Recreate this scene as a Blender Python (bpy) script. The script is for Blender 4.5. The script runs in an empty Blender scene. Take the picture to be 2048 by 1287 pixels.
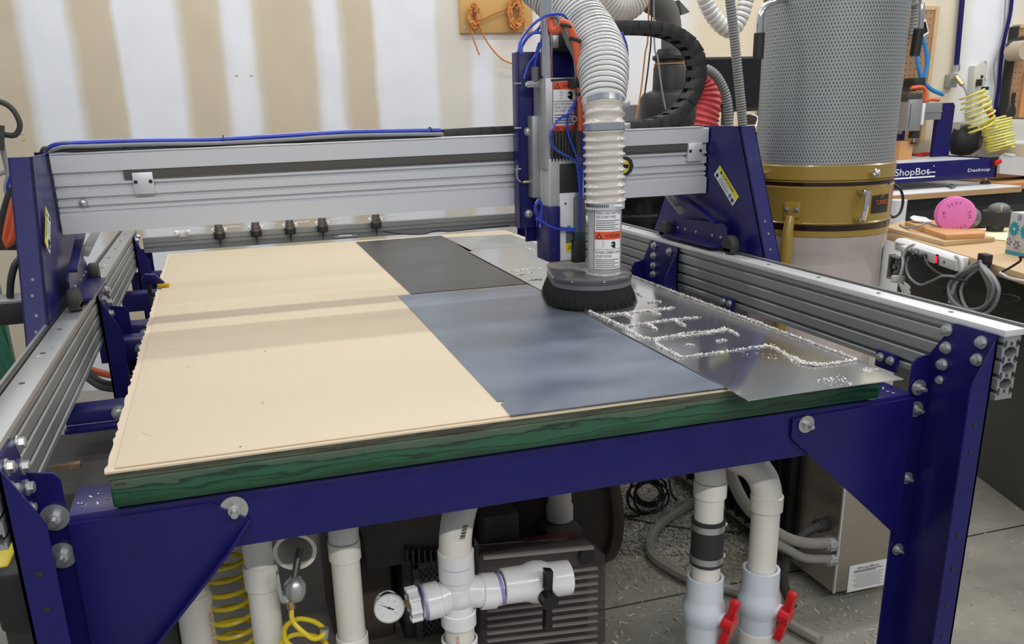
import bpy, bmesh, math, random
from mathutils import Vector, Matrix, noise
random.seed(7)
V = Vector
PI = math.pi
sc = bpy.context.scene
COL = sc.collection
# ------------------------------------------------------------------ camera
CAMLOC = V((0.22775, -1.43688, 1.42512))
YAW, PITCH, ROLL, FPX, CX, CY = 0.2819573, -0.310014, -0.0332068, 1735.314, 958.663, 773.115
def cam_axes():
    cy, sy, cp, sp = math.cos(YAW), math.sin(YAW), math.cos(PITCH), math.sin(PITCH)
    f = V((sy*cp, cy*cp, sp)); r = V((cy, -sy, 0)); u = r.cross(f)
    c, s = math.cos(ROLL), math.sin(ROLL)
    return c*r + s*u, -s*r + c*u, f
RX, UX, FX = cam_axes()
cd = bpy.data.cameras.new('camera'); cam = bpy.data.objects.new('camera', cd); COL.objects.link(cam)
cam.matrix_world = Matrix(((RX.x, UX.x, -FX.x, CAMLOC.x), (RX.y, UX.y, -FX.y, CAMLOC.y), (RX.z, UX.z, -FX.z, CAMLOC.z), (0, 0, 0, 1)))
cd.sensor_width = 36; cd.lens = FPX*36/2048
cd.shift_x = (1024-CX)/2048; cd.shift_y = (CY-643.5)/2048
cd.clip_start = 0.05; cd.clip_end = 60
sc.camera = cam
def ray(x, y): return RX*((x-CX)/FPX) + UX*(-(y-CY)/FPX) + FX
def at(x, y, X=None, Y=None, Z=None):
    """world point seen at pixel (x, y) on the plane X=, Y= or Z="""
    i, v = (0, X) if X is not None else (1, Y) if Y is not None else (2, Z)
    d = ray(x, y); return CAMLOC + d*((v-CAMLOC[i])/d[i])
# ------------------------------------------------------------------ view, world, lamps
sc.view_settings.view_transform = 'Standard'; sc.view_settings.look = 'None'
sc.view_settings.exposure = 0.0; sc.view_settings.gamma = 1.0; sc.view_settings.use_curve_mapping = False
w = bpy.data.worlds.new('world'); sc.world = w; w.use_nodes = True
w.node_tree.nodes['Background'].inputs[0].default_value = (0.80, 0.86, 1.0, 1)
w.node_tree.nodes['Background'].inputs[1].default_value = 0.34
def strip(x, y, z, lx, ly, power, col=(1.0, 0.98, 0.94)):
    l = bpy.data.lights.new('fluorescent_strip', 'AREA'); l.shape = 'RECTANGLE'; l.size = lx; l.size_y = ly
    l.energy = power; l.color = col
    o = bpy.data.objects.new('fluorescent_strip', l); COL.objects.link(o); o.location = (x, y, z); return o
for (x, y, p) in ((0.1, -3.3, 96), (2.8, -3.3, 60), (0.1, -1.2, 15), (2.8, -1.2, 12), (0.1, 1.1, 21), (2.8, 1.1, 28), (5.4, 1.1, 54), (0.1, 2.75, 26), (2.8, 2.75, 24), (5.4, 2.75, 22)):
    strip(x, y, 3.35, 2.4, 0.10, p)
# ------------------------------------------------------------------ materials
def mat(name, col, rough=0.5, metal=0.0, var=0.06, scale=12.0, bump=0.0, bscale=60.0, trans=0.0, coat=0.0, stretch=None, rvar=0.0, alpha=None, spec=None, ior=None):
    m = bpy.data.materials.new(name); m.use_nodes = True
    nt = m.node_tree; b = nt.nodes['Principled BSDF']
    b.inputs['Roughness'].default_value = rough; b.inputs['Metallic'].default_value = metal
    if trans: b.inputs['Transmission Weight'].default_value = trans
    if coat: b.inputs['Coat Weight'].default_value = coat; b.inputs['Coat Roughness'].default_value = 0.12
    if alpha is not None: b.inputs['Alpha'].default_value = alpha
    if spec is not None: b.inputs['Specular IOR Level'].default_value = spec
    if ior: b.inputs['IOR'].default_value = ior
    tc = nt.nodes.new('ShaderNodeTexCoord'); mp = nt.nodes.new('ShaderNodeMapping')
    nt.links.new(tc.outputs['Object'], mp.inputs[0])
    if stretch: mp.inputs['Scale'].default_value = stretch
    nz = nt.nodes.new('ShaderNodeTexNoise'); nz.inputs['Scale'].default_value = scale; nz.inputs['Detail'].default_value = 5
    nt.links.new(mp.outputs[0], nz.inputs['Vector'])
    mx = nt.nodes.new('ShaderNodeMix'); mx.data_type = 'RGBA'
    c = V(col[:3])
    mx.inputs['A'].default_value = (*(c*(1-var)), 1); mx.inputs['B'].default_value = (*[min(1, k*(1+var)) for k in c], 1)
    nt.links.new(nz.outputs['Fac'], mx.inputs['Factor']); nt.links.new(mx.outputs['Result'], b.inputs['Base Color'])
    if rvar:
        mr = nt.nodes.new('ShaderNodeMapRange'); mr.inputs['To Min'].default_value = max(0.02, rough-rvar); mr.inputs['To Max'].default_value = rough+rvar
        mr.inputs['From Min'].default_value = 0.3; mr.inputs['From Max'].default_value = 0.7
        nt.links.new(nz.outputs['Fac'], mr.inputs['Value']); nt.links.new(mr.outputs[0], b.inputs['Roughness'])
    if bump:
        n2 = nt.nodes.new('ShaderNodeTexNoise'); n2.inputs['Scale'].default_value = bscale; n2.inputs['Detail'].default_value = 4
        nt.links.new(mp.outputs[0], n2.inputs['Vector'])
        bp = nt.nodes.new('ShaderNodeBump'); bp.inputs['Strength'].default_value = bump; bp.inputs['Distance'].default_value = 0.004
        nt.links.new(n2.outputs['Fac'], bp.inputs['Height']); nt.links.new(bp.outputs[0], b.inputs['Normal'])
    return m
def srgb(r, g, b):
    f = lambda c: (c/255/12.92) if c/255 <= 0.04045 else ((c/255+0.055)/1.055)**2.4
    return (f(r), f(g), f(b))
M = {}
M['navy'] = mat('navy_powder_coat', (0.010, 0.008, 0.105), 0.34, var=0.2, scale=9, spec=0.35, rvar=0.08, bump=0.05, bscale=300)
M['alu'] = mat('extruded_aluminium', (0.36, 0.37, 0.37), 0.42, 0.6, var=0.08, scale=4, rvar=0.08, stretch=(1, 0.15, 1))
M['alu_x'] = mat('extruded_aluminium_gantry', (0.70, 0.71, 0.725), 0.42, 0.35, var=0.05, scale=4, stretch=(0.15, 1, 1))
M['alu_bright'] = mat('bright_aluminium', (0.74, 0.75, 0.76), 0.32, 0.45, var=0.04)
M['alu_dark'] = mat('shadowed_slot_aluminium', (0.16, 0.165, 0.165), 0.55, 0.5)
M['steel'] = mat('zinc_plated_steel', (0.52, 0.53, 0.53), 0.38, 0.8, var=0.12, scale=60)
M['steel_dark'] = mat('dark_steel', (0.09, 0.09, 0.09), 0.4, 0.7)
M['chrome'] = mat('chrome', (0.78, 0.78, 0.78), 0.12, 1.0, var=0.03)
M['black'] = mat('black_plastic', (0.018, 0.018, 0.018), 0.5, var=0.2)
M['black_gloss'] = mat('glossy_black_plastic', (0.01, 0.01, 0.012), 0.2)
M['black_rubber'] = mat('black_rubber', (0.03, 0.03, 0.03), 0.65, var=0.3, scale=30)
M['bristle'] = mat('black_bristles', (0.006, 0.006, 0.006), 0.75, var=0.7, scale=60, bump=0.9, bscale=120, stretch=(3, 3, 0.15))
M['grey_plastic'] = mat('grey_plastic', (0.13, 0.135, 0.14), 0.45)
M['dk_grey'] = mat('dark_grey_paint', (0.045, 0.043, 0.040), 0.6, var=0.15)
M['pump_grey'] = mat('dusty_cast_grey', (0.085, 0.076, 0.066), 0.7, var=0.3, scale=14, bump=0.3)
M['pump_brown'] = mat('dusty_brown_casting', (0.075, 0.058, 0.046), 0.75, var=0.3, scale=10, bump=0.3)
M['pvc'] = mat('white_pvc', (0.80, 0.775, 0.70), 0.3, var=0.04, scale=8, spec=0.5)
M['pvc_new'] = mat('bright_white_pvc', (0.83, 0.83, 0.82), 0.22, var=0.02)
M['pvc_blue'] = mat('bluish_white_pvc', (0.66, 0.72, 0.77), 0.25, var=0.02)
M['purple'] = mat('purple_primer', (0.30, 0.25, 0.58), 0.4, var=0.3, scale=80)
M['red'] = mat('red_plastic', (0.62, 0.012, 0.015), 0.3, var=0.06)
M['red_ink'] = mat('red_ink', (0.55, 0.06, 0.07), 0.5)
M['black_ink'] = mat('black_ink', (0.012, 0.012, 0.012), 0.5)
M['white_paint'] = mat('white_paint', (0.82, 0.82, 0.82), 0.4, var=0.02)
M['white_lami'] = mat('white_laminate', (0.80, 0.80, 0.79), 0.35, var=0.03)
M['yellow'] = mat('yellow_tubing', (0.78, 0.60, 0.02), 0.3, var=0.06)
M['yellow_pale'] = mat('pale_yellow_tubing', (0.78, 0.72, 0.16), 0.35, var=0.06)
M['yellow_lbl'] = mat('yellow_label', (0.72, 0.66, 0.02), 0.45)
M['orange_lbl'] = mat('orange_label', (0.78, 0.09, 0.03), 0.4)
M['orange'] = mat('orange_cable', (0.72, 0.13, 0.045), 0.45, var=0.1)
M['blue_tube'] = mat('blue_air_tube', (0.03, 0.06, 0.48), 0.25, var=0.05)
M['azure'] = mat('azure_air_hose', (0.03, 0.25, 0.62), 0.35, var=0.05)
M['hose'] = mat('grey_clear_hose', (0.62, 0.62, 0.60), 0.32, var=0.05, coat=0.3)
M['hose_low'] = mat('ribbed_clear_hose', (0.66, 0.62, 0.55), 0.3, var=0.06, coat=0.4)
M['hose_dark'] = mat('hose_wire_helix', (0.14, 0.14, 0.14), 0.4)
M['hose_red'] = mat('red_corrugated_hose', (0.62, 0.08, 0.085), 0.5, var=0.1)
M['hose_grey'] = mat('grey_corrugated_hose', (0.19, 0.20, 0.20), 0.5, var=0.1)
M['gold'] = mat('gold_enamel', (0.36, 0.24, 0.045), 0.28, var=0.07, scale=3, coat=0.3)
M['brown_stripe'] = mat('dark_brown_stripe', (0.025, 0.010, 0.008), 0.18)
M['wood'] = mat('pale_plywood', (0.56, 0.39, 0.22), 0.5, var=0.14, scale=9, stretch=(0.5, 3, 3))
M['wood_lt'] = mat('light_maple_plywood', (0.62, 0.44, 0.25), 0.5, var=0.1, scale=7, stretch=(3, 0.6, 3))
M['wood_edge'] = mat('plywood_edge', (0.50, 0.31, 0.15), 0.55, var=0.2, scale=60, stretch=(0.2, 0.2, 4))
M['wood_or'] = mat('orange_pine', (0.58, 0.30, 0.12), 0.5, var=0.12, scale=9)
M['glass_blue'] = mat('cyan_sticker', (0.02, 0.35, 0.55), 0.3)
M['screen'] = mat('dark_screen', (0.008, 0.008, 0.009), 0.22)
M['pink'] = mat('pink_filter', (0.78, 0.20, 0.52), 0.7, var=0.08, scale=50, bump=0.1)
M['pink_dk'] = mat('magenta_ink', (0.22, 0.02, 0.14), 0.6)
M['rope'] = mat('orange_black_cord', (0.60, 0.24, 0.06), 0.7, var=0.5, scale=90)
M['teal'] = mat('teal_print', (0.02, 0.33, 0.45), 0.5)
M['mauve'] = mat('mauve_print', (0.16, 0.14, 0.30), 0.5)
M['lime'] = mat('lime_print', (0.42, 0.60, 0.20), 0.5)
M['carton'] = mat('tissue_box_card', (0.62, 0.64, 0.66), 0.5)
M['beige'] = mat('beige_plastic', (0.58, 0.57, 0.50), 0.45)
M['cable_grey'] = mat('grey_cable', (0.27, 0.28, 0.29), 0.5, var=0.12, scale=40)
M['cable_white'] = mat('white_cable', (0.70, 0.70, 0.69), 0.4)
M['conduit'] = mat('pale_grey_conduit', (0.30, 0.285, 0.25), 0.5, var=0.1)
M['stainless'] = mat('stainless_sheet', (0.46, 0.42, 0.36), 0.34, 0.85, var=0.15, scale=3, rvar=0.12, stretch=(1, 1, 4))
M['green_rack'] = mat('green_rack_steel', (0.04, 0.17, 0.11), 0.4, var=0.1)
M['yellow_case'] = mat('yellow_tool_case', (0.80, 0.62, 0.02), 0.35)
M['paper_yellow'] = mat('pale_yellow_paper', (0.76, 0.75, 0.50), 0.8)
M['brass'] = mat('brass', (0.55, 0.42, 0.22), 0.3, 0.9)
M['clear'] = mat('clear_polycarbonate', (0.80, 0.78, 0.74), 0.12, trans=0.85, var=0.02, ior=1.3)
M['smoke'] = mat('smoked_clear_cover', (0.09, 0.08, 0.078), 0.1, alpha=0.5, var=0.05)
M['bag'] = mat('clear_dust_bag', (0.74, 0.66, 0.62), 0.25, alpha=0.62, var=0.06, scale=6, bump=0.6, bscale=9, coat=0.3)
M['led'] = mat('red_rocker', (0.7, 0.01, 0.02), 0.3); _b = M['led'].node_tree.nodes['Principled BSDF']; _b.inputs['Emission Color'].default_value = (1, 0.02, 0.05, 1); _b.inputs['Emission Strength'].default_value = 1.5
M['led_blue'] = mat('blue_indicator', (0.05, 0.08, 0.9), 0.3); _b = M['led_blue'].node_tree.nodes['Principled BSDF']; _b.inputs['Emission Color'].default_value = (0.1, 0.15, 1, 1); _b.inputs['Emission Strength'].default_value = 3
M['chip'] = mat('aluminium_shavings', (0.80, 0.78, 0.75), 0.4, 0.2, var=0.15, scale=200)
M['chip_floor'] = mat('floor_shavings', (0.52, 0.49, 0.42), 0.6, var=0.25, scale=120)
M['clamp_yellow'] = mat('clamp_pad_yellow', (0.75, 0.45, 0.03), 0.4)

def nodes(m): return m.node_tree.nodes, m.node_tree.links, m.node_tree.nodes['Principled BSDF']
def ramp(nt, stops, interp='LINEAR'):
    r = nt.nodes.new('ShaderNodeValToRGB'); cr = r.color_ramp; cr.interpolation = interp
    while len(cr.elements) > 1: cr.elements.remove(cr.elements[-1])
    cr.elements[0].position = stops[0][0]; cr.elements[0].color = (*stops[0][1], 1)
    for p, c in stops[1:]:
        e = cr.elements.new(p); e.color = (*c, 1)
    return r
def mathn(nt, op, a, b=None, c=None):
    n = nt.nodes.new('ShaderNodeMath'); n.operation = op
    for i, v in enumerate((a, b, c)):
        if v is None: continue
        if isinstance(v, (int, float)): n.inputs[i].default_value = v
        else: nt.links.new(v, n.inputs[i])
    return n.outputs[0]
# ------------------------------------------------------------------ mesh builder
def shp(bm):
    for f in bm.faces: f.smooth = True
    for e in bm.edges:
        if len(e.link_faces) != 2: e.smooth = False
        else:
            try: e.smooth = e.calc_face_angle() < 0.62
            except Exception: e.smooth = False
def orth(d):
    d = d.normalized(); a = V((0, 0, 1)) if abs(d.z) < 0.9 else V((1, 0, 0))
    u = d.cross(a).normalized(); return u, d.cross(u).normalized()
class MB:
    def __init__(s, m=None):
        s.bm = bmesh.new(); s.mats = []; s.mi = 0
        if m is not None: s.mat(m)
    def mat(s, m):
        if isinstance(m, str): m = M[m]
        if m not in s.mats: s.mats.append(m)
        s.mi = s.mats.index(m); return s
    def face(s, pts):
        try:
            f = s.bm.faces.new([s.bm.verts.new(p) for p in pts]); f.material_index = s.mi; return f
        except ValueError: return None
    def _vf(s, vs, fs):
        bv = [s.bm.verts.new(v) for v in vs]; out = []
        for f in fs:
            try: q = s.bm.faces.new([bv[i] for i in f]); q.material_index = s.mi; out.append(q)
            except ValueError: pass
        return bv, out
    def box(s, x0, y0, z0, x1, y1, z1, bev=0.0):
        return s.obox(V(((x0+x1)/2, (y0+y1)/2, (z0+z1)/2)), (abs(x1-x0), abs(y1-y0), abs(z1-z0)), None, bev)
    def obox(s, c, size, axes=None, bev=0.0):
        ax = axes or (V((1, 0, 0)), V((0, 1, 0)), V((0, 0, 1))); c = V(c)
        h = [k/2 for k in size]
        vs = [c+ax[0]*(h[0]*i)+ax[1]*(h[1]*j)+ax[2]*(h[2]*k) for i in (-1, 1) for j in (-1, 1) for k in (-1, 1)]
        fs = [(0, 1, 3, 2), (4, 6, 7, 5), (0, 4, 5, 1), (2, 3, 7, 6), (0, 2, 6, 4), (1, 5, 7, 3)]
        bv, bf = s._vf(vs, fs)
        if bev:
            es = list({e for f in bf for e in f.edges})
            r = bmesh.ops.bevel(s.bm, geom=es, offset=min(bev, min(h)*0.9), segments=2, affect='EDGES', profile=0.5, material=-1)
        return s
    def prism(s, pts, vec, bev=0.0):
        pts = [V(p) for p in pts]; vec = V(vec); n = len(pts)
        vs = pts+[p+vec for p in pts]
        fs = [tuple(range(n))[::-1], tuple(range(n, 2*n))]+[(i, (i+1) % n, n+(i+1) % n, n+i) for i in range(n)]
        bv, bf = s._vf(vs, fs)
        if bev:
            es = list({e for f in bf for e in f.edges})
            bmesh.ops.bevel(s.bm, geom=es, offset=bev, segments=2, affect='EDGES', profile=0.5, material=-1)
        return s
    def cyl(s, a, b, r, r2=None, n=20, cap=True):
        a, b = V(a), V(b); r2 = r if r2 is None else r2; u, w_ = orth(b-a)
        vs = [a+(u*math.cos(2*PI*i/n)+w_*math.sin(2*PI*i/n))*r for i in range(n)]+[b+(u*math.cos(2*PI*i/n)+w_*math.sin(2*PI*i/n))*r2 for i in range(n)]
        fs = [(i, (i+1) % n, n+(i+1) % n, n+i) for i in range(n)]
        if cap: fs += [tuple(range(n))[::-1], tuple(range(n, 2*n))]
        s._vf(vs, fs); return s
    def lathe(s, prof, org, axis=(0, 0, 1), n=32, arc=None, close=False):
        org = V(org); d = V(axis).normalized(); u, w_ = orth(d); vs = []; fs = []
        for r, h in prof:
            for i in range(n): a = 2*PI*i/n; vs.append(org+d*h+(u*math.cos(a)+w_*math.sin(a))*max(r, 1e-5))
        m_ = len(prof)
        for j in range(m_-1 if not close else m_):
            k = (j+1) % m_
            for i in range(n): fs.append((j*n+i, j*n+(i+1) % n, k*n+(i+1) % n, k*n+i))
        s._vf(vs, fs); return s
    def sweep(s, path, rf, n=10, cap=True, closed=False):
        """tube along points; rf is a radius or a function of the point index"""
        pts = [V(p) for p in path]; m_ = len(pts); t = (pts[1]-pts[0]).normalized(); u, w_ = orth(t); vs = []; fs = []
        for j, p in enumerate(pts):
            if closed: t2 = (pts[(j+1) % m_]-pts[j-1]).normalized()
            else: t2 = (pts[min(j+1, m_-1)]-pts[max(j-1, 0)])
            if t2.length < 1e-9: t2 = t
            t2 = t2.normalized(); q = t.rotation_difference(t2); u = q @ u; w_ = q @ w_; t = t2
            r = rf(j) if callable(rf) else rf
            for i in range(n): a = 2*PI*i/n; vs.append(p+(u*math.cos(a)+w_*math.sin(a))*r)
        for j in range(m_-1+(1 if closed else 0)):
            k = (j+1) % m_
            for i in range(n): fs.append((j*n+i, j*n+(i+1) % n, k*n+(i+1) % n, k*n+i))
        if cap and not closed: fs += [tuple(range(n))[::-1], tuple(range((m_-1)*n, m_*n))]
        s._vf(vs, fs); return s
    def tube(s, path, r, n=8, step=None, cap=True):
        return s.sweep(smooth(path, step or max(0.008, r*1.2)), r, n, cap)
    def ring(s, c, axis, R_, r, n=28, k=8):
        u, w_ = orth(V(axis)); c = V(c)
        return s.sweep([c+(u*math.cos(2*PI*i/n)+w_*math.sin(2*PI*i/n))*R_ for i in range(n)], r, k, closed=True)
    def ball(s, c, r, n=16, sx=(1, 1, 1)):
        c = V(c); k0 = len(s.bm.verts)
        res = bmesh.ops.create_uvsphere(s.bm, u_segments=n, v_segments=max(6, n//2), radius=r)
        for v in res['verts']: v.co = V((v.co.x*sx[0], v.co.y*sx[1], v.co.z*sx[2]))+c
        for f in {f for v in res['verts'] for f in v.link_faces}: f.material_index = s.mi
        return s
    def text(s, body, org, xd, yd, h, font_w=None, align='LEFT'):
        cu = bpy.data.curves.new('t', 'FONT'); cu.body = body; cu.size = 1.0; cu.align_x = align; cu.resolution_u = 3
        o = bpy.data.objects.new('t', cu); COL.objects.link(o)
        me = bpy.data.meshes.new_from_object(o); bpy.data.objects.remove(o); bpy.data.curves.remove(cu)
        if not me.vertices: return s
        org, xd, yd = V(org), V(xd).normalized(), V(yd).normalized()
        x0 = min(v.co.x for v in me.vertices); x1 = max(v.co.x for v in me.vertices)
        k = h/0.72; kx = k if font_w is None else font_w/max(1e-6, x1-x0); off = x0 if font_w is not None else 0
        s._vf([org+xd*((v.co.x-off)*kx)+yd*(v.co.y*k) for v in me.vertices], [tuple(p.vertices) for p in me.polygons])
        bpy.data.meshes.remove(me); return s
    def build(s, name, parent=None, label=None):
        bmesh.ops.recalc_face_normals(s.bm, faces=[f for f in s.bm.faces]) if True else None
        shp(s.bm)
        me = bpy.data.meshes.new(name); s.bm.to_mesh(me); s.bm.free()
        for m_ in s.mats: me.materials.append(m_)
        o = bpy.data.objects.new(name, me); COL.objects.link(o)
        if parent is not None: setp(o, parent)
        if label: o['label'] = label
        return o
ROOTLOC = {}
def setp(o, parent):
    o.parent = parent
    o.matrix_parent_inverse = Matrix.Translation(-ROOTLOC[parent.name]) if parent.name in ROOTLOC else Matrix.Identity(4)
def smooth(path, step=0.02):
    p = [V(q) for q in path]
    if len(p) < 3:
        n = max(1, int((p[1]-p[0]).length/step)); return [p[0].lerp(p[1], i/n) for i in range(n+1)]
    out = []
    for i in range(len(p)-1):
        a = p[i-1] if i else p[0]*2-p[1]; b, c = p[i], p[i+1]; d = p[i+2] if i+2 < len(p) else p[-1]*2-p[-2]
        n = max(1, int((c-b).length/step+0.5))
        for k in range(n):
            t = k/n; out.append(0.5*((2*b)+(c-a)*t+(2*a-5*b+4*c-d)*t*t+(3*b-a-3*c+d)*t**3))
    out.append(p[-1]); return out
def resample(path, step):
    p = smooth(path, step/3); out = [p[0]]; acc = 0
    for a, b in zip(p, p[1:]):
        L = (b-a).length
        while acc+L >= step:
            t = (step-acc)/L; a = a.lerp(b, t); out.append(a); L = (b-a).length; acc = 0
        acc += L
    return out
def thing(name, label, cat, loc, group=None):
    o = bpy.data.objects.new(name, None); o.empty_display_size = 0.05; COL.objects.link(o); o.location = V(loc)
    o['label'] = label; o['category'] = cat
    if group: o['group'] = group
    ROOTLOC[o.name] = V(loc); return o
def tag(o, label, cat, group=None, kind=None):
    o['label'] = label; o['category'] = cat
    if group: o['group'] = group
    if kind: o['kind'] = kind
    return o
def structure(o): o['kind'] = 'structure'; return o
def copy_tree(o, parent=None, off=None):
    c = o.copy(); COL.objects.link(c)
    if parent is not None:
        pi = o.matrix_parent_inverse.copy(); c.parent = parent; c.matrix_parent_inverse = pi
    elif off is not None: c.location = o.location+V(off)
    for ch in list(o.children): copy_tree(ch, c)
    return c
# bolts share one mesh: axis along local +Z
def _bolt_mesh(stud):
    b = MB('steel'); b.cyl((0, 0, 0), (0, 0, 0.003), 0.0135 if not stud else 0.021, n=24)
    b.cyl((0, 0, 0.003), (0, 0, 0.011), 0.0095, n=6)
    b.cyl((0, 0, 0.011), (0, 0, 0.0125), 0.0095, 0.006, n=12)
    if stud: b.cyl((0, 0, 0.012), (0, 0, 0.026), 0.0055, n=12)
    bmesh.ops.recalc_face_normals(b.bm, faces=b.bm.faces[:]); shp(b.bm); me = bpy.data.meshes.new('bolt'); b.bm.to_mesh(me); b.bm.free(); me.materials.append(M['steel']); return me
BM_HEX = None
def bolt(parent, p, d, stud=False, s=1.0, name='bolt'):
    global BM_HEX
    if BM_HEX is None: BM_HEX = (_bolt_mesh(False), _bolt_mesh(True))
    o = bpy.data.objects.new(name, BM_HEX[1 if stud else 0]); COL.objects.link(o)
    q = V((0, 0, 1)).rotation_difference(V(d).normalized()).to_matrix().to_4x4()
    setp(o, parent); o.matrix_basis = Matrix.Translation(V(p)) @ q @ Matrix.Scale(s, 4)
    return o

def rad(p, px):
    """radius in metres of something px pixels in half width standing at p"""
    return px*(V(p)-CAMLOC).dot(FX)/FPX

def pieces(name, parent, m, fns):
    """one small part per callable, each drawing into its own mesh"""
    for f in fns: b_ = MB(m); f(b_); b_.build(name, parent)
# ================================================================== the room
YW = 3.6
def wall_mat():
    m = mat('drywall_with_joint_compound', (0.6, 0.5, 0.38), 0.75); nt = m.node_tree; b = nt.nodes['Principled BSDF']
    g = nt.nodes.new('ShaderNodeNewGeometry'); sp = nt.nodes.new('ShaderNodeSeparateXYZ'); nt.links.new(g.outputs['Position'], sp.inputs[0])
    n1 = nt.nodes.new('ShaderNodeTexNoise'); n1.inputs['Scale'].default_value = 2.2; n1.inputs['Detail'].default_value = 6; n1.inputs['Roughness'].default_value = 0.65
    nt.links.new(g.outputs['Position'], n1.inputs['Vector'])
    x = mathn(nt, 'ADD', sp.outputs['X'], mathn(nt, 'MULTIPLY', mathn(nt, 'SUBTRACT', n1.outputs['Fac'], 0.5), 0.05))
    tan, wh, mid, warm = srgb(208, 195, 170), srgb(235, 238, 243), srgb(222, 217, 205), srgb(224, 214, 190)
    xs = []
    for (a, c, col, soft) in ((60, 150, wh, 14), (246, 366, wh, 9), (456, 512, wh, 12), (640, 683, wh, 12), (757, 876, wh, 4), (945, 986, wh, 8)):
        xs += [(at(a-soft, 150, Y=YW).x, tan), (at(a+soft/2, 150, Y=YW).x, col), (at(c-soft/2, 150, Y=YW).x, col), (at(c+soft, 150, Y=YW).x, tan if a < 900 else mid)]
    xs[20] = (xs[20][0], mid); xs[19] = (xs[19][0], mid)
    xs += [(at(1180, 150, Y=YW).x, wh), (at(1350, 150, Y=YW).x, wh), (at(1400, 150, Y=YW).x, warm), (at(1500, 150, Y=YW).x, warm)]
    x0, x1 = -1.2, 7.0
    r = ramp(nt, [(max(0, (q-x0)/(x1-x0)), c) for q, c in xs[:28]] + [((at(1900, 150, Y=YW).x-x0)/(x1-x0), warm), ((at(1935, 150, Y=YW).x-x0)/(x1-x0), wh), ((at(1995, 150, Y=YW).x-x0)/(x1-x0), wh), ((at(2030, 150, Y=YW).x-x0)/(x1-x0), warm)])
    f = nt.nodes.new('ShaderNodeMapRange'); f.inputs['From Min'].default_value = x0; f.inputs['From Max'].default_value = x1
    nt.links.new(x, f.inputs['Value']); nt.links.new(f.outputs[0], r.inputs[0])
    n2 = nt.nodes.new('ShaderNodeTexNoise'); n2.inputs['Scale'].default_value = 5; n2.inputs['Detail'].default_value = 8; nt.links.new(g.outputs['Position'], n2.inputs['Vector'])
    mx = nt.nodes.new('ShaderNodeMix'); mx.data_type = 'RGBA'; mx.blend_type = 'MULTIPLY'; mx.inputs['Factor'].default_value = 1
    r2 = ramp(nt, [(0.3, (0.93, 0.93, 0.93)), (0.7, (1, 1, 1))]); nt.links.new(n2.outputs['Fac'], r2.inputs[0])
    nt.links.new(r.outputs[0], mx.inputs['A']); nt.links.new(r2.outputs[0], mx.inputs['B']); nt.links.new(mx.outputs['Result'], b.inputs['Base Color'])
    return m
def concrete():
    m = mat('stained_concrete', (0.15, 0.145, 0.13), 0.6); nt = m.node_tree; b = nt.nodes['Principled BSDF']
    g = nt.nodes.new('ShaderNodeNewGeometry')
    n1 = nt.nodes.new('ShaderNodeTexNoise'); n1.inputs['Scale'].default_value = 1.6; n1.inputs['Detail'].default_value = 9; n1.inputs['Roughness'].default_value = 0.7
    nt.links.new(g.outputs['Position'], n1.inputs['Vector'])
    r = ramp(nt, [(0.3, srgb(120, 117, 108)), (0.5, srgb(148, 145, 135)), (0.72, srgb(176, 173, 162))]); nt.links.new(n1.outputs['Fac'], r.inputs[0])
    n3 = nt.nodes.new('ShaderNodeTexNoise'); n3.inputs['Scale'].default_value = 55; n3.inputs['Detail'].default_value = 6; n3.inputs['Roughness'].default_value = 0.8; nt.links.new(g.outputs['Position'], n3.inputs['Vector'])
    vd = nt.nodes.new('ShaderNodeVectorMath'); vd.operation = 'DISTANCE'; vd.inputs[1].default_value = (1.62, 1.15, 0); nt.links.new(g.outputs['Position'], vd.inputs[0])
    edge_ = mathn(nt, 'ADD', vd.outputs['Value'], mathn(nt, 'MULTIPLY', n1.outputs['Fac'], 0.5))
    mr = nt.nodes.new('ShaderNodeMapRange'); mr.inputs['From Min'].default_value = 0.80; mr.inputs['From Max'].default_value = 0.62; nt.links.new(edge_, mr.inputs['Value'])
    r3 = ramp(nt, [(0.38, srgb(88, 82, 70)), (0.5, srgb(150, 142, 124)), (0.62, srgb(196, 188, 168))]); nt.links.new(n3.outputs['Fac'], r3.inputs[0])
    mx = nt.nodes.new('ShaderNodeMix'); mx.data_type = 'RGBA'; nt.links.new(mr.outputs[0], mx.inputs['Factor']); nt.links.new(r.outputs[0], mx.inputs['A']); nt.links.new(r3.outputs[0], mx.inputs['B'])
    nt.links.new(mx.outputs['Result'], b.inputs['Base Color']); return m
b = MB(wall_mat()); b.box(-1.6, YW, 0, 9, YW+0.12, 3.4); structure(b.build('wall_back'))
b = MB(concrete()); b.box(-2.5, -2.5, -0.1, 9, YW, 0)
structure(b.build('floor'))
# floor control joints (saw cuts)
b = MB('black'); b.box(1.0, 0.62, -0.001, 4.0, 0.626, 0.0006); structure(b.build('trim_1'))

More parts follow.
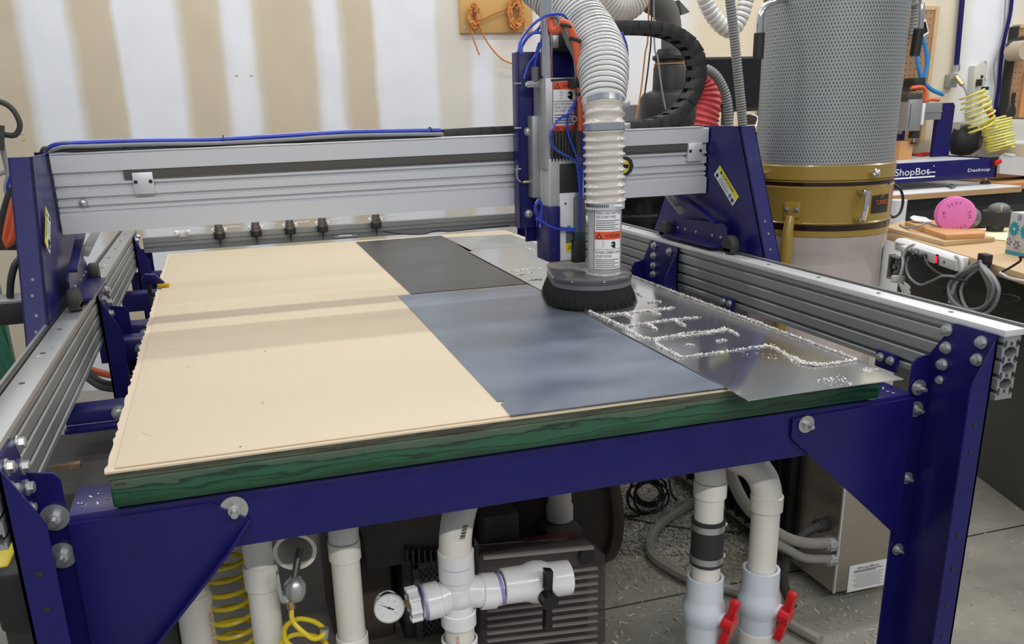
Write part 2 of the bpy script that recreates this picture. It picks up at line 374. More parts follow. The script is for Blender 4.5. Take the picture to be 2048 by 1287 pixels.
# ================================================================== the router table frame
XL, XR = -0.12, 1.68
def grid_mat():
    m = mat('spoilboard_mdf', srgb(214, 198, 171), 0.62, var=0.025, scale=6); nt = m.node_tree; bs = nt.nodes['Principled BSDF']
    g = nt.nodes.new('ShaderNodeNewGeometry'); sp = nt.nodes.new('ShaderNodeSeparateXYZ'); nt.links.new(g.outputs['Position'], sp.inputs[0])
    wv = mathn(nt, 'SINE', mathn(nt, 'MULTIPLY', sp.outputs['X'], 2*PI/0.034)); wv2 = mathn(nt, 'SINE', mathn(nt, 'MULTIPLY', sp.outputs['Y'], 2*PI/0.034))
    s = mathn(nt, 'ADD', mathn(nt, 'MULTIPLY', wv, 0.004), mathn(nt, 'ADD', mathn(nt, 'MULTIPLY', wv2, 0.003), 0.99))
    old = bs.inputs['Base Color'].links[0].from_socket
    mx = nt.nodes.new('ShaderNodeVectorMath'); mx.operation = 'SCALE'; nt.links.new(old, mx.inputs[0]); nt.links.new(s, mx.inputs['Scale']); nt.links.new(mx.outputs[0], bs.inputs['Base Color'])
    return m
def slab_mat():
    m = mat('green_painted_slab', (0.02, 0.13, 0.07), 0.38, coat=0.2); nt = m.node_tree; bs = nt.nodes['Principled BSDF']
    g = nt.nodes.new('ShaderNodeNewGeometry'); mp = nt.nodes.new('ShaderNodeMapping'); mp.inputs['Scale'].default_value = (1.2, 1.2, 9); nt.links.new(g.outputs['Position'], mp.inputs[0])
    n1 = nt.nodes.new('ShaderNodeTexNoise'); n1.inputs['Scale'].default_value = 5; n1.inputs['Detail'].default_value = 8; nt.links.new(mp.outputs[0], n1.inputs['Vector'])
    sp = nt.nodes.new('ShaderNodeSeparateXYZ'); nt.links.new(g.outputs['Position'], sp.inputs[0])
    f = mathn(nt, 'ADD', mathn(nt, 'MULTIPLY', mathn(nt, 'SUBTRACT', n1.outputs['Fac'], 0.5), 0.9), mathn(nt, 'MULTIPLY', mathn(nt, 'SUBTRACT', sp.outputs['Z'], 0.812), 16.0))
    r = ramp(nt, [(0.05, srgb(18, 62, 40)), (0.22, srgb(30, 86, 58)), (0.30, srgb(16, 44, 30)), (0.34, srgb(34, 92, 64)), (0.50, srgb(40, 84, 60)), (0.56, srgb(20, 40, 30)), (0.60, srgb(66, 92, 70)), (0.80, srgb(78, 88, 68)), (0.92, srgb(58, 56, 44)), (1.0, srgb(88, 84, 68))]); nt.links.new(f, r.inputs[0])
    nt.links.new(r.outputs[0], bs.inputs['Base Color'])
    bp = nt.nodes.new('ShaderNodeBump'); bp.inputs['Strength'].default_value = 0.6; bp.inputs['Distance'].default_value = 0.004; nt.links.new(n1.outputs['Fac'], bp.inputs['Height']); nt.links.new(bp.outputs[0], bs.inputs['Normal'])
    return m
from mathutils.geometry import tessellate_polygon
def extrude_loops(b, loops, org, u, v, vec):
    org, u, v, vec = V(org), V(u), V(v), V(vec)
    L3 = [[V((x, y, 0)) for x, y in lp] for lp in loops]
    tris = tessellate_polygon(L3); flat = [p for lp in L3 for p in lp]
    w0 = [org+u*p.x+v*p.y for p in flat]; w1 = [p+vec for p in w0]; n = len(flat)
    fs = [tuple(t) for t in tris]+[tuple(i+n for i in t) for t in tris]; k = 0
    for lp in loops:
        m_ = len(lp)
        for i in range(m_): fs.append((k+i, k+(i+1) % m_, n+k+(i+1) % m_, n+k+i))
        k += m_
    b._vf(w0+w1, fs)
def rail_profile(W, H, n):
    c = H/n; L = []; Rr = []
    for i in range(n):
        z = c*(i+0.5)
        L += [(0, z-0.0060), (0.0035, z-0.0036), (0.0035, z-0.009), (0.0095, z-0.007), (0.0095, z+0.007), (0.0035, z+0.009), (0.0035, z+0.0036), (0, z+0.0050)]
    outer = [(0, 0)]+L+[(0, H)]+[(W-x, z) for x, z in reversed(L)]
    outer = [(0, 0)]+L+[(0, H), (W, H)]+[(W-x, z) for x, z in reversed(L)]+[(W, 0)]
    holes = []
    for i in range(1, n):
        z = c*i; a = 0.0035
        holes.append([(0.006, z-0.004), (0.006, z+0.004), (W/2-0.005, z+0.011), (W/2+0.005, z+0.011), (W-0.006, z+0.004), (W-0.006, z-0.004), (W/2+0.005, z-0.011), (W/2-0.005, z-0.011)])
    for i in range(n):
        z = c*(i+0.5); holes.append([(W/2-0.0035, z-0.0035), (W/2-0.0035, z+0.0035), (W/2+0.0035, z+0.0035), (W/2+0.0035, z-0.0035)])
    return [outer]+holes
table = thing('router_table', 'dark blue steel framed CNC router table with a tan spoilboard in the foreground', 'router table', (0.78, 1.2, 0))
Y0R, Y1R = -0.142, 2.68
for side in (-1, 1):
    b = MB('alu'); x0 = XL-0.004 if side < 0 else XR+0.004
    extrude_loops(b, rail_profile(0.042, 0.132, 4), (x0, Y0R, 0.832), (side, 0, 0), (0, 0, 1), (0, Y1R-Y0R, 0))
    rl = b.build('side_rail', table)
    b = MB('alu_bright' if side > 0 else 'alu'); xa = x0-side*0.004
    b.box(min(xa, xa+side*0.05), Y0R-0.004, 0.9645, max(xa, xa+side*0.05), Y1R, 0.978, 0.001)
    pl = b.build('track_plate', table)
    b = MB('steel_dark'); xb = xa+side*0.054; b.box(min(xb, xb+side*0.007), Y0R-0.002, 0.958, max(xb, xb+side*0.007), Y1R, 0.9775)
    b.mat('alu'); xc = xb+side*0.0075; b.box(min(xc, xc+side*0.006), Y0R+0.01, 0.955, max(xc, xc+side*0.006), Y1R, 0.981); b.build('track_rod', table)
    pieces('track_screw', pl, 'black', [lambda b_, y=0.02+k*0.22, x=xa+side*0.028: b_.cyl((x, y, 0.9775), (x, y, 0.9786), 0.0055, n=10) for k in range(12)])
def post(side, y0, y1, zt, zb, name='leg_post', near_flange=True):
    X = XL if side < 0 else XR; s = -side; b = MB('navy'); t = 0.0045; fl = 0.05
    # web with its far top corner cut away
    b.prism([(X, y0, zb), (X, y1, zb), (X, y1, zt-0.08), (X, y1-0.055, zt), (X, y0, zt)], (s*t, 0, 0))
    # far flange
    b.prism([(X, y1-t, zb), (X+s*fl, y1-t, zb), (X+s*fl, y1-t, zt-0.1), (X+s*fl*0.8, y1-t, zt-0.085), (X, y1-t, zt-0.078)], (0, t, 0))
    # near flange
    b.prism([(X, y0, zb), (X+s*fl, y0, zb), (X+s*fl, y0, zt-0.11), (X+s*fl*0.82, y0, zt-0.088), (X, y0, zt-0.004)], (0, t, 0))
    return b.build(name, table)
posts = []
for side in (-1, 1):
    p = post(side, -0.132, 0.03 if side > 0 else 0.022, 0.966, 0.0); posts.append(p)
    X = (XL+0.005) if side < 0 else (XR-0.005); s = -side
    pts = [(-0.010, 0.949), (-0.014, 0.911), (-0.010, 0.873), (-0.100, 0.944), (-0.096, 0.906)]
    for (y, z) in pts: bolt(p, (X, y, z), (s, 0, 0), s=1.0)
    bolt(p, (X, -0.008, 0.838), (s, 0, 0), s=0.7)
    for k, z in enumerate((0.815, 0.765, 0.60, 0.42) if side > 0 else (0.805, 0.735)): bolt(p, (X+s*0.026, 0.022 if side > 0 else 0.016, z), (0, -1, 0), True, (1.1 if k < 2 else 0.9)*(0.78 if side > 0 else 1))
    pieces('bolt_hole', p, 'black', [lambda b_, z=z: b_.cyl((X+s*0.022, -0.1335, z), (X+s*0.022, -0.1315, z), 0.0052, n=12) for z in (0.78, 0.72, 0.53, 0.45, 0.36, 0.28)])
    m1 = post(side, 1.14, 1.385, 0.966, 0.45, 'rail_bracket')
    for (y, z) in ((1.30, 0.95), (1.30, 0.915), (1.30, 0.88), (1.30, 0.85), (1.19, 0.945)): bolt(m1, (X, y, z), (s, 0, 0), s=1.0)
    m2 = post(side, 2.43, 2.64, 0.966, 0.3, 'rail_bracket')
    bolt(m2, (X, 2.56, 0.95), (s, 0, 0)); bolt(m2, (X, 2.48, 0.945), (s, 0, 0))
# small clips bolted to the inner face of the right hand rail
for y in (0.155, 0.828, 1.98):
    b = MB('navy'); b.box(XR-0.006, y-0.035, 0.815, XR+0.003, y+0.035, 0.858, 0.005); c_ = b.build('rail_clip', table)
    for dy in (-0.017, 0.017):
        o = bolt(c_, (XR-0.006, y+dy, 0.842), (-1, 0, 0), s=0.8); 
# front beam: C section with rounded top bend
def cbeam(y0, y1, z0, z1, x0, x1, name, lip=0.0):
    b = MB('navy'); t = 0.005; r = 0.012
    prof = [(y1, z1), (y0+r, z1), (y0+r*0.3, z1-r*0.3), (y0, z1-r), (y0, z0), (y0+0.03, z0), (y0+0.03, z0+t), (y0+t, z0+t), (y0+t, z1-r), (y0+r, z1-t), (y1, z1-t)]
    b.prism([(x0, y, z) for y, z in prof], (x1-x0, 0, 0)); return b.build(name, table)
fb = cbeam(0.016, 0.13, 0.699, 0.806, XL+0.052, XR-0.052, 'front_beam')
# gussets
def gusset(pts, name='gusset_plate'):
    b = MB('navy'); b.prism(pts, (0, -0.006, 0)); return b
a1, a2, a3 = at(497, 1037, Y=0.008), at(505, 1045, Y=0.008), at(150, 1420, Y=0.008)
a0 = V((XL+0.05, 0.014, 0.792)); 
b = gusset([a0, V((a1.x-0.06, 0.014, 0.792)), V((a1.x, 0.014, a1.z)), V((a1.x+0.002, 0.014, a1.z-0.01)), V((XL+0.05, 0.014, a3.z))])
d = (V((XL+0.05, 0, a3.z))-V((a1.x, 0, a1.z))).normalized(); nrm = V((-d.z, 0, d.x))
q0, q1 = V((a1.x, 0.009, a1.z)), V((XL+0.05, 0.009, a3.z))
b.prism([q0, q0+V((0, -0.004, 0)), q0+d*0.06+V((0, -0.028, 0)), q1+V((0, -0.028, 0)), q1], nrm*0.005)
gL = b.build('gusset_plate', table)
g1, g2, g3 = at(1587, 826, Y=0.008), at(1589, 882, Y=0.008), at(1795, 1072, Y=0.008)
b = gusset([V((g1.x, 0.014, 0.790)), V((g1.x, 0.014, g2.z+0.01)), V((g1.x+0.008, 0.014, g2.z)), V((g3.x, 0.014, g3.z)), V((XR-0.05, 0.014, g3.z)), V((XR-0.05, 0.014, 0.797))])
gR = b.build('gusset_plate', table)
p = at(468, 1017, Y=0.014); bolt(fb, (p.x, 0.015, p.z), (0, -1, 0), True, 1.15)
p = at(1611, 847, Y=0.008); bolt(gR, (p.x, 0.007, p.z), (0, -1, 0), True, 0.9)
# cross beams below the slab
for (y, z1) in ((0.62, 0.80), (1.30, 0.80), (1.50, 0.80), (2.05, 0.80), (2.50, 0.80)):
    hh_ = 0.034 if y < 1 else 0.07; cb = cbeam(y, y+0.06, z1-hh_, z1, XL-0.04, XR+0.04, 'cross_beam')
    bolt(cb, (-0.045, y, z1-hh_/2), (0, -1, 0), s=1.2)
b = MB('navy'); b.box(XL-0.04, 0.585, 0.756, XR+0.04, 0.62, 0.765); b.build('beam_lip', table)
# lower stretcher seen at the foot of the right hand post
b = MB('navy'); s0 = at(1560, 1287, Y=0.008); b.box(s0.x-0.3, 0.0, 0.0, XR-0.04, 0.08, 0.085, 0.004); b.build('lower_stretcher', table)
# slab and spoilboard
b = MB(slab_mat()); b.box(0.004, 0.0, 0.8105, 1.53, 2.49, 0.862, 0.006); b.mat('dk_grey'); b.box(0.012, -0.0006, 0.8515, 0.03, 0.004, 0.8555)
slab = b.build('table_slab', table)
b = MB(slab_mat()); b.box(0.0, 0.001, 0.862, 1.528, 2.49, 0.8735); b.build('plenum_board', table)
random.seed(3)
outl = []
def edge(a, c_, n, amp):
    a, c_ = V(a), V(c_); d_ = c_-a; nn = V((-d_.y, d_.x)).normalized()
    return [a+d_*(i/n)+nn*(amp*(random.random()-0.5)*2) for i in range(n)]
outl = edge((0, 0), (1.515, 0), 4, 0)+edge((1.515, 0), (1.515, 2.47), 90, 0.002)+edge((1.515, 2.47), (0, 2.49), 120, 0.002)+edge((0, 2.49), (0, 0), 140, 0.0028)
SM = grid_mat(); b = MB(SM); b.prism([(p.x, p.y, 0.8735) for p in outl], (0, 0, 0.0035)); b.build('spoilboard_skirt', table)
b = MB(SM); b.box(0.016, 0.010, 0.877, 1.50, 2.455, 0.8800, 0.0006)
sb = b.build('spoilboard', table)
# dark router hairlines and specks on the board
b = MB('wood_edge'); b.box(0.016, 0.0085, 0.877, 0.78, 0.010, 0.8775); b.build('board_step', sb)
ARC = mat('pencil_arc', srgb(212, 198, 170), 0.7)
for (px, py, r, a0_, a1_) in ((345, 850, 0.055, 2.5, 4.0), (368, 690, 0.04, 2.8, 4.4), (385, 610, 0.05, 3.0, 4.4)):
    c_ = at(px, py, Z=0.8803); pts = [c_+V((math.cos(t), math.sin(t), 0))*r for t in [a0_+(a1_-a0_)*k/14 for k in range(15)]]
    b = MB(ARC); b.sweep(pts, 0.0003, 4); b.build('scribed_arc', sb)
pieces('board_pit', sb, 'black_ink', [lambda b_, c_=at(px, py, Z=0.8801): b_.cyl(c_, c_+V((0, 0, 0.0004)), 0.0018, n=8) for px, py in ((377, 733), (530, 702), (481, 893), (525, 805))])

# ================================================================== loose sheets on the board
def sheet_mat(name, c1, c2, rough, metal, scale=3.0, smud=0.1, aniso=(1, 1, 1)):
    m = mat(name, c1, rough, metal); nt = m.node_tree; bs = nt.nodes['Principled BSDF']
    g = nt.nodes.new('ShaderNodeNewGeometry'); mp = nt.nodes.new('ShaderNodeMapping'); mp.inputs['Scale'].default_value = aniso; nt.links.new(g.outputs['Position'], mp.inputs[0])
    n1 = nt.nodes.new('ShaderNodeTexNoise'); n1.inputs['Scale'].default_value = scale; n1.inputs['Detail'].default_value = 7; n1.inputs['Distortion'].default_value = 0.8
    nt.links.new(mp.outputs[0], n1.inputs['Vector'])
    r = ramp(nt, [(0.36, c1), (0.64, c2)]); nt.links.new(n1.outputs['Fac'], r.inputs[0]); nt.links.new(r.outputs[0], bs.inputs['Base Color'])
    mr = nt.nodes.new('ShaderNodeMapRange'); mr.inputs['From Min'].default_value = 0.35; mr.inputs['From Max'].default_value = 0.65
    mr.inputs['To Min'].default_value = max(0.03, rough-smud); mr.inputs['To Max'].default_value = rough+smud
    nt.links.new(n1.outputs['Fac'], mr.inputs['Value']); nt.links.new(mr.outputs[0], bs.inputs['Roughness']); return m
def flat_sheet(name, pts, z, m, label, t=0.0022):
    b = MB(m); b.prism([(x, y, z) for x, y in pts], (0, 0, t)); return tag(b.build(name), label, 'metal sheet')
flat_sheet('metal_sheet', [(0.775, 1.183), (1.19, 1.175), (1.185, 2.41), (0.796, 2.40)], 0.8803, sheet_mat('dark_brushed_sheet', (0.050, 0.050, 0.049), (0.078, 0.078, 0.076), 0.36, 0.35, 4, 0.06),
           'dark charcoal metal sheet lying on the far half of the spoilboard behind the blue-grey sheet')
flat_sheet('metal_sheet', [(0.732, 1.171), (1.19, 1.152), (1.172, 0.0), (0.7035, 0.004), (0.708, 0.075), (0.716, 0.072), (0.716, 0.088), (0.706, 0.09)], 0.8803, sheet_mat('blue_grey_smudged_sheet', (0.19, 0.225, 0.285), (0.30, 0.345, 0.42), 0.36, 0.6, 2.6, 0.07),
           'blue-grey smudged metal sheet with a notched front left corner in the middle of the spoilboard')
flat_sheet('metal_sheet', [(1.165, 1.70), (1.50, 1.70), (1.478, 2.29), (1.188, 2.335)], 0.8803, sheet_mat('frosted_grey_sheet', (0.36, 0.37, 0.37), (0.48, 0.49, 0.49), 0.32, 0.6, 4, 0.08),
           'frosted light grey metal sheet showing behind the mirror-finish sheet at the far end')
b = MB(sheet_mat('mirror_sheet', (0.64, 0.645, 0.645), (0.70, 0.705, 0.705), 0.13, 0.92, 2.2, 0.04))
NX, NY = 10, 40; x0, x1, y0, y1 = 1.150, 1.508, -0.082, 1.885
def sheet_z(u, y): return 0.8838-0.004*max(0, (0.16-y)/0.24)**2+0.0012*math.sin(y*5)*0.4+0.0016*math.sin(u*3.1)
vs = []; fs = []
for lay in (0, 1):
    for j in range(NY+1):
        for i in range(NX+1):
            u = i/NX; y = y0+(y1-y0)*j/NY; xx = x0+(x1-x0)*u+(0.012*(1-u) if True else 0)*(j/NY)+(-0.012)*(1-u)*0
            vs.append(V((xx, y-0.0*u, sheet_z(u, y)+0.0018*lay)))
n0 = (NX+1)*(NY+1)
for j in range(NY):
    for i in range(NX):
        a = j*(NX+1)+i; fs.append((a, a+1, a+NX+2, a+NX+1)); fs.append((a+n0, a+n0+1, a+n0+NX+2, a+n0+NX+1))
rim = [i for i in range(NX+1)]+[j*(NX+1)+NX for j in range(1, NY+1)]+[NY*(NX+1)+i for i in range(NX-1, -1, -1)]+[j*(NX+1) for j in range(NY-1, 0, -1)]
for k in range(len(rim)): a, c_ = rim[k], rim[(k+1) % len(rim)]; fs.append((a, c_, c_+n0, a+n0))
b._vf(vs, fs)
# the letters already cut through the sheet
b.mat('black'); cuts = []
tag(b.build('metal_sheet'), 'mirror-finish steel sheet with cut letters under the brush, hanging over the front edge', 'metal sheet')
ZS = 0.8865
# ------------------------------------------------------------------ shavings
def chip(b, p, L, rng, wf=0.17):
    a = rng.random()*2*PI; e = (rng.random()-0.2)*0.9; d_ = V((math.cos(a)*math.cos(e), math.sin(a)*math.cos(e), math.sin(e))); w_, u = orth(d_)
    wd = L*wf; th = L*0.08; c_ = p+w_*0; bend = u*(L*0.25*(rng.random()-0.5)*2)
    q = [p-d_*L/2, p+bend, p+d_*L/2]; vs = []
    for k in q: vs += [k+w_*wd, k-w_*wd+u*th]
    b._vf(vs, [(0, 1, 3, 2), (2, 3, 5, 4)])
def ppath(pts): return [at(1150+x/3.057, 540+y/3.057, Z=ZS) for x, y in pts]
rng = random.Random(11); b = MB('chip')
paths = [([(350, 30), (500, 90), (620, 140), (800, 200), (920, 245), (1060, 295), (1200, 350), (1380, 405), (1480, 445), (1600, 490), (1735, 540)], 0.0060, 1500),
 ([(1735, 545), (1600, 570), (1480, 582), (1400, 574), (1330, 545), (1260, 500), (1180, 467), (1000, 490), (850, 510), (650, 535)], 0.004, 620),
 ([(1480, 580), (1400, 572), (1330, 540)], 0.008, 420), ([(650, 535), (560, 490), (500, 450), (510, 425), (600, 405), (700, 385), (820, 375), (920, 362), (1000, 400)], 0.0038, 520),
 ([(920, 370), (800, 388), (700, 402), (560, 410), (430, 420), (300, 350), (160, 285), (50, 232)], 0.0045, 720),
 ([(160, 280), (340, 262), (600, 232)], 0.0055, 420), ([(430, 242), (520, 275)], 0.006, 120), ([(300, 264), (350, 292)], 0.006, 90), ([(440, 200), (520, 192)], 0.006, 80),
 ([(290, 350), (450, 325), (600, 305), (760, 292)], 0.005, 420), ([(440, 328), (500, 365)], 0.005, 100), ([(610, 305), (675, 345)], 0.005, 100), ([(360, 130), (410, 158)], 0.006, 70),
 ([(690, 458), (722, 463)], 0.006, 60), ([(868, 438), (918, 432)], 0.005, 60), ([(1560, 668), (1680, 700)], 0.016, 18), ([(1490, 680), (1640, 655)], 0.016, 12), ([(1795, 610), (1815, 622)], 0.012, 16), ([(1000, 510), (1300, 550)], 0.03, 14), ([(90, 165), (370, 205)], 0.02, 60)]
for pts, sp_, n_ in paths:
    q = smooth(ppath(pts), 0.006)
    for k in range(int(n_*1.6)):
        i = rng.randrange(len(q)-1); p = q[i].lerp(q[i+1], rng.random())+V((rng.gauss(0, sp_*0.5), rng.gauss(0, sp_*0.5), abs(rng.gauss(0, 0.0022))+0.0004))
        if p.x > 1.502 or p.y > 1.86: p.x = min(p.x, 1.502)
        chip(b, p, rng.uniform(0.003, 0.0065), rng)
for pts in ([(980, 340), (1200, 322)], [(1080, 195), (1210, 255)], [(1100, 395), (1170, 392)], [(1040, 365), (1110, 352)]):
    q = smooth([at(700+x/3.065, 430+y/3.065, Z=ZS) for x, y in pts], 0.01)
    for k in range(120):
        i = rng.randrange(len(q)-1); chip(b, q[i].lerp(q[i+1], rng.random())+V((rng.gauss(0, 0.004), rng.gauss(0, 0.004), 0.001)), rng.uniform(0.004, 0.008), rng)
tag(b.build('metal_shavings'), 'curly silver shavings lying along the cut lines on the mirror-finish sheet', 'shavings', kind='stuff')
b = MB('chip')
for k in range(70):
    y = rng.uniform(0.2, 2.3); chip(b, V((rng.uniform(XL-0.05, XL-0.005) if k % 2 else rng.uniform(XR+0.005, XR+0.05), y, 0.9795)), rng.uniform(0.003, 0.008), rng)
for k in range(30): chip(b, V((rng.uniform(XL+0.06, 1.63), rng.uniform(0.03, 0.12), 0.8075)) if k % 3 == 0 else V((rng.choice([rng.uniform(-0.06, 0), rng.uniform(1.54, 1.62)]), rng.uniform(0.02, 0.12), 0.8075)), 0.006, rng)
for k in range(45): p = at(rng.uniform(340, 1400), rng.uniform(520, 820), Z=0.881); 
tag(b.build('metal_shavings'), 'sparse flecks of swarf scattered over the tops of both side rails and the front beam', 'shavings', kind='stuff')
b = MB('chip_floor')
for k in range(16000):
    px = rng.gauss(1345, 75) if k % 14 else rng.uniform(1180, 1800); py = (rng.uniform(940, 1108) if k % 14 else rng.uniform(960, 1287)); py = py+0.25*(px-1330)*(px < 1330)*0+0
    if px < 1100 or py < 930: continue
    p = at(px, py, Z=0.001); 
    if p.y > 3 or p.x > 2.9: continue
    chip(b, p+V((0, 0, rng.random()*0.003)), rng.uniform(0.008, 0.022), rng, 0.10)
for k in range(420):
    p = V((rng.uniform(1.9, 2.9), rng.uniform(-0.1, 0.9), 0.001)); chip(b, p, rng.uniform(0.005, 0.012), rng)
tag(b.build('metal_shavings'), 'litter of pale shavings over the concrete floor under and beside the table', 'shavings', kind='stuff')
# ================================================================== the gantry
YG = 1.1
gan = thing('gantry', 'silver gantry beam with dark blue end legs spanning over the router table', 'gantry', (0.78, 1.15, 0.97))
def gp(pts): return [(0, y, z) for y, z in pts]
gx0, gx1 = -0.172, 1.748
prof = [(1.1, 1.142), (1.1, 1.190), (1.103, 1.193), (1.113, 1.193), (1.113, 1.197), (1.1075, 1.199), (1.1075, 1.207), (1.117, 1.2075), (1.117, 1.2125), (1.1075, 1.213), (1.1075, 1.226), (1.119, 1.2265), (1.119, 1.235), (1.1075, 1.2355),
        (1.1075, 1.256), (1.119, 1.2565), (1.119, 1.265), (1.1075, 1.2655), (1.1075, 1.272), (1.112, 1.274), (1.112, 1.298), (1.1, 1.300), (1.1, 1.343), (1.102, 1.345), (1.18, 1.345), (1.18, 1.142)]
b = MB('alu_x'); b.prism([(gx0, y, z) for y, z in prof], (gx1-gx0, 0, 0)); beam = b.build('gantry_beam', gan)
b = MB('alu_bright'); b.box(gx0, 1.098, 1.3452, gx1-0.02, 1.16, 1.3492, 0.001); b.build('top_track', gan)
# gear rack under the upper track
b = MB(mat('greased_rack', (0.10, 0.095, 0.085), 0.5, 0.3)); b.box(0.0, 1.1015, 1.279, 1.70, 1.112, 1.2985)
n = 340
for k in range(n): x = 0.0+1.70*k/n; b.box(x, 1.1015, 1.2755, x+0.0026, 1.111, 1.279)
b.build('gear_rack', gan)
def plate_on_beam(px, py, w_, name):
    p = at(px, py, Y=1.1); b = MB('alu_x'); b.box(p.x-w_/2, 1.094, p.z-0.028, p.x+w_/2, 1.108, p.z+0.028, 0.002); o = b.build(name, gan)
    pieces('cap_screw', o, 'black', [lambda b_, dx=dx: b_.cyl((p.x+dx, 1.0925, p.z+0.004), (p.x+dx, 1.0945, p.z+0.004), 0.005, n=12) for dx in (-w_*0.36, w_*0.36)]); return o
plate_on_beam(287, 366, 0.052, 'end_stop'); plate_on_beam(1389, 304, 0.05, 'end_stop')
p = at(166, 407, Y=1.1); bolt(beam, (p.x, 1.107, p.z), (0, -1, 0), s=0.9)
for side in (-1, 1):
    X = -0.178 if side < 0 else 1.752; s = side; t = 0.006
    yt, yb, zt, zb = (0.90, 0.70, 1.350, 0.915) if side < 0 else (0.935, 0.735, 1.350, 0.915)
    b = MB('navy')
    b.prism([(X, yt, zt), (X, 1.24, zt), (X, 1.50, zb), (X, yb, zb)], (s*t, 0, 0))
    n_ = V((0, yb-yt, zb-zt)).normalized(); q = V((0, -n_.z, n_.y))*-1
    fl = 0.052
    b.prism([(X, yt, zt), (X+s*fl, yt, zt), (X+s*fl, yb, zb), (X, yb, zb)], V((0, 0.006, 0)))
    b.prism([(X, 1.24, zt), (X+s*fl, 1.24, zt), (X+s*fl, 1.50, zb), (X, 1.50, zb)], V((0, -0.006, 0)))
    b.prism([(X+s*(fl-0.004), yt, zt), (X+s*fl, yt, zt), (X+s*fl, yb, zb), (X+s*(fl-0.004), yb, zb)], V((0, 0.02, 0)))
    leg = b.build('gantry_leg', gan)
    for k, f_ in enumerate((0.62, 0.70, 0.80, 0.88, 0.92)):
        b = MB('steel'); b.cyl((X+s*(0.024+0.004*(k % 2)), yt+(yb-yt)*f_-0.002, zt+(zb-zt)*f_), (X+s*(0.024+0.004*(k % 2)), yt+(yb-yt)*f_+0.003, zt+(zb-zt)*f_), 0.0035, n=10)
        b.build('rivet', leg)
    # foot bracket riding on the side rail, with slanted brace
    xi = X-s*0.003; b = MB('navy'); xw = X-s*0.022; 
    y0b, y1b = (0.93, 1.27)
    b.prism([(xw, y0b, 0.993), (xw, y1b, 0.993), (xw, y1b, 1.045), (xw, y0b+0.05, 1.062), (xw, y0b+0.02, 1.060), (xw, y0b, 1.045)], (-s*0.005, 0, 0))
    b.prism([(xw, y0b, 0.990), (xw-s*0.05, y0b+0.015, 0.990), (xw-s*0.05, y1b-0.015, 0.990), (xw, y1b, 0.990)], (0, 0, 0.006))
    b.prism([(xw, y0b+0.05, 1.058), (xw, y1b-0.03, 1.130), (xw, y1b-0.03, 1.142), (xw, y0b+0.05, 1.066)], (-s*0.022, 0, 0))
    ft = b.build('foot_bracket', gan)
    pieces('cap_screw', ft, 'steel', [lambda b_, y=y: b_.cyl((xw-s*0.005, y, 1.018), (xw-s*0.0075, y, 1.018), 0.0045, n=10) for y in (0.96, 1.01, 1.11, 1.18, 1.23)])
    # brace strap from the bracket up to the beam
    b = MB('alu'); q0 = V((xw-s*0.012, 1.245, 1.05)); b.prism([(xw-s*0.07, 1.23, 1.142), (xw-s*0.045, 1.23, 1.142), (xw-s*0.0, 1.18, 1.075), (xw-s*0.025, 1.18, 1.068)], (0, 0.012, 0)); b.build('brace', gan)
    for y in (0.885, 1.29):
        b = MB('black_rubber'); xm = xw-s*0.018
        b.lathe([(0.001, -0.014), (0.026, -0.014), (0.030, -0.008), (0.030, 0.008), (0.026, 0.014), (0.001, 0.014)], (xm, y, 1.005), (1, 0, 0), n=24)
        b.box(xm-0.014, y-0.026, 0.982, xm+0.014, y+0.026, 1.0, 0.004); b.build('wheel_wiper', gan)
    # caution label on the inner face of the leg plate
    if side > 0:
        c1, c2, c3, c4 = [at(*q_, X=X-0.0012) for q_ in ((1440, 330), (1478, 393), (1465, 415), (1428, 349))]
    else:
        c1, c2, c3, c4 = V((X+0.0066, 0.965, 1.247)), V((X+0.0066, 0.835, 1.115)), V((X+0.0066, 0.80, 1.085)), V((X+0.0066, 0.925, 1.235))
        c1, c2, c3, c4 = [at(*q_, X=X+0.0070) for q_ in ((92, 410), (101, 437), (98, 515), (89, 478))]
        c1 = at(92, 410, X=X+0.007); c2 = at(101.5, 437, X=X+0.007); c3 = at(99, 516, X=X+0.007); c4 = at(89, 484, X=X+0.007)
        # long axis from top to bottom
        c1, c2, c3, c4 = c1, c4, c3, c2
        c1, c2, c3, c4 = c2, c1, c4, c3
        c1, c2, c3, c4 = (at(91, 412, X=X+0.007), at(89.5, 484, X=X+0.007), at(99, 516, X=X+0.007), at(101.5, 437, X=X+0.007))
    ex, ey = (c2-c1), (c4-c1); off = V((-s*0.0004, 0, 0))
    b = MB('white_paint'); b.face([c1, c2, c2+ey, c1+ey]); b.mat('yellow_lbl'); b.face([c1+off, c2+off, c2+ey*0.4+off, c1+ey*0.4+off])
    L = ex.length; H_ = ey.length; up = -ey.normalized(); b.mat('black_ink'); o2 = off*2
    b.text('CAUTION', c1+ex*0.28+ey*0.33+o2, ex, up, H_*0.25, L*0.5)
    b.face([c1+ex*0.12+ey*0.36+o2, c1+ex*0.22+ey*0.36+o2, c1+ex*0.17+ey*0.08+o2])
    b.text('PINCH POINT', c1+ex*0.24+ey*0.57+o2, ex, up, H_*0.11, L*0.36)
    for k in range(3): b.box(0, 0, 0, 0, 0, 0) if False else b.face([c1+ex*0.22+ey*(0.66+0.09*k)+o2, c1+ex*0.66+ey*(0.66+0.09*k)+o2, c1+ex*0.66+ey*(0.685+0.09*k)+o2, c1+ex*0.22+ey*(0.685+0.09*k)+o2])
    for fx in (0.1, 0.9):
        for (dx, dy) in ((0, 0),): b.prism([c1+ex*(fx-0.04)+ey*0.6+o2, c1+ex*(fx+0.04)+ey*0.6+o2, c1+ex*(fx+0.05)+ey*0.78+o2, c1+ex*fx+ey*0.92+o2, c1+ex*(fx-0.05)+ey*0.78+o2], off)
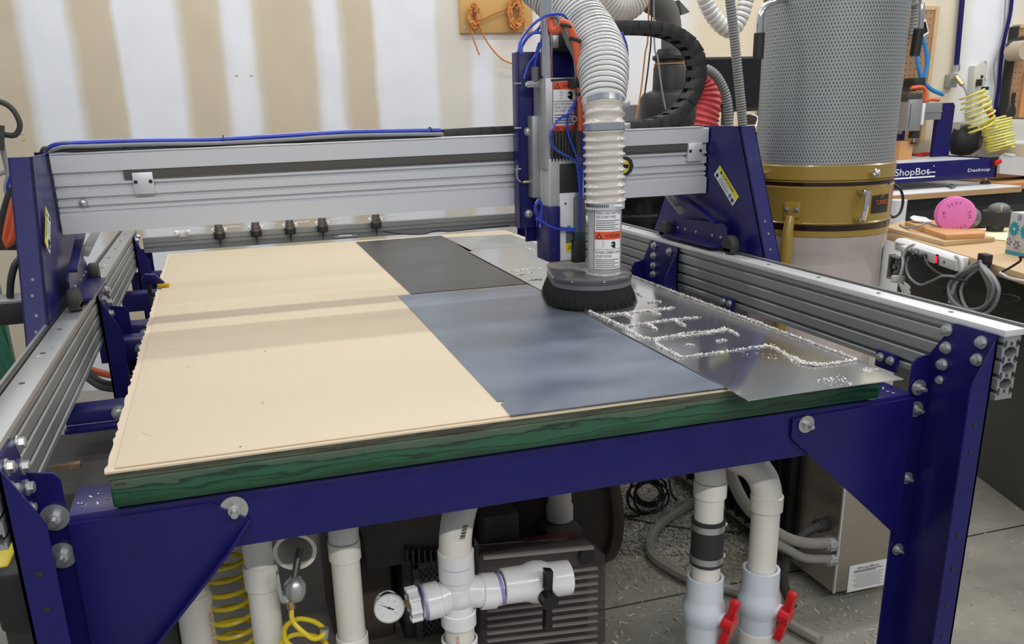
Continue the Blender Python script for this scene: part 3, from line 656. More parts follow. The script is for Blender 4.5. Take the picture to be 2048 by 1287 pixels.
    b.ring(c1+ex*0.77+ey*0.7+o2, (1, 0, 0), H_*0.12, H_*0.03, 14, 5)
    b.build('warning_label', leg, 'yellow and white caution label')
# ------------------------------------------------------------------ bundle of cables along the beam top
def bundle(name, label, mats_, path, r, spread, group='cables'):
    pass
rng = random.Random(5)
def cable(name, m, pts, r, label, cat='cable', group=None, n=8, step=None):
    b = MB(m); b.tube(pts, r, n, step); return tag(b.build(name), label, cat, group)
basepts = [(60, 318), (110, 302), (200, 297), (300, 291), (430, 288), (560, 285), (700, 281), (800, 276), (880, 268)]
for i, (m, r, dz, dy, nm) in enumerate((('black_rubber', 0.0075, -0.002, 0.02, 'lowest black'), ('black_rubber', 0.006, 0.006, 0.04, 'upper black'), ('blue_tube', 0.007, 0.013, 0.022, 'blue'), ('blue_tube', 0.005, 0.010, 0.05, 'rear blue'), ('orange', 0.004, 0.010, 0.065, 'orange'), ('cable_grey', 0.005, 0.004, 0.005, 'grey'), ('cable_grey', 0.004, 0.010, 0.02, 'thin grey'))):
    pts = []
    for k, (px, py) in enumerate(basepts):
        p = at(px, py, Y=YG+0.03); p.y += dy-0.03; p.z = max(p.z, 1.359)*0+1.357+dz+0.003*math.sin(k*1.7+i*2)
        if px == 60: p = V((-0.215, 1.28, 1.35-0.012*i))
        pts.append(p)
    pts = [V((-0.235, 1.30, 1.17-0.01*i)), V((-0.24, 1.29, 1.27))]+pts
    tagm = 'black' if 'black' in m else 'blue' if 'blue' in m else m
    b = MB(m); b.tube(pts, r, 8, 0.03); b.build('cable', gan, nm+' cable of the bundle')
b = MB('black')
for px in (140, 250, 448, 690, 862):
    p = at(px, 285, Y=YG+0.03); b = MB('black'); b.sweep([V((p.x, YG+0.035+math.cos(a)*0.030, 1.364+math.sin(a)*0.013)) for a in [2*PI*i/18 for i in range(18)]], 0.0022, 6, closed=True); b.build('cable_tie', gan)
# ------------------------------------------------------------------ drag chain
YC = 1.215
chain = thing('cable_chain', 'black articulated plastic cable chain arching behind the spindle over the gantry beam', 'cable chain', (1.3, YC, 1.36))
cpath = [at(885, 272, Y=YC), at(950, 268, Y=YC), at(1030, 264, Y=YC), at(1130, 258, Y=YC), at(1245, 256, Y=YC), at(1305, 249, Y=YC), at(1352, 228, Y=YC), at(1383, 186, Y=YC), at(1393, 140, Y=YC), at(1383, 98, Y=YC), at(1350, 70, Y=YC), at(1310, 58, Y=YC), at(1240, 56, Y=YC), at(1150, 60, Y=YC), at(1090, 66, Y=YC)]
cp = resample(cpath, 0.040)
def link_obj(p, d, first=[None]):
    if first[0] is None:
        b = MB('black')
        for yy in (-0.036, 0.030):
            b.prism([(-0.024, yy, -0.019), (0.016, yy, -0.019), (0.025, yy, -0.008), (0.025, yy, 0.008), (0.016, yy, 0.019), (-0.024, yy, 0.019)], (0, 0.006, 0), 0.0015)
            b.cyl((0.014, yy-0.002, 0), (0.014, yy+0.008, 0), 0.004, n=10)
        b.box(-0.012, -0.031, 0.0145, 0.008, 0.031, 0.0175); b.box(-0.012, -0.031, -0.0175, 0.008, 0.031, -0.0145)
        o = b.build('chain_link'); first[0] = o
    else: o = first[0].copy(); COL.objects.link(o)
    setp(o, chain); a = math.atan2(d.z, d.x)
    o.matrix_basis = Matrix.Translation(p) @ Matrix.Rotation(-a, 4, 'Y'); return o
for a, c_ in zip(cp, cp[1:]): link_obj((a+c_)/2, (c_-a).normalized())
b = MB('cable_grey')
for k in range(4): b.sweep([p+V((0, -0.018+0.012*k, 0.002*k)) for p in smooth(cp, 0.04)], 0.005, 6)
b.build('enclosed_cable', chain)

# ================================================================== spindle carriage
car = thing('spindle_carriage', 'dark blue spindle carriage with silver column, warning labels and motor hanging on the gantry beam', 'spindle', (1.2, 1.0, 0.97))
YP = 1.085
bx = lambda a, c_, Y: (at(*a, Y=Y), at(*c_, Y=Y))
def pxbox(b, a, c_, Y, dy, bev=0.0):
    """box whose front face, at distance Y, spans two picture corners"""
    p, q = at(*a, Y=Y), at(*c_, Y=Y); x0, x1 = sorted((p.x, q.x)); z0, z1 = sorted((p.z, q.z)); b.box(x0, Y, z0, x1, Y+dy, z1, bev); return (x0, x1, z0, z1)
b = MB('navy'); X0, X1, Z0, Z1 = pxbox(b, (1033, 104), (1172, 447), YP-0.03, 0.008, 0.001)
b.box(X0-0.001, YP-0.035, Z0, X0+0.005, YP+0.01, Z1, 0.001); bp_ = b.build('back_plate', car)
b = MB('navy'); pxbox(b, (1052, 440), (1090, 480), YP-0.02, 0.01); b.build('lower_tab', car)
for (px, py) in ((1056, 263), (1057, 427)): p = at(px, py, Y=YP-0.03); bolt(bp_, (p.x, YP-0.03, p.z), (0, -1, 0), s=0.95)
pieces('set_screw', bp_, 'steel', [lambda b_, p=at(1034, py, Y=YP-0.035): b_.cyl((p.x-0.008, YP-0.036, p.z), (p.x+0.012, YP-0.036, p.z), 0.0022, n=8) for py in (167, 338, 256)])
# silver angle (z rail) at the left of the column
b = MB('alu'); x0, x1, z0, z1 = pxbox(b, (1065, 232), (1091, 394), YP-0.075, 0.045, 0.001); b.mat('alu_bright'); 
b.box(x1-0.016, YP-0.088, z0, x1, YP-0.03, z1-0.001, 0.001); b.mat('black')
for zz in (z0+0.02, z0+0.08, z0+0.14, z1-0.018): b.cyl((x1-0.008, YP-0.0885, zz), (x1-0.008, YP-0.087, zz), 0.0028, n=10)
b.build('linear_rail', car)
# long chromed rod passing up out of the picture
b = MB('chrome'); p = at(1095, 152, Y=0.985); b.cyl((p.x, 0.985, p.z-0.05), (p.x, 0.985, p.z+0.50), 0.0155, n=24); b.build('slide_rod', car)
b = MB('alu'); p = at(1085, 152, Y=0.985); b.box(p.x-0.003, 0.978, p.z, p.x+0.004, 0.992, p.z+0.50); b.build('slide_rail', car)
# silver column (spindle housing)
YS = 0.945
b = MB('grey_plastic'); b.mat(mat('satin_spindle_housing', (0.42, 0.42, 0.42), 0.4, 0.5)); c0 = pxbox(b, (1091, 156), (1163, 335), YS, 0.10, 0.003); col = b.build('spindle_housing', car)
b = MB('black'); b.prism([at(1102, 163, Y=YS-0.001), at(1146, 160, Y=YS-0.001), at(1146, 156, Y=YS-0.001), at(1102, 158, Y=YS-0.001)], (0, 0.02, 0)); b.build('housing_cap', car)
def warn(b, a, c_, Y, parts, head='WARNING'):
    p, q = at(*a, Y=Y), at(*c_, Y=Y); return p, q
def warning_panel(b, org, ex, ey, nrm, layout):
    """org upper left, ex and ey the label's width and height vectors"""
    W_, H_ = ex.length, ey.length; up = -ey.normalized(); xd = ex.normalized(); o1, o2, o3 = nrm*0.0003, nrm*0.0006, nrm*0.0009
    def rect(x0, y0, x1, y1, o): b.face([org+ex*x0+ey*y0+o, org+ex*x1+ey*y0+o, org+ex*x1+ey*y1+o, org+ex*x0+ey*y1+o])
    b.mat('black_ink'); rect(0, 0, 1, 1, nrm*0.0); b.mat('white_paint'); rect(0.02, 0.006, 0.98, 0.994, o1)
    for it in layout:
        k, y0, y1 = it[0], it[1], it[2]; h = (y1-y0)*H_
        if k == 'bar':
            b.mat('orange_lbl'); rect(0.02, y0, 0.98, y1, o2); b.mat('black_ink')
            b.face([org+ex*0.06+ey*(y1-0.12*(y1-y0))+o3, org+ex*0.30+ey*(y1-0.12*(y1-y0))+o3, org+ex*0.18+ey*(y0+0.12*(y1-y0))+o3])
            b.mat('orange_lbl'); b.face([org+ex*0.11+ey*(y1-0.22*(y1-y0))+nrm*0.0012, org+ex*0.25+ey*(y1-0.22*(y1-y0))+nrm*0.0012, org+ex*0.18+ey*(y0+0.36*(y1-y0))+nrm*0.0012]); b.mat('black_ink')
            b.text(it[3], org+ex*0.36+ey*(y1-0.22*(y1-y0))+o3, xd, up, h*0.52, W_*0.60)
        elif k == 'txt':
            b.mat('black_ink'); b.text(it[3], org+ex*0.06+ey*(y1-0.1*(y1-y0))+o2, xd, up, h*0.72, W_*it[4])
        elif k == 'line': b.mat('black_ink'); rect(0.02, y0, 0.98, y1, o2)
        elif k == 'fine':
            b.mat('grey_plastic'); n_ = it[3]
            for j in range(n_): yy = y0+(y1-y0)*(j+0.25)/n_; rect(0.06, yy, 0.06+(0.84 if j % 2 == 0 else 0.66), yy+(y1-y0)/n_*0.38, o2)
        elif k == 'head':
            b.mat('black_ink'); cx_ = org+ex*0.66+ey*((y0+y1)/2)+o2; r = h*0.38
            b.face([cx_+xd*(math.cos(t)*r*0.85)+up*(math.sin(t)*r) for t in [2*PI*i/16 for i in range(16)]])
            b.face([cx_-xd*r*0.5-up*r*0.4, cx_+xd*r*0.6-up*r*0.3, cx_+xd*r*0.9-up*r*1.25, cx_-xd*r*0.1-up*r*1.2])
            b.mat('white_paint'); b.face([cx_-xd*r*0.9+up*r*0.25+nrm*0.0003, cx_-xd*r*0.1+up*r*0.25+nrm*0.0003, cx_-xd*r*0.1-up*r*0.05+nrm*0.0003, cx_-xd*r*0.9-up*r*0.15+nrm*0.0003])
            b.mat('black_ink')
            for j in (-1, 0, 1): e0 = org+ex*0.28+ey*((y0+y1)/2)+o2+up*(j*r*0.7); b.face([e0, e0+xd*r*0.6, e0+xd*r*0.6+up*r*0.14, e0+up*r*0.14])
b = MB('white_paint'); o_ = at(1105, 163, Y=YS-0.0005); e1 = at(1158, 162, Y=YS-0.0005); e2 = at(1106, 267, Y=YS-0.0005)
warning_panel(b, o_, V((e1.x-o_.x, 0, 0)), V((0, 0, e2.z-o_.z)), V((0, -1, 0)), [('bar', 0.01, 0.155, 'WARNING'), ('head', 0.17, 0.36), ('line', 0.375, 0.385), ('txt', 0.40, 0.46, 'BITS SPINNING AT', 0.9), ('txt', 0.465, 0.525, 'SPEED CAN SHATTER', 0.9), ('txt', 0.53, 0.59, 'OR START FIRE.', 0.7), ('fine', 0.62, 0.83, 4), ('bar', 0.85, 0.985, 'WARNING')])
b.build('warning_label', col, 'orange and white warning label')
# motor body below: finned dark, then light panel
b = MB('dk_grey'); pxbox(b, (1102, 262), (1164, 323), YS-0.004, 0.10, 0.003)
for k in range(9):
    p = at(1104+k*6.5, 262, Y=YS-0.012); q = at(1104, 322, Y=YS-0.012); b.box(p.x, YS-0.012, q.z, p.x+0.003, YS, p.z)
b.build('motor_fins', car)
b = MB(mat('satin_motor_body', (0.50, 0.50, 0.49), 0.4, 0.3)); pxbox(b, (1098, 318), (1168, 520), YS-0.006, 0.11, 0.003)
for k in range(6):
    p = at(1101+k*3.4, 322, Y=YS-0.0085); q = at(1101, 418, Y=YS-0.0085); b.box(p.x, YS-0.0085, q.z, p.x+0.0018, YS-0.004, p.z)
mb_ = b.build('spindle_motor', car)
b = MB('black'); pxbox(b, (1119, 328), (1160, 384), YS-0.009, 0.006, 0.001); b.build('black_panel', mb_)
b = MB('white_paint'); pxbox(b, (1119, 384), (1150, 518), YS-0.008, 0.004, 0.001); b.build('white_panel', mb_)
b = MB('glass_blue'); p = at(1138, 455, Y=YS-0.0095); b.cyl((p.x, YS-0.0095, p.z), (p.x, YS-0.0085, p.z), 0.0065, n=20); b.build('round_sticker', mb_)
b = MB('yellow_lbl'); pxbox(b, (1132, 486), (1147, 502), YS-0.0095, 0.001); b.mat('black_ink'); p = at(1139.5, 494, Y=YS-0.0098)
b.face([p+V((-0.007, 0, -0.006)), p+V((0.007, 0, -0.006)), p+V((0, 0, 0.007))]); b.mat('yellow_lbl'); b.face([p+V((-0.004, -0.0003, -0.0045)), p+V((0.004, -0.0003, -0.0045)), p+V((0, -0.0003, 0.0035))]); b.build('hazard_sticker', mb_, 'yellow hazard triangle sticker')
b = MB('grey_plastic'); pxbox(b, (1132, 463), (1146, 485), YS-0.0095, 0.002, 0.0005); b.build('terminal_cover', mb_); b = MB('black'); p = at(1131, 383+24, Y=YS-0.0085); b.cyl((p.x, YS-0.0095, p.z), (p.x, YS-0.008, p.z), 0.003, n=12); b.build('sight_hole', mb_)
b = MB('navy'); pxbox(b, (1098, 414), (1121, 522), YS-0.022, 0.10, 0.002); b.build('clamp_plate', car)
pieces('socket_screw', car, 'steel_dark', [lambda b_, p=at(1107, py, Y=YS-0.0225): b_.cyl((p.x, YS-0.024, p.z), (p.x, YS-0.02, p.z), 0.0032, n=10) for py in (445, 498)])
b = MB('grey_plastic'); pxbox(b, (1150, 394), (1172, 520), YS-0.02, 0.07, 0.004); b.mat('black'); pxbox(b, (1148, 480), (1172, 524), YS-0.03, 0.05, 0.004); b.mat(mat('dark_green_plastic', (0.02, 0.06, 0.05), 0.3)); pxbox(b, (1150, 465), (1171, 481), YS-0.025, 0.03, 0.002)
b.build('valve_block', car)
# pneumatic elbow at the left of the column
b = MB('grey_plastic'); p = at(1070, 150, Y=1.0); b.cyl((p.x, 1.0, p.z-0.016), (p.x, 1.0, p.z+0.022), 0.010, n=16); b.mat('steel'); b.cyl((p.x-0.022, 1.0, p.z-0.024), (p.x+0.016, 1.0, p.z-0.024), 0.010, n=6); b.cyl((p.x-0.028, 1.0, p.z-0.024), (p.x-0.02, 1.0, p.z-0.024), 0.006, n=12); b.build('pneumatic_elbow', car)
b = MB('brass'); p = at(1048, 364, Y=1.04); b.cyl((p.x-0.004, 1.04, p.z), (p.x+0.018, 1.04, p.z), 0.0042, n=10); b.mat('cable_grey'); b.tube([at(1035, 330, Y=1.04), at(1034, 355, Y=1.04), at(1042, 364, Y=1.04)], 0.0025, 6); b.build('proximity_sensor', car)
b = MB('black'); p = at(1142, 160, Y=0.93); b.box(p.x-0.004, 0.90, p.z-0.02, p.x+0.03, 0.95, p.z+0.004, 0.003); b.build('cable_clamp', car); b = MB('steel'); p = at(1145, 238, Y=0.93); b.mat('steel'); b.cyl((p.x, 0.93, p.z), (p.x, 0.915, p.z), 0.009, n=18); b.mat('black'); b.cyl((p.x, 0.9145, p.z), (p.x, 0.916, p.z), 0.0045, n=6); b.build('socket_screw', car)
b = MB('steel_dark'); p = at(1093, 445, Y=1.0); q = at(1093, 497, Y=1.0); b.cyl(p, q, 0.004, n=10); b.mat('navy'); p = at(1075, 452, Y=1.03); q = at(1088, 478, Y=1.03); b.box(p.x, 1.03, q.z, q.x, 1.04, p.z); b.build('air_cylinder', car)
# ------------------------------------------------------------------ dust shoe
shoe = thing('dust_shoe', 'grey dust shoe with a skirt of black bristles around the spindle', 'dust shoe', (1.25, 0.9, 0.885))
A_, B_ = V((1.267, 0.971, 0)), V((1.229, 0.83, 0))
def capsule(r, z, n=20, k=1.0):
    d_ = (B_-A_).normalized(); a0_ = math.atan2(d_.y, d_.x); pts = []
    for i in range(n+1): a = a0_-PI/2+PI*i/n; pts.append(B_+V((math.cos(a)*r, math.sin(a)*r, z)))
    for i in range(n+1): a = a0_+PI/2+PI*i/n; pts.append(A_+V((math.cos(a)*r, math.sin(a)*r, z)))
    return pts
def loft(b, rings, cap=True):
    n = len(rings[0]); vs = [p for r_ in rings for p in r_]; fs = []
    for j in range(len(rings)-1):
        for i in range(n): fs.append((j*n+i, j*n+(i+1) % n, (j+1)*n+(i+1) % n, (j+1)*n+i))
    if cap: fs += [tuple(range(n))[::-1], tuple(range((len(rings)-1)*n, len(rings)*n))]
    b._vf(vs, fs)
b = MB(mat('clear_grey_shoe', (0.10, 0.10, 0.105), 0.25, coat=0.3)); loft(b, [capsule(0.109, 0.951), capsule(0.112, 0.954), capsule(0.112, 0.958)]); loft(b, [capsule(0.111, 0.9585), capsule(0.114, 0.960), capsule(0.114, 0.967), capsule(0.111, 0.969)]); sp_ = b.build('shoe_plate', shoe)
b = MB('grey_plastic'); loft(b, [capsule(0.108, 0.938), capsule(0.112, 0.939), capsule(0.112, 0.9515), capsule(0.108, 0.952)]); b.build('brush_holder', shoe)
for k in (1, 6, 11, 16, 24, 29, 34): b = MB('steel'); p = capsule(0.1141, 0.963)[k]; c_ = capsule(0.06, 0.963)[k]; d_ = (p-c_).normalized(); b.cyl(p-d_*0.004, p+d_*0.0016, 0.003, n=10); b.build('edge_screw', sp_)
b = MB('bristle'); rings = []
rng = random.Random(2)
outer = 420
def caps_pt(t, r, z):
    L = (B_-A_).length; d_ = (B_-A_).normalized(); nn = V((-d_.y, d_.x, 0)); per = 2*L+2*PI*0.11; s_ = t*per
    if s_ < L: return A_+d_*s_-nn*r+V((0, 0, z))
    s_ -= L
    if s_ < PI*0.11: a = s_/0.11; return B_-nn*(r*math.cos(a))+d_*(r*math.sin(a))+V((0, 0, z))
    s_ -= PI*0.11
    if s_ < L: return B_-d_*s_+nn*r+V((0, 0, z))
    s_ -= L; a = s_/0.11; return A_+nn*(r*math.cos(a))-d_*(r*math.sin(a))+V((0, 0, z))
loft(b, [[caps_pt(i/160, 0.107, 0.940) for i in range(160)], [caps_pt(i/160, 0.119, 0.905) for i in range(160)], [caps_pt(i/160, 0.125, 0.8905+0.0015*rng.random()) for i in range(160)]])
for k in range(2600):
    t = rng.random(); dt = rng.gauss(0, 0.002); fl = rng.uniform(0.124, 0.133); z1 = rng.uniform(0.886, 0.893)
    p = caps_pt(t, 0.1085, 0.941); m_ = caps_pt(t+dt*0.5, 0.120+rng.uniform(0, 0.002), 0.912); q = caps_pt(t+dt, fl, z1); w_ = (q-p).cross(V((0, 0, 1))).normalized()*0.0006
    w_ = (caps_pt(t+0.001, 0.1, 0)-caps_pt(t-0.001, 0.1, 0)).normalized()*0.0007
    b._vf([p-w_, p+w_, m_+w_, m_-w_, q+w_*0.6, q-w_*0.6], [(0, 1, 2, 3), (3, 2, 4, 5)])
br = b.build('bristle_skirt', shoe); br['kind'] = 'stuff'
# extraction port with its label
PC = at(1208, 546, Z=0.968); TOPZ = at(1210, 400, Y=PC.y).z
b = MB(mat('grey_clear_port', (0.42, 0.42, 0.41), 0.15, coat=0.5)); rp = rad(PC, 33)
b.lathe([(rp+0.003, 0), (rp+0.002, 0.004), (rp, 0.006), (rp, TOPZ-0.968+0.03)], (PC.x, PC.y, 0.968), n=40); port = b.build('extraction_port', shoe)
b = MB('white_paint')
toc = V((CAMLOC.x-PC.x, CAMLOC.y-PC.y, 0)).normalized(); tr_ = V((-toc.y, toc.x, 0))*1
tr_ = tr_ if tr_.dot(RX) > 0 else -tr_
# the label is wrapped round the pipe: build flat then bend
zt, zb = at(1210, 405, Y=PC.y).z-0.004, at(1210, 533, Y=PC.y).z
tmp = MB('white_paint'); W_ = rp*1.75
warning_panel(tmp, V((0, 0, 0)), V((W_, 0, 0)), V((0, 0, zb-zt)), V((0, -1, 0)), [('txt', 0.015, 0.075, 'BITS SPINNING AT HIGH', 0.85), ('txt', 0.08, 0.135, 'SPEED CAN SHATTER', 0.88), ('txt', 0.14, 0.195, 'OR START FIRE.', 0.70), ('fine', 0.215, 0.38, 5), ('bar', 0.40, 0.525, 'WARNING'), ('head', 0.54, 0.665), ('line', 0.675, 0.68), ('txt', 0.69, 0.75, 'FLYING DEBRIS AND', 0.88), ('txt', 0.755, 0.81, 'LOUD NOISE.', 0.55), ('fine', 0.83, 0.98, 5)])
bmesh.ops.triangulate(tmp.bm, faces=tmp.bm.faces[:])
for it_ in range(4):
    es = [e for e in tmp.bm.edges if abs(e.verts[0].co.x-e.verts[1].co.x) > 0.010]
    if es: bmesh.ops.subdivide_edges(tmp.bm, edges=es, cuts=1)
    bmesh.ops.triangulate(tmp.bm, faces=[f for f in tmp.bm.faces if len(f.verts) > 3])
for v in tmp.bm.verts:
    a = (v.co.x)/rp-0.62; r = rp+0.0008-v.co.y; v.co = V((PC.x, PC.y, zt+v.co.z))+toc*(math.cos(a)*r)+tr_*(math.sin(a)*r)
me = bpy.data.meshes.new('warning_label'); tmp.bm.to_mesh(me); tmp.bm.free()
for m_ in tmp.mats: me.materials.append(m_)
o = bpy.data.objects.new('warning_label', me); COL.objects.link(o); setp(o, port); o['label'] = 'long white warning label with orange bar'
# ------------------------------------------------------------------ main dust hose
hose = thing('dust_hose', 'large clear ribbed dust hose rising from the dust shoe out of view', 'hose', (PC.x, PC.y, TOPZ))
yh = PC.y
hp = [at(1210, 408, Y=yh), at(1209, 360, Y=yh), at(1208, 300, Y=yh), at(1208, 240, Y=yh), at(1207, 195, Y=yh+0.02), at(1207, 150, Y=yh+0.06), at(1197, 100, Y=yh+0.13), at(1168, 50, Y=yh+0.22), at(1125, 5, Y=yh+0.31), at(1070, -45, Y=yh+0.38), at(1005, -100, Y=yh+0.44), at(930, -190, Y=yh+0.5), at(880, -330, Y=yh+0.55)]
pts = smooth(hp, 0.002); tot = [0]
for a, c_ in zip(pts, pts[1:]): tot.append(tot[-1]+(c_-a).length)
Llow = (at(1208, 205, Y=yh)-hp[0]).length
def hr(i):
    s_ = tot[i]
    if s_ < Llow: ph = (s_/0.0205) % 1; base = rad(hp[2], 37); return base+0.0085*(1-abs(2*ph-1))**2.0
    ph = ((s_-Llow)/0.0135) % 1; g = min(1, (s_-Llow)/0.12); return rad(hp[2], 40.5)+0.014*g+0.0035*abs(math.sin(PI*ph))**0.6
k = next(i for i, s_ in enumerate(tot) if s_ >= Llow)
b = MB('hose_low'); b.sweep(pts[:k+1], hr, 36, cap=False); b.build('lower_hose_section', hose)
b = MB('hose'); pp_ = pts[k:]; b.sweep(pp_, lambda i: hr(i+k), 40, cap=False); up_ = b.build('upper_hose_section', hose)
b = MB('hose_dark'); nt_ = int((tot[-1]-Llow)/0.0135)
for q in range(1, nt_):
    s_ = Llow+q*0.0135; i = next(j for j, t_ in enumerate(tot) if t_ >= s_); d_ = (pts[min(i+1, len(pts)-1)]-pts[i-1]).normalized(); b.ring(pts[i], d_, hr(i)+0.0006, 0.0011, 32, 5)
b.build('wire_helix', up_)
for s_ in (Llow-0.004, Llow-0.062):
    i = next(j for j, t_ in enumerate(tot) if t_ >= s_); c_ = pts[i]; d_ = (pts[i+1]-pts[i-1]).normalized(); r = rad(hp[2], 41)
    b = MB('chrome'); b.lathe([(r, -0.009), (r+0.002, -0.009), (r+0.002, 0.009), (r, 0.009)], c_, d_, n=40); b.mat('steel'); t0 = c_+tr_*r+toc*0.01; b.box(t0.x-0.006, t0.y-0.01, t0.z-0.008, t0.x+0.012, t0.y+0.01, t0.z+0.008, 0.002); b.build('hose_clamp', hose)
r = rad(hp[0], 37.5); b = MB('alu_bright'); b.lathe([(r, -0.011), (r+0.0022, -0.011), (r+0.0022, 0.011), (r, 0.011)], hp[0], n=40)
c_ = hp[0]+toc*(r*0.80)+tr_*(r*0.55); b.mat('chrome'); b.cyl(c_-tr_*0.018, c_+tr_*0.018, 0.0065, n=12); b.mat('black')
for j in range(16): a = -1.2+j*0.09; c_ = hp[0]+toc*(math.cos(a)*(r+0.0024))+tr_*(math.sin(a)*(r+0.0024)); b.box(c_.x-0.001, c_.y-0.001, c_.z-0.004, c_.x+0.001, c_.y+0.001, c_.z+0.004)
b.build('hose_clamp', hose)
# ------------------------------------------------------------------ cables and tubes at the spindle
cb_ = MB('orange'); cb_.tube([at(1100, 35, Y=0.96), at(1105, 60, Y=0.95), at(1118, 58, Y=0.93), at(1124, 44, Y=0.92), at(1135, 48, Y=0.91), at(1148, 75, Y=0.91), at(1155, 110, Y=0.91), at(1160, 150, Y=0.91), at(1162, 200, Y=0.91), at(1163, 260, Y=0.92)], 0.0105, 12)
oc = tag(cb_.build('power_cable'), 'thick orange power cable looping down beside the big dust hose', 'cable')
for (px, py) in ((1132, 52), (1150, 80), (1163, 188)):
    p = at(px, py, Y=0.91); b = MB('black'); b.ring(p, (0.25 if py < 100 else 0, 0, 1), 0.0135, 0.0045, 20, 6); b.build('hook_and_loop_strap', oc)
tubes = [
 ('blue air tube arching highest over the carriage plate', [(1037, 104), (1042, 80), (1060, 55), (1085, 35), (1110, 28), (1130, 32), (1140, 50), (1158, 100), (1166, 200), (1165, 330), (1160, 400), (1158, 460)], 0.0038, 0.935, 'blue_tube'),
 ('second blue air tube curling down the left of the plate', [(1042, 110), (1046, 85), (1066, 66), (1085, 68), (1080, 90), (1072, 115), (1068, 140)], 0.0042, 0.99, 'blue_tube'),
 ('blue air tube coiling behind the chrome rod', [(1040, 100), (1055, 75), (1075, 60), (1084, 45), (1084, 30), (1092, 26)], 0.004, 1.0, 'blue_tube'),
 ('thin blue tube dropping to the pneumatic elbow', [(1078, 85), (1070, 110), (1056, 130), (1048, 158)], 0.0028, 0.985, 'blue_tube'),
 ('blue air tube bowing out over the warning label', [(1155, 195), (1140, 225), (1118, 238), (1102, 262), (1104, 290), (1125, 308), (1146, 318), (1155, 335), (1160, 400), (1160, 458)], 0.0036, 0.915, 'blue_tube'),
 ('blue air tube hanging straight beside the label', [(1150, 205), (1136, 230), (1136, 265), (1148, 300), (1158, 330), (1163, 380), (1160, 440)], 0.0034, 0.925, 'blue_tube'),
 ('small blue loop of tube below the silver rail', [(1080, 455), (1082, 432), (1084, 410), (1076, 400), (1070, 412), (1073, 430), (1090, 445), (1120, 455), (1150, 458)], 0.0036, 0.93, 'blue_tube'),
 ('blue tube leading across the clamp plate', [(1072, 437), (1086, 444), (1110, 456), (1150, 462)], 0.0034, 0.92, 'blue_tube'),
 ('blue air tube bulging out behind the dust hose', [(1243, 65), (1252, 90), (1254, 115), (1251, 135)], 0.0045, 1.02, 'blue_tube'),
 ('grey cable looping beside the orange cable', [(1100, 30), (1112, 34), (1122, 48), (1128, 60), (1150, 120), (1153, 200), (1153, 330)], 0.0055, 0.945, 'cable_grey'),
 ('dark signal cable down the front of the motor', [(1152, 200), (1154, 250), (1156, 300), (1158, 335)], 0.007, 0.925, 'dk_grey')]
for lab, pp2, r, Y_, m in tubes:
    b = MB(m); n2 = len(pp2); b.tube([at(x, y, Y=Y_+0.006*math.sin(i*1.3)) for i, (x, y) in enumerate(pp2)], r, 8, 0.012); tag(b.build('air_tube' if 'blue' in m else 'signal_cable'), lab, 'tube' if 'blue' in m else 'cable', 'tubes and cables at the spindle')
b = MB('black'); pxbox(b, (1105, 62), (1160, 102), 1.03, 0.06, 0.006); b.mat('steel'); pxbox(b, (1098, 70), (1118, 96), 1.02, 0.02, 0.003); b.build('cable_bracket', car)
# dark disc and emblem tag seen past the hose
b = MB('black'); p = at(1246, 332, Y=1.08); b.lathe([(0.001, 0), (0.030, 0), (0.030, 0.012), (0.001, 0.012)], p, (0, -1, 0), n=10); b.mat('yellow_lbl'); b.cyl(p+V((-0.006, -0.0125, 0)), p+V((-0.006, -0.0135, 0)), 0.021, n=20); b.mat('brown_stripe'); b.box(p.x-0.027, p.y-0.015, p.z-0.006, p.x+0.012, p.y-0.0136, p.z+0.006); b.build('round_emblem', car)

# ================================================================== tool rack and tool holders
rack = thing('tool_rack', 'grey aluminium tool rail with white forks running behind the spoilboard', 'tool rack', (0.8, 2.62, 0.8))
YT = 2.62
ra, rb_ = at(300, 487, Y=YT), at(1040, 439, Y=YT)
zt_ = 0.932
b = MB('alu'); extrude_loops(b, [[(0, 0), (0, 0.014), (0.006, 0.016), (0.006, 0.022), (0, 0.024), (0, 0.04), (0.04, 0.04), (0.04, 0)]], (-0.10, YT, zt_-0.062), (0, 1, 0), (0, 0, 1), (XR-XL-0.04, 0, 0)); b.box(-0.10, YT+0.002, zt_-0.02, XR-0.02, YT+0.04, zt_+0.002); b.build('mounting_rail', rack)
def fork(x, z):
    b = MB('white_paint'); 
    for s in (-1, 1): b.prism([(x+s*0.013, YT-0.035, z), (x+s*0.028, YT-0.045, z), (x+s*0.034, YT-0.03, z), (x+s*0.03, YT+0.005, z), (x+s*0.012, YT+0.005, z), (x+s*0.016, YT-0.02, z)], (0, 0, 0.013), 0.002)
    b.box(x-0.02, YT-0.004, z-0.016, x+0.02, YT+0.004, z+0.012, 0.001); b.build('tool_fork', rack)
    b = MB('alu_bright'); b.box(x+0.03, YT-0.002, z+0.012, x+0.095, YT+0.02, z+0.015); b.build('strip', rack)
holders = [(439, 470), (512, 462), (580, 456), (645, 453), (752, 445)]
for k, (px, py) in enumerate([(366, 473)]+holders):
    p = at(px, py, Y=YT-0.03); fork(p.x, 0.945)
first = None
hl = ['tapered tool holder at the left end of the rack', 'tapered tool holder with a stubby bit, second along the rack', 'tapered tool holder in the middle of the rack', 'tapered tool holder standing where the dark sheet begins, fourth along', 'tapered tool holder set apart at the right end of the row']
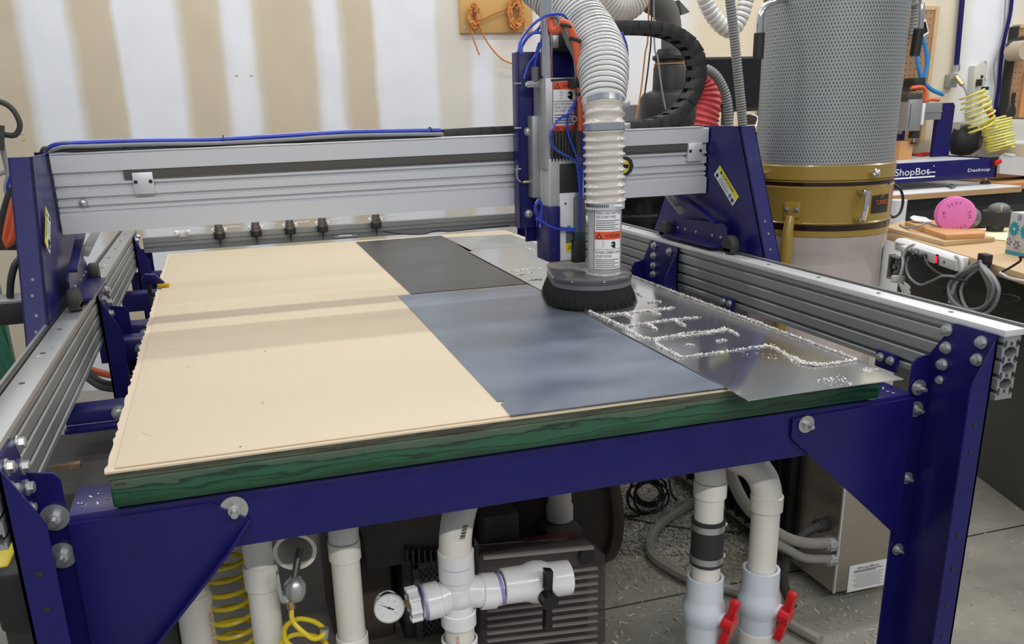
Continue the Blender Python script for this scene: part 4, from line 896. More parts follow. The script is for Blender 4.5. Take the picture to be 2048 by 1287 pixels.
for k, (px, py) in enumerate(holders):
    p = at(px, py, Y=YT-0.03)
    if first is None:
        t_ = thing('tool_holder', hl[k], 'tool holder', (p.x, YT-0.03, 0.9), 'tool holders in the rack'); o0 = V((p.x, YT-0.03, 0.942))
        b = MB(mat('tool_cone_steel', (0.22, 0.21, 0.20), 0.3, 0.8)); b.lathe([(0.001, 0.074), (0.009, 0.074), (0.0105, 0.072), (0.018, 0.022), (0.018, 0.018), (0.024, 0.017), (0.024, 0.011), (0.020, 0.009), (0.020, 0.004), (0.025, 0.003), (0.025, -0.004), (0.001, -0.005)], o0, n=28); b.build('taper_cone', t_)
        b = MB('black'); b.lathe([(0.001, -0.005), (0.0235, -0.005), (0.0245, -0.010), (0.0245, -0.026), (0.020, -0.030), (0.001, -0.031)], o0, n=18); b.build('collet_nut', t_)
        b = MB('steel_dark'); b.cyl(o0+V((0, 0, -0.03)), o0+V((0, 0, -0.048)), 0.0042, n=10); b.cyl(o0+V((0, 0, -0.048)), o0+V((0, 0, -0.064)), 0.003, 0.001, n=10); b.build('router_bit', t_); first = t_; fp = p
    else:
        c_ = copy_tree(first, None, (p.x-fp.x, 0, 0)); c_['label'] = hl[k]
b = MB('grey_plastic'); p = at(690, 476, Y=2.55); b.box(p.x-0.05, 2.52, 0.884, p.x+0.055, 2.58, 0.893, 0.002); b.mat('alu_bright'); b.box(p.x-0.03, 2.535, 0.893, p.x+0.03, 2.56, 0.896); tag(b.build('touch_plate'), 'small grey touch plate at the far edge of the board under the tool rack', 'touch plate')
cable('sensor_cable', 'black', [at(765, 462, Y=2.56), at(790, 466, Y=2.56), at(820, 468, Y=2.56), at(850, 467, Y=2.56), at(873, 461, Y=2.57), at(900, 462, Y=2.58), at(960, 456, Y=2.60), at(1020, 450, Y=2.6)], 0.003, 'thin black cable drooping along the tool rail toward the spindle')
# quick clamp on the left edge
cl = thing('bar_clamp', 'small blue bar clamp with a yellow jaw on the left edge of the spoilboard', 'clamp', (-0.02, 1.66, 0.80))
p = at(300, 562, Y=1.68); 
b = MB('black'); q = at(305, 610, Y=1.66); b.prism([(p.x-0.014, 1.675, p.z), (p.x+0.0, 1.675, p.z), (p.x+0.006, 1.665, 0.74), (p.x-0.008, 1.665, 0.74)], (0, 0.012, 0)); b.build('clamp_bar', cl)
b = MB('navy'); a_, b2, c2, d2, e2_ = at(282, 560, Y=1.67), at(289, 548, Y=1.67), at(310, 549, Y=1.67), at(330, 566, Y=1.67), at(290, 569, Y=1.67); b.prism([a_, b2, c2, d2, e2_], (0, 0.022, 0), 0.003); b.build('clamp_jaw', cl)
b = MB('clamp_yellow'); p = at(313, 563, Y=1.665); q = at(338, 570, Y=1.665); b.box(p.x, 1.664, 0.8812, q.x, 1.69, 0.8812+(p.z-q.z)*0.8, 0.002); b.build('jaw_pad', cl, 'yellow rubber pad')
# ================================================================== pipework under the table
def ztube(b, p, q, r, n=28): b.cyl(p, q, r, n=n)
def collar(b, c_, d_, r, h): d_ = V(d_).normalized(); b.lathe([(r*0.9, -h/2), (r, -h/2+0.002), (r, h/2-0.002), (r*0.9, h/2)], c_, d_, n=32)
def arc(p0, p1, p2, n=12): p0, p1, p2 = V(p0), V(p1), V(p2); return [p0*(1-t)**2+p1*2*t*(1-t)+p2*t*t for t in [i/n for i in range(n+1)]]
def vtext(b, body, top, length, h, r_off=0.0):
    """lettering running down a pipe, on the side turned to the room"""
    t_ = V((CAMLOC.x-top.x, CAMLOC.y-top.y, 0)).normalized(); x_ = V((0, 0, -1)); y_ = V((0, 0, 1)).cross(t_)*-1
    y_ = y_ if y_.dot(RX) > 0 else -y_
    b.text(body, V(top)+t_*r_off, x_, y_, h, length)
DOWN = V((0, 0, -1))
def vpipe(px, y0, y1, Y, half, name, label, m='pvc', group='white vacuum pipes', root=None):
    p, q = at(px[0], y0, Y=Y), at(px[0], y1, Y=Y); q = V((p.x, p.y, max(q.z, 0.0))); r = rad(p, half)
    return p, q, r
# pipe 1 far left
def simple_pipe(px, y0, y1, Y, half, label, collars=(), elbow=None, print_=None, m='pvc', ink_x=0.0):
    p = at(px, y0, Y=Y); r = rad(p, half); z1 = at(px, y1, Y=Y).z
    t_ = thing('pvc_pipe', label, 'pipe', (p.x, p.y, max(0, z1)), 'white vacuum pipes under the table')
    b = MB(m); b.cyl((p.x, p.y, max(0.0, z1)), p, r, n=36); tube_ = b.build('pipe_section', t_)
    for (cy, hh, f_) in collars:
        c_ = at(px, cy, Y=Y); b = MB(m); collar(b, (p.x, p.y, c_.z), (0, 0, 1), r*f_, hh); b.build('coupling', t_)
    if elbow:
        b = MB(m); b.sweep(elbow(p), r*1.06, 28); b.build('elbow', t_)
    if print_:
        b = MB('red_ink'); zt, L, h = at(px, print_[1], Y=Y).z, print_[2], print_[3]; side = RX.copy(); side.z = 0; side.normalize()
        off = side*(r*ink_x); vtext(b, print_[0], V((p.x, p.y, zt))+off, L, h, math.sqrt(max(0, r*r-(r*ink_x)**2))+0.0012); b.build('printing', tube_)
    return t_, p, r
simple_pipe(380, 1150, 1500, 0.34, 35, 'off-white pipe lowest at the left, half hidden by the gusset, beside the yellow coil', collars=((1195, 0.03, 1.1),), print_=('NSF-pw-G ASTM', 1215, 0.1, 0.006), ink_x=0.75)
simple_pipe(512, 1065, 1500, 0.22, 31, 'wide off-white pipe standing directly right of the yellow coiled hose', collars=((1150, 0.055, 1.13),))
simple_pipe(688, 1090, 1500, 0.20, 29, 'off-white pipe with red lettering running down it, left of the pressure gauge', collars=((1097, 0.045, 1.12), (1290, 0.05, 1.15)), elbow=lambda p: arc(p+V((0, 0, -0.01)), p+V((0.0, 0.0, 0.08)), p+V((0.03, 0.10, 0.14))), print_=('80 PSI @ 23\u00b0C NSF-pw-G   U.P. Code ASTM D 1785  0% CF-114-P', 1120, 0.235, 0.0062), ink_x=-0.35)
# horizontal open-ended pipe
t_ = thing('pvc_pipe', 'open-ended off-white pipe whose round mouth faces forward below the beam', 'pipe', at(590, 1105, Y=0.2), 'white vacuum pipes under the table')
p = at(590, 1103, Y=0.2); r = rad(p, 43); ax = V((0.12, 0.95, 0.10)).normalized()
b = MB('pvc'); b.lathe([(r, 0), (r, 0.3), (r-0.008, 0.3), (r-0.008, 0)], p, ax, n=44, close=True); b.build('pipe_mouth', t_)
# cross manifold with gauge and ball valve
YM = 0.18
mani = thing('vacuum_manifold', 'bright white pipe cross with an elbow above, in front of the vacuum pump', 'pipe manifold', at(915, 1290, Y=YM))
p0 = at(915, 1185, Y=YM); r = rad(p0, 31)
b = MB('pvc_new'); top = at(915, 1100, Y=YM)
b.cyl((p0.x, YM, p0.z-0.06), (p0.x, YM, p0.z+0.06), r*1.02, n=36); lf, rt = at(842, 1203, Y=YM), at(1000, 1178, Y=YM)
b.sweep(smooth([lf, lf.lerp(p0, 0.5)+V((0, 0, -0.004)), p0+V((0, 0, 0.003)), p0.lerp(rt, 0.5), rt], 0.012), r*1.05, 32)
b.ball(p0, r*1.22, 28); b.build('cross_fitting', mani)
for (c_, d_, nm, f_, h) in ((at(865, 1200, Y=YM), lf-p0, 'socket', 1.26, 0.035), (at(975, 1181, Y=YM), rt-p0, 'socket', 1.26, 0.035), (at(915, 1140, Y=YM), (0, 0, 1), 'socket', 1.16, 0.034), (at(915, 1112, Y=YM), (0, 0, 1), 'socket', 1.16, 0.034), (at(917, 1232, Y=YM), (0, 0, 1), 'socket', 1.16, 0.036)):
    b = MB('pvc_new'); collar(b, c_ if f_ > 1.2 else V((p0.x, YM, c_.z)), d_, r*(f_ if f_ < 1.2 else 1.18), h); b.build(nm, mani)
d_ = (lf-p0).normalized()
for q0_, q1_, f_ in ((V((p0.x, YM, at(915, 1126, Y=YM).z-0.003)), V((p0.x, YM, at(915, 1126, Y=YM).z+0.003)), 1.10), (at(846, 1203, Y=YM)-d_*0.002, at(846, 1203, Y=YM)+d_*0.002, 1.17), (at(998, 1178, Y=YM)-d_*0.004, at(998, 1178, Y=YM)+d_*0.004, 1.07)):
    b = MB('purple'); b.cyl(q0_, q1_, r*f_, n=32); b.build('primer_ring', mani, 'purple primer ring')
b = MB('pvc'); e0 = V((p0.x, YM, at(915, 1110, Y=YM).z)); b.sweep(smooth(arc(e0, e0+V((-0.006, 0.0, 0.10)), e0+V((0.09, 0.10, 0.165)), 14)+[e0+V((0.16, 0.16, 0.22))], 0.01), r*1.05, 32); e_ = b.build('elbow', mani)
b = MB('black_ink'); c_ = at(925, 1040, Y=YM-0.02)
for k in range(9): q = c_+V((-0.001*k, 0, -0.0036*k)); b.box(q.x-0.006, q.y-0.026, q.z, q.x+0.005, q.y-0.0255, q.z+0.0016+0.001*(k % 2))
b.build('bar_marks', e_)
b = MB('pvc'); b.cyl((p0.x+0.001, YM, p0.z-0.06), (p0.x+0.001, YM, 0.05), r*0.98, n=32); pb_ = b.build('lower_pipe', mani)
b = MB('red_ink'); vtext(b, 'SCH 40 1.25', V((p0.x-0.008, YM, p0.z-0.085)), 0.07, 0.007, r+0.001); b.build('printing', pb_)
b = MB('pvc_new'); q = V((p0.x, YM, 0.30)); collar(b, (p0.x, YM, at(915, 1290, Y=YM).z), (0, 0, 1), r*1.2, 0.04); b.build('socket', mani)
b = MB('pvc_new'); d_ = (lf-p0).normalized(); c_ = at(838, 1204, Y=YM); b.cyl(c_, c_+d_*0.022, r*1.05, n=8)
for k in range(8): a = 2*PI*k/8; u, w_ = orth(d_); q = c_+d_*0.011+(u*math.cos(a)+w_*math.sin(a))*r*1.0; b.cyl(q-d_*0.011, q+d_*0.013, 0.006, n=8)
b.build('threaded_plug', mani)
t_ = thing('pressure_gauge', 'round chrome vacuum gauge with white dial screwed to the manifold', 'gauge', at(778, 1214, Y=YM)); g0 = at(778, 1214, Y=YM-0.015); rg = rad(g0, 30); ax = (CAMLOC-g0).normalized(); ax = V((ax.x*0.4, ax.y, ax.z*0.3)).normalized()
b = MB('chrome'); b.lathe([(rg*0.9, -0.018), (rg, -0.016), (rg*1.04, 0.002), (rg*1.02, 0.006), (rg*0.93, 0.006), (rg*0.93, 0.001), (0.001, 0.001), (0.001, -0.018)], g0, ax, n=44); b.build('gauge_case', t_)
b = MB('white_paint'); b.cyl(g0+ax*0.0015, g0+ax*0.0025, rg*0.93, n=44); dial = b.build('dial', t_)
u = ax.cross(V((0, 0, 1))).normalized()*-1; u = u if u.dot(RX) > 0 else -u; w_ = ax.cross(u); w_ = w_ if w_.z > 0 else -w_
b = MB('black_ink')
for k in range(25):
    a = math.radians(225-k*270/24); d1 = u*math.cos(a)+w_*math.sin(a); l = 0.14 if k % 4 == 0 else 0.07; c_ = g0+ax*0.0028; s_ = d1.cross(ax)*0.0003
    b.face([c_+d1*rg*0.8-s_, c_+d1*rg*0.8+s_, c_+d1*rg*(0.8-l)+s_, c_+d1*rg*(0.8-l)-s_])
for k, tx in enumerate(('0', '5', '10', '15', '20', '25', '30')):
    a = math.radians(225-k*45); d1 = u*math.cos(a)+w_*math.sin(a); b.text(tx, g0+ax*0.0028+d1*rg*0.55-u*0.002-w_*0.0012, u, w_, 0.0026)
b.build('dial_scale', dial)
b = MB('black'); a = math.radians(152); d1 = u*math.cos(a)+w_*math.sin(a); s_ = d1.cross(ax).normalized()*0.0009; c_ = g0+ax*0.0034
b.prism([c_-d1*rg*0.35-s_*1.6, c_-d1*rg*0.35+s_*1.6, c_+d1*rg*0.72], ax*0.0006); b.cyl(c_, c_+ax*0.0015, 0.0025, n=14); b.build('needle', t_)
b = MB('brass'); c1 = g0+u*(rg*1.0)-ax*0.008; c2 = at(833, 1205, Y=YM); b.cyl(c1, c1.lerp(c2, 0.55), 0.0075, n=6); b.mat('steel_dark'); b.cyl(c1.lerp(c2, 0.5), c2, 0.0085, n=14); b.build('brass_fitting', t_)
def ball_valve(name, label, p, q, r, hd, m, hm, hp_, grp):
    """p,q ends of the body; hd handle axis, hp_ handle centre"""
    t_ = thing(name, label, 'valve', (p+q)/2, grp); d_ = (q-p).normalized(); L = (q-p).length
    b = MB(m); b.lathe([(r*0.86, 0.0), (r*1.0, 0.001), (r*1.02, L*0.30), (r*1.04, L*0.34), (r*1.16, L*0.42), (r*1.2, L*0.50), (r*1.16, L*0.60), (r*1.03, L*0.68), (r*1.0, L*0.72), (r*0.98, L-0.002), (r*0.86, L), (r*0.80, L-0.004), (r*0.80, 0.004)], p, d_, n=40, close=True); b.build('valve_body', t_)
    c_ = (p+q)/2; b = MB(m); b.cyl(c_+hd*r*0.7, c_+hd*(r*1.32), r*0.42, n=28); b.build('valve_neck', t_)
    b = MB(hm); h0 = c_+hd*(r*1.30); b.cyl(h0, h0+hd*r*0.62, r*0.50, n=28)
    return t_, b, h0, d_
hd = V((0.10, -0.97, -0.15)).normalized(); p, q = at(1003, 1172, Y=YM), at(1138, 1153, Y=YM); rv = rad(p, 36)
t_, b, h0, d_ = ball_valve('ball_valve', 'white ball valve with a black handle at the right arm of the manifold', p, q, rv, hd, 'pvc_new', 'black_gloss', None, 'ball valves')
vz = V((0.02, 0, 1)).normalized()
for s in (-1, 1):
    u = vz.cross(hd).normalized(); b.prism([h0+hd*rv*0.1+u*rv*0.16*k1+vz*s*rv*0.3 for k1 in (-1, 1)]+[h0+hd*rv*0.1+u*rv*0.2+vz*s*rv*1.75, h0+hd*rv*0.1-u*rv*0.28+vz*s*rv*1.9], hd*rv*0.36, 0.001)
    for k in range(6): c_ = h0+hd*rv*0.28+vz*s*rv*(0.75+k*0.16)-u*rv*0.27; b.obox(c_, (0.003, 0.012, 0.0015), (u, hd, vz))
b.build('handle', t_, 'black lever handle')
# right hand pair
def right_pipe(px, Y, half, lab, ytop, coll, elbow_d, yend):
    return simple_pipe(px, ytop, yend, Y, half, lab, collars=coll, elbow=elbow_d)
YR = 0.20
t1, p1, r1 = simple_pipe(1421, 965, 1150, YR, 29, 'white pipe with a black rubber coupling, left one of the right-hand pair', collars=((975, 0.042, 1.13),), elbow=lambda p: arc(p, p+V((0, 0, 0.06)), p+V((-0.005, 0.09, 0.085))))
c1, c2 = at(1421, 1048, Y=YR).z, at(1421, 1110, Y=YR).z
t_ = thing('rubber_coupling', 'black rubber coupling with two steel bands on the left pipe of the right-hand pair', 'pipe coupling', (p1.x, p1.y, c2)); b = MB('black_rubber'); b.lathe([(r1*1.0, c2-0.018), (r1*1.16, c2-0.016), (r1*1.13, c2-0.006), (r1*1.13, c1+0.006), (r1*1.18, c1+0.016), (r1*1.0, c1+0.018)], (p1.x, p1.y, 0), n=36); b.build('sleeve', t_)
for z in (c1, c2): b = MB('steel'); b.lathe([(r1*1.13, z-0.008), (r1*1.17, z-0.008), (r1*1.17, z+0.008), (r1*1.13, z+0.008)], (p1.x, p1.y, 0), n=36); b.mat('chrome'); b.cyl((p1.x+r1*1.15, p1.y-0.012, z), (p1.x+r1*1.15, p1.y+0.014, z), 0.006, n=10); b.build('hose_band', t_)
t2, p2, r2 = simple_pipe(1533, 1005, 1140, YR, 28, 'white pipe curving over at the top, right one of the right-hand pair', collars=((1003, 0.04, 1.15),), elbow=lambda p: smooth(arc(p, p+V((0, 0.0, 0.085)), p+V((-0.045, 0.05, 0.10)), 8)+[p+V((-0.10, 0.12, 0.14))], 0.01))
for (pp, ya, yb, lab, hp_) in ((p1, 1148, 1275, 'bluish white ball valve with red handle on the left pipe of the pair', 0), (p2, 1132, 1258, 'bluish white ball valve with red handle on the right pipe of the pair', 0)):
    px_ = 1421 if pp is p1 else 1533
    za, zb = at(px_, ya, Y=YR).z, at(px_, yb, Y=YR).z; rr = rad(V((pp.x, pp.y, za)), 36); hdr = V((0.50, -0.84, -0.2)).normalized()
    t_, b, h0, d_ = ball_valve('ball_valve', lab, V((pp.x, pp.y, za)), V((pp.x, pp.y, zb)), rr, hdr, 'pvc_blue', 'red', None, 'ball valves'); u = V((0, 0, 1)).cross(hdr).normalized(); vz = hdr.cross(u)
    vz = vz if vz.z > 0 else -vz
    for s in (-1, 1): b.prism([h0+hdr*rr*0.12+u*rr*0.30+vz*s*rr*0.3, h0+hdr*rr*0.12-u*rr*0.30+vz*s*rr*0.3, h0+hdr*rr*0.12-u*rr*0.34+vz*s*rr*1.55, h0+hdr*rr*0.12-u*rr*0.2+vz*s*rr*1.75, h0+hdr*rr*0.12+u*rr*0.30+vz*s*rr*1.45], hdr*rr*0.42, 0.0015)
    b.build('handle', t_, 'red lever handle')
    b = MB('pvc'); b.cyl((pp.x, pp.y, 0.03), (pp.x, pp.y, zb+0.01), r1*1.0, n=32); collar(b, (pp.x, pp.y, zb-0.012), (0, 0, 1), r1*(1.33 if pp is p2 else 1.12), 0.05 if pp is p2 else 0.02); b.build('outlet_pipe', t_)
# yellow coiled hoses
def coil(name, m, c0, c1, R_, r, turns, label, wob=0.0, seed=1, cat='coiled hose', group=None, ends=((), ())):
    rg = random.Random(seed); c0, c1 = V(c0), V(c1); d_ = (c1-c0); L = d_.length; d_.normalize(); u, w_ = orth(d_); pts = list(ends[0]); n = int(turns*24)
    for i in range(n+1):
        a = 2*PI*i/24; t = i/n; k = R_*(1+wob*math.sin(a*0.37+seed)); tl = u*(wob*R_*math.sin(a*0.21+seed))
        pts.append(c0+d_*(L*t)+(u*math.cos(a)+w_*math.sin(a))*k+tl)
    pts += list(ends[1]); b = MB(m); b.sweep(pts, r, 10); return tag(b.build(name), label, cat, group)
c0, c1 = at(450, 1085, Y=0.36), at(450, 1330, Y=0.36)
coil('coiled_air_hose', 'yellow', (c0.x-0.002, 0.36, c0.z), (c0.x-0.002, 0.36, c1.z), rad(c0, 46), 0.0052, 9, 'long yellow coiled air hose hanging between two white pipes at lower left', 0.06)
gp0 = at(583, 1215, Y=0.15)
q0 = at(640, 1283, Y=0.14)
b = MB('yellow'); b.tube([gp0, at(585, 1240, Y=0.14), at(605, 1262, Y=0.13), at(630, 1277, Y=0.13), at(650, 1262, Y=0.15), at(630, 1243, Y=0.17), at(595, 1237, Y=0.18), at(570, 1255, Y=0.17), at(575, 1285, Y=0.14), at(610, 1300, Y=0.12), at(655, 1300, Y=0.14), at(640, 1275, Y=0.18), at(590, 1268, Y=0.19), at(560, 1290, Y=0.18), at(570, 1320, Y=0.15)], 0.0052, 10); b.mat('steel'); p = at(650, 1262, Y=0.15); b.cyl(p+V((0, 0, 0.008)), p+V((-0.004, 0, -0.014)), 0.009, n=14); 
tag(b.build('coiled_air_hose'), 'looser yellow hose looping below the silver blow gun', 'coiled hose')
t_ = thing('blow_gun', 'silver air blow gun hanging nozzle up inside the open white pipe', 'blow gun', at(580, 1190, Y=0.16))
b = MB('steel'); p = at(590, 1178, Y=0.16); b.lathe([(0.001, -0.02), (0.017, -0.02), (0.022, -0.008), (0.022, 0.012), (0.012, 0.026), (0.001, 0.03)], p, (0.12, 0, 1), n=20); b.box(p.x-0.03, 0.148, p.z-0.022, p.x-0.004, 0.172, p.z-0.004, 0.003); b.build('gun_body', t_)
b = MB('steel_dark'); b.cyl(p+V((0, 0, 0.02)), at(600, 1095, Y=0.19), 0.0075, n=12); b.build('nozzle', t_)
b = MB('steel'); b.prism([at(553, 1150, Y=0.15), at(558, 1148, Y=0.15), at(566, 1198, Y=0.15), at(572, 1205, Y=0.15), at(561, 1203, Y=0.15), at(554, 1175, Y=0.15)], (0, 0.016, 0)); b.build('lever', t_)
b = MB('brass'); b.cyl(gp0, gp0+V((-0.002, 0, 0.018)), 0.0085, n=12); b.build('hose_barb', t_)

# ================================================================== vacuum pump
pump = thing('vacuum_pump', 'large dusty grey vacuum pump on the floor under the table with a clear ribbed cover', 'vacuum pump', (0.95, 0.85, 0))
YQ = 0.62
def pbox(m, a, c_, Y, dy, name, bev=0.006):
    b = MB(m); pxbox(b, a, c_, Y, dy, bev); return b.build(name, pump)
pbox('pump_grey', (725, 1045), (952, 1105), YQ+0.05, 0.22, 'terminal_box', 0.012)
pbox('pump_grey', (968, 1035), (1040, 1100), YQ, 0.12, 'junction_box', 0.006)
pbox('pump_brown', (655, 1085), (800, 1330), YQ+0.08, 0.3, 'motor_housing', 0.03)
b = MB('pump_grey'); 
for k in range(12): p = at(812+k*12, 1100, Y=YQ+0.02); q = at(812+k*12, 1128, Y=YQ+0.02); b.box(p.x, YQ+0.02, q.z, p.x+0.005, YQ+0.1, p.z)
b.build('cooling_fins', pump)
pbox('dk_grey', (800, 1105), (960, 1340), YQ+0.05, 0.3, 'pump_block', 0.012)
gm = mat('mesh_grille', (0.02, 0.02, 0.02), 0.6); nt = gm.node_tree; gg = nt.nodes.new('ShaderNodeNewGeometry'); sp = nt.nodes.new('ShaderNodeSeparateXYZ'); nt.links.new(gg.outputs['Position'], sp.inputs[0])
k_ = 2*PI/0.016; l1 = mathn(nt, 'ABSOLUTE', mathn(nt, 'SINE', mathn(nt, 'MULTIPLY', mathn(nt, 'ADD', sp.outputs['X'], mathn(nt, 'MULTIPLY', sp.outputs['Z'], 0.75)), k_/2))); l2 = mathn(nt, 'ABSOLUTE', mathn(nt, 'SINE', mathn(nt, 'MULTIPLY', mathn(nt, 'SUBTRACT', sp.outputs['X'], mathn(nt, 'MULTIPLY', sp.outputs['Z'], 0.75)), k_/2)))
mn = mathn(nt, 'LESS_THAN', mathn(nt, 'MINIMUM', l1, l2), 0.2); r_ = ramp(nt, [(0, (0.01, 0.01, 0.01)), (1, (0.16, 0.15, 0.13))]); nt.links.new(mn, r_.inputs[0]); nt.links.new(r_.outputs[0], nt.nodes['Principled BSDF'].inputs['Base Color'])
pbox(gm, (838, 1135), (950, 1330), YQ+0.045, 0.01, 'grille', 0.001)
b = MB('pump_grey'); p = at(838, 1135, Y=YQ+0.04); q = at(950, 1330, Y=YQ+0.04); b.box(p.x-0.02, YQ+0.03, q.z, p.x, YQ+0.06, p.z+0.02, 0.004); b.box(p.x-0.02, YQ+0.03, p.z, q.x, YQ+0.06, p.z+0.02, 0.004); b.build('grille_frame', pump)
# round end housing at the right
b = MB('pump_brown'); p = at(1150, 1110, Y=0.86); R_ = 0.19; b.lathe([(0.001, -0.22), (R_*0.9, -0.22), (R_, -0.19), (R_, 0.08), (R_*1.12, 0.085), (R_*1.14, 0.10), (R_*1.12, 0.12), (R_*0.8, 0.13), (0.001, 0.14)], (p.x-0.02, 0.93, 0.22), (1, 0, 0), n=44); b.build('end_housing', pump)
# clear ribbed cover with red body behind
b = MB('pump_brown'); a_, c_ = at(975, 1125, Y=0.50), at(1190, 1330, Y=0.50); b.mat(mat('dull_red_paint', (0.20, 0.02, 0.026), 0.5, var=0.5, scale=9)); b.box(a_.x, 0.50, 0.0, c_.x-0.01, 0.62, a_.z, 0.03); b.build('red_filter_body', pump, 'red body seen through the clear cover')
b = MB('smoke'); L0, L1 = at(955, 1108, Y=0.44), at(1212, 1075, Y=0.44); zb_ = 0.02
out = [(L0.x, zb_), (L0.x, L0.z-0.015), (L0.x+0.012, L0.z), (L1.x-0.045, L1.z-0.01), (L1.x, L1.z-0.05), (L1.x+0.005, zb_)]
b.prism([(x, 0.44, z) for x, z in out], (0, 0.055, 0), 0.006); cov = b.build('clear_cover', pump, 'smoky clear cover')
rm = mat('clear_ribs', (0.36, 0.33, 0.31), 0.15, alpha=0.7)
for k in range(11):
    b = MB(rm); yy = 1155+k*15; a_, c_ = at(975, yy+10, Y=0.43), at(1196, yy-16, Y=0.43); 
    if a_.z < 0.015: break
    b.prism([(a_.x, 0.4385, a_.z), (c_.x, 0.4385, c_.z), (c_.x, 0.4385, c_.z+0.006), (a_.x, 0.4385, a_.z+0.006)], (0, -0.008, 0)); b.build('cover_rib', cov)
b = MB(rm); b.prism([(L0.x+0.012, 0.437, L0.z-0.012), (L1.x-0.04, 0.437, L1.z-0.02), (L1.x-0.04, 0.437, L1.z-0.012), (L0.x+0.012, 0.437, L0.z-0.004)], (0, -0.01, 0)); b.build('cover_rib', cov)
b = MB('black'); 
p = at(1175, 1105, Y=0.43); b.cyl((p.x, 0.43, p.z-0.01), (p.x, 0.45, p.z-0.01), 0.022, n=20); b.build('cover_knob', pump)
# pipe stub on top
p = at(1119, 975, Y=0.72); q = at(1119, 1060, Y=0.72); r = rad(p, 24); t_ = thing('pvc_pipe', 'short off-white pipe rising from the top of the vacuum pump', 'pipe', (p.x, 0.72, q.z), 'white vacuum pipes under the table'); b = MB('pvc'); b.cyl((p.x, 0.72, q.z-0.01), (p.x, 0.72, p.z+0.05), r, n=28); b.build('pipe_section', t_)
b = MB('pvc'); collar(b, (p.x, 0.72, at(1119, 1022, Y=0.72).z), (0, 0, 1), r*1.14, 0.045); b.build('coupling', t_)
b = MB('dk_grey'); b.cyl((p.x, 0.72, q.z-0.035), (p.x, 0.72, q.z-0.005), r*1.7, n=6); b.build('hex_bushing', pump); pbox('pump_grey', (1098, 1068), (1166, 1100), 0.64, 0.18, 'inlet_block', 0.004)
# control enclosure at the right
enc = thing('control_enclosure', 'brushed metal control box with a white label on the floor right of the pipes', 'control box', (1.92, 0.62, 0))
a_, b2, c2 = at(1663, 1220, Y=0.42), at(1690, 985, Y=0.42), at(1782, 1190, Y=0.42)
ex0 = a_.x; b = MB('stainless'); zt = 0.52; zb0 = 0.04
b.box(ex0, 0.42, zb0, ex0+0.34, 0.80, zt, 0.003); b.box(ex0+0.002, 0.79, zb0, ex0+0.13, 1.44, zt, 0.003); b.box(ex0+0.04, 0.6, 0, ex0+0.1, 0.7, zb0); b.build('cabinet', enc)
b = MB('alu_bright'); b.box(ex0-0.002, 0.417, zb0, ex0+0.004, 0.424, zt, 0.001); b.build('edge_trim', enc)
l1, l2 = at(1700, 1132, Y=0.418), at(1768, 1180, Y=0.418); lz0, lz1 = at(1702, 1183, Y=0.418).z, l1.z
b = MB('white_paint'); b.box(l1.x, 0.4185, lz0, l2.x, 0.4195, lz1); W_ = l2.x-l1.x; b.mat('black_ink'); b.text('ShopBot', (l1.x+W_*0.2, 0.4180, lz1-0.016), (1, 0, 0), (0, 0, 1), 0.009, W_*0.58); b.box(l1.x+W_*0.12, 0.4178, lz1-0.0215, l1.x+W_*0.88, 0.4182, lz1-0.0195); b.box(l1.x+W_*0.12, 0.4178, lz1-0.026, l1.x+W_*0.7, 0.4182, lz1-0.024); b.mat('grey_plastic')
for k in range(9): zz = lz1-0.034-k*(lz1-lz0-0.04)/9; b.box(l1.x+W_*(0.1+0.05*(k % 3)), 0.4180, zz, l1.x+W_*(0.9-0.06*(k % 2)), 0.4183, zz+0.0012)
b.build('rating_label', enc, 'white rating label')
b = MB('black'); b.box(ex0-0.010, 0.60, zb0+0.03, ex0-0.0005, 1.42, zt-0.02)
for k in range(15): y = 0.615+k*0.055; b.box(ex0-0.030, y, zb0+0.035, ex0-0.010, y+0.004, zt-0.025)
b.build('heat_sink', enc, 'black vertical cooling fins')
for k, (y_, z_, lab, m, r) in enumerate(((0.50, 0.33, 'thick pale conduit, upper one entering the control box side', 'conduit', 0.016), (0.48, 0.26, 'pale conduit, lower one entering the control box side', 'conduit', 0.013), (0.47, 0.40, 'dark grey conduit curving up into the control box side', 'dk_grey', 0.014))):
    e_ = at((1668, 1668, 1652)[k], (1085, 1117, 1048)[k], X=ex0); 
    t_ = thing('conduit', lab, 'conduit', e_, 'conduits into the control box')
    b = MB(m); P_ = ([(1660, 1085), (1610, 1085), (1560, 1068), (1500, 1020), (1470, 970), (1455, 930)], [(1660, 1117), (1610, 1115), (1570, 1095), (1540, 1080)], [(1650, 1048), (1615, 1062), (1585, 1095), (1570, 1130), (1568, 1170), (1600, 1240), (1640, 1275)])[k]
    b.tube([at(x, y, Y=e_.y-0.004-0.004*i) for i, (x, y) in enumerate(P_)], r, 12); b.build('flexible_conduit', t_)
    b = MB('steel' if k < 2 else 'dk_grey'); b.cyl(e_+V((-0.028, 0, 0)), e_+V((0.0, 0, 0)), r*1.5, n=10); b.cyl(e_+V((-0.036, 0, 0)), e_+V((-0.02, 0, 0)), r*1.25, n=16); b.build('gland_nut', t_)
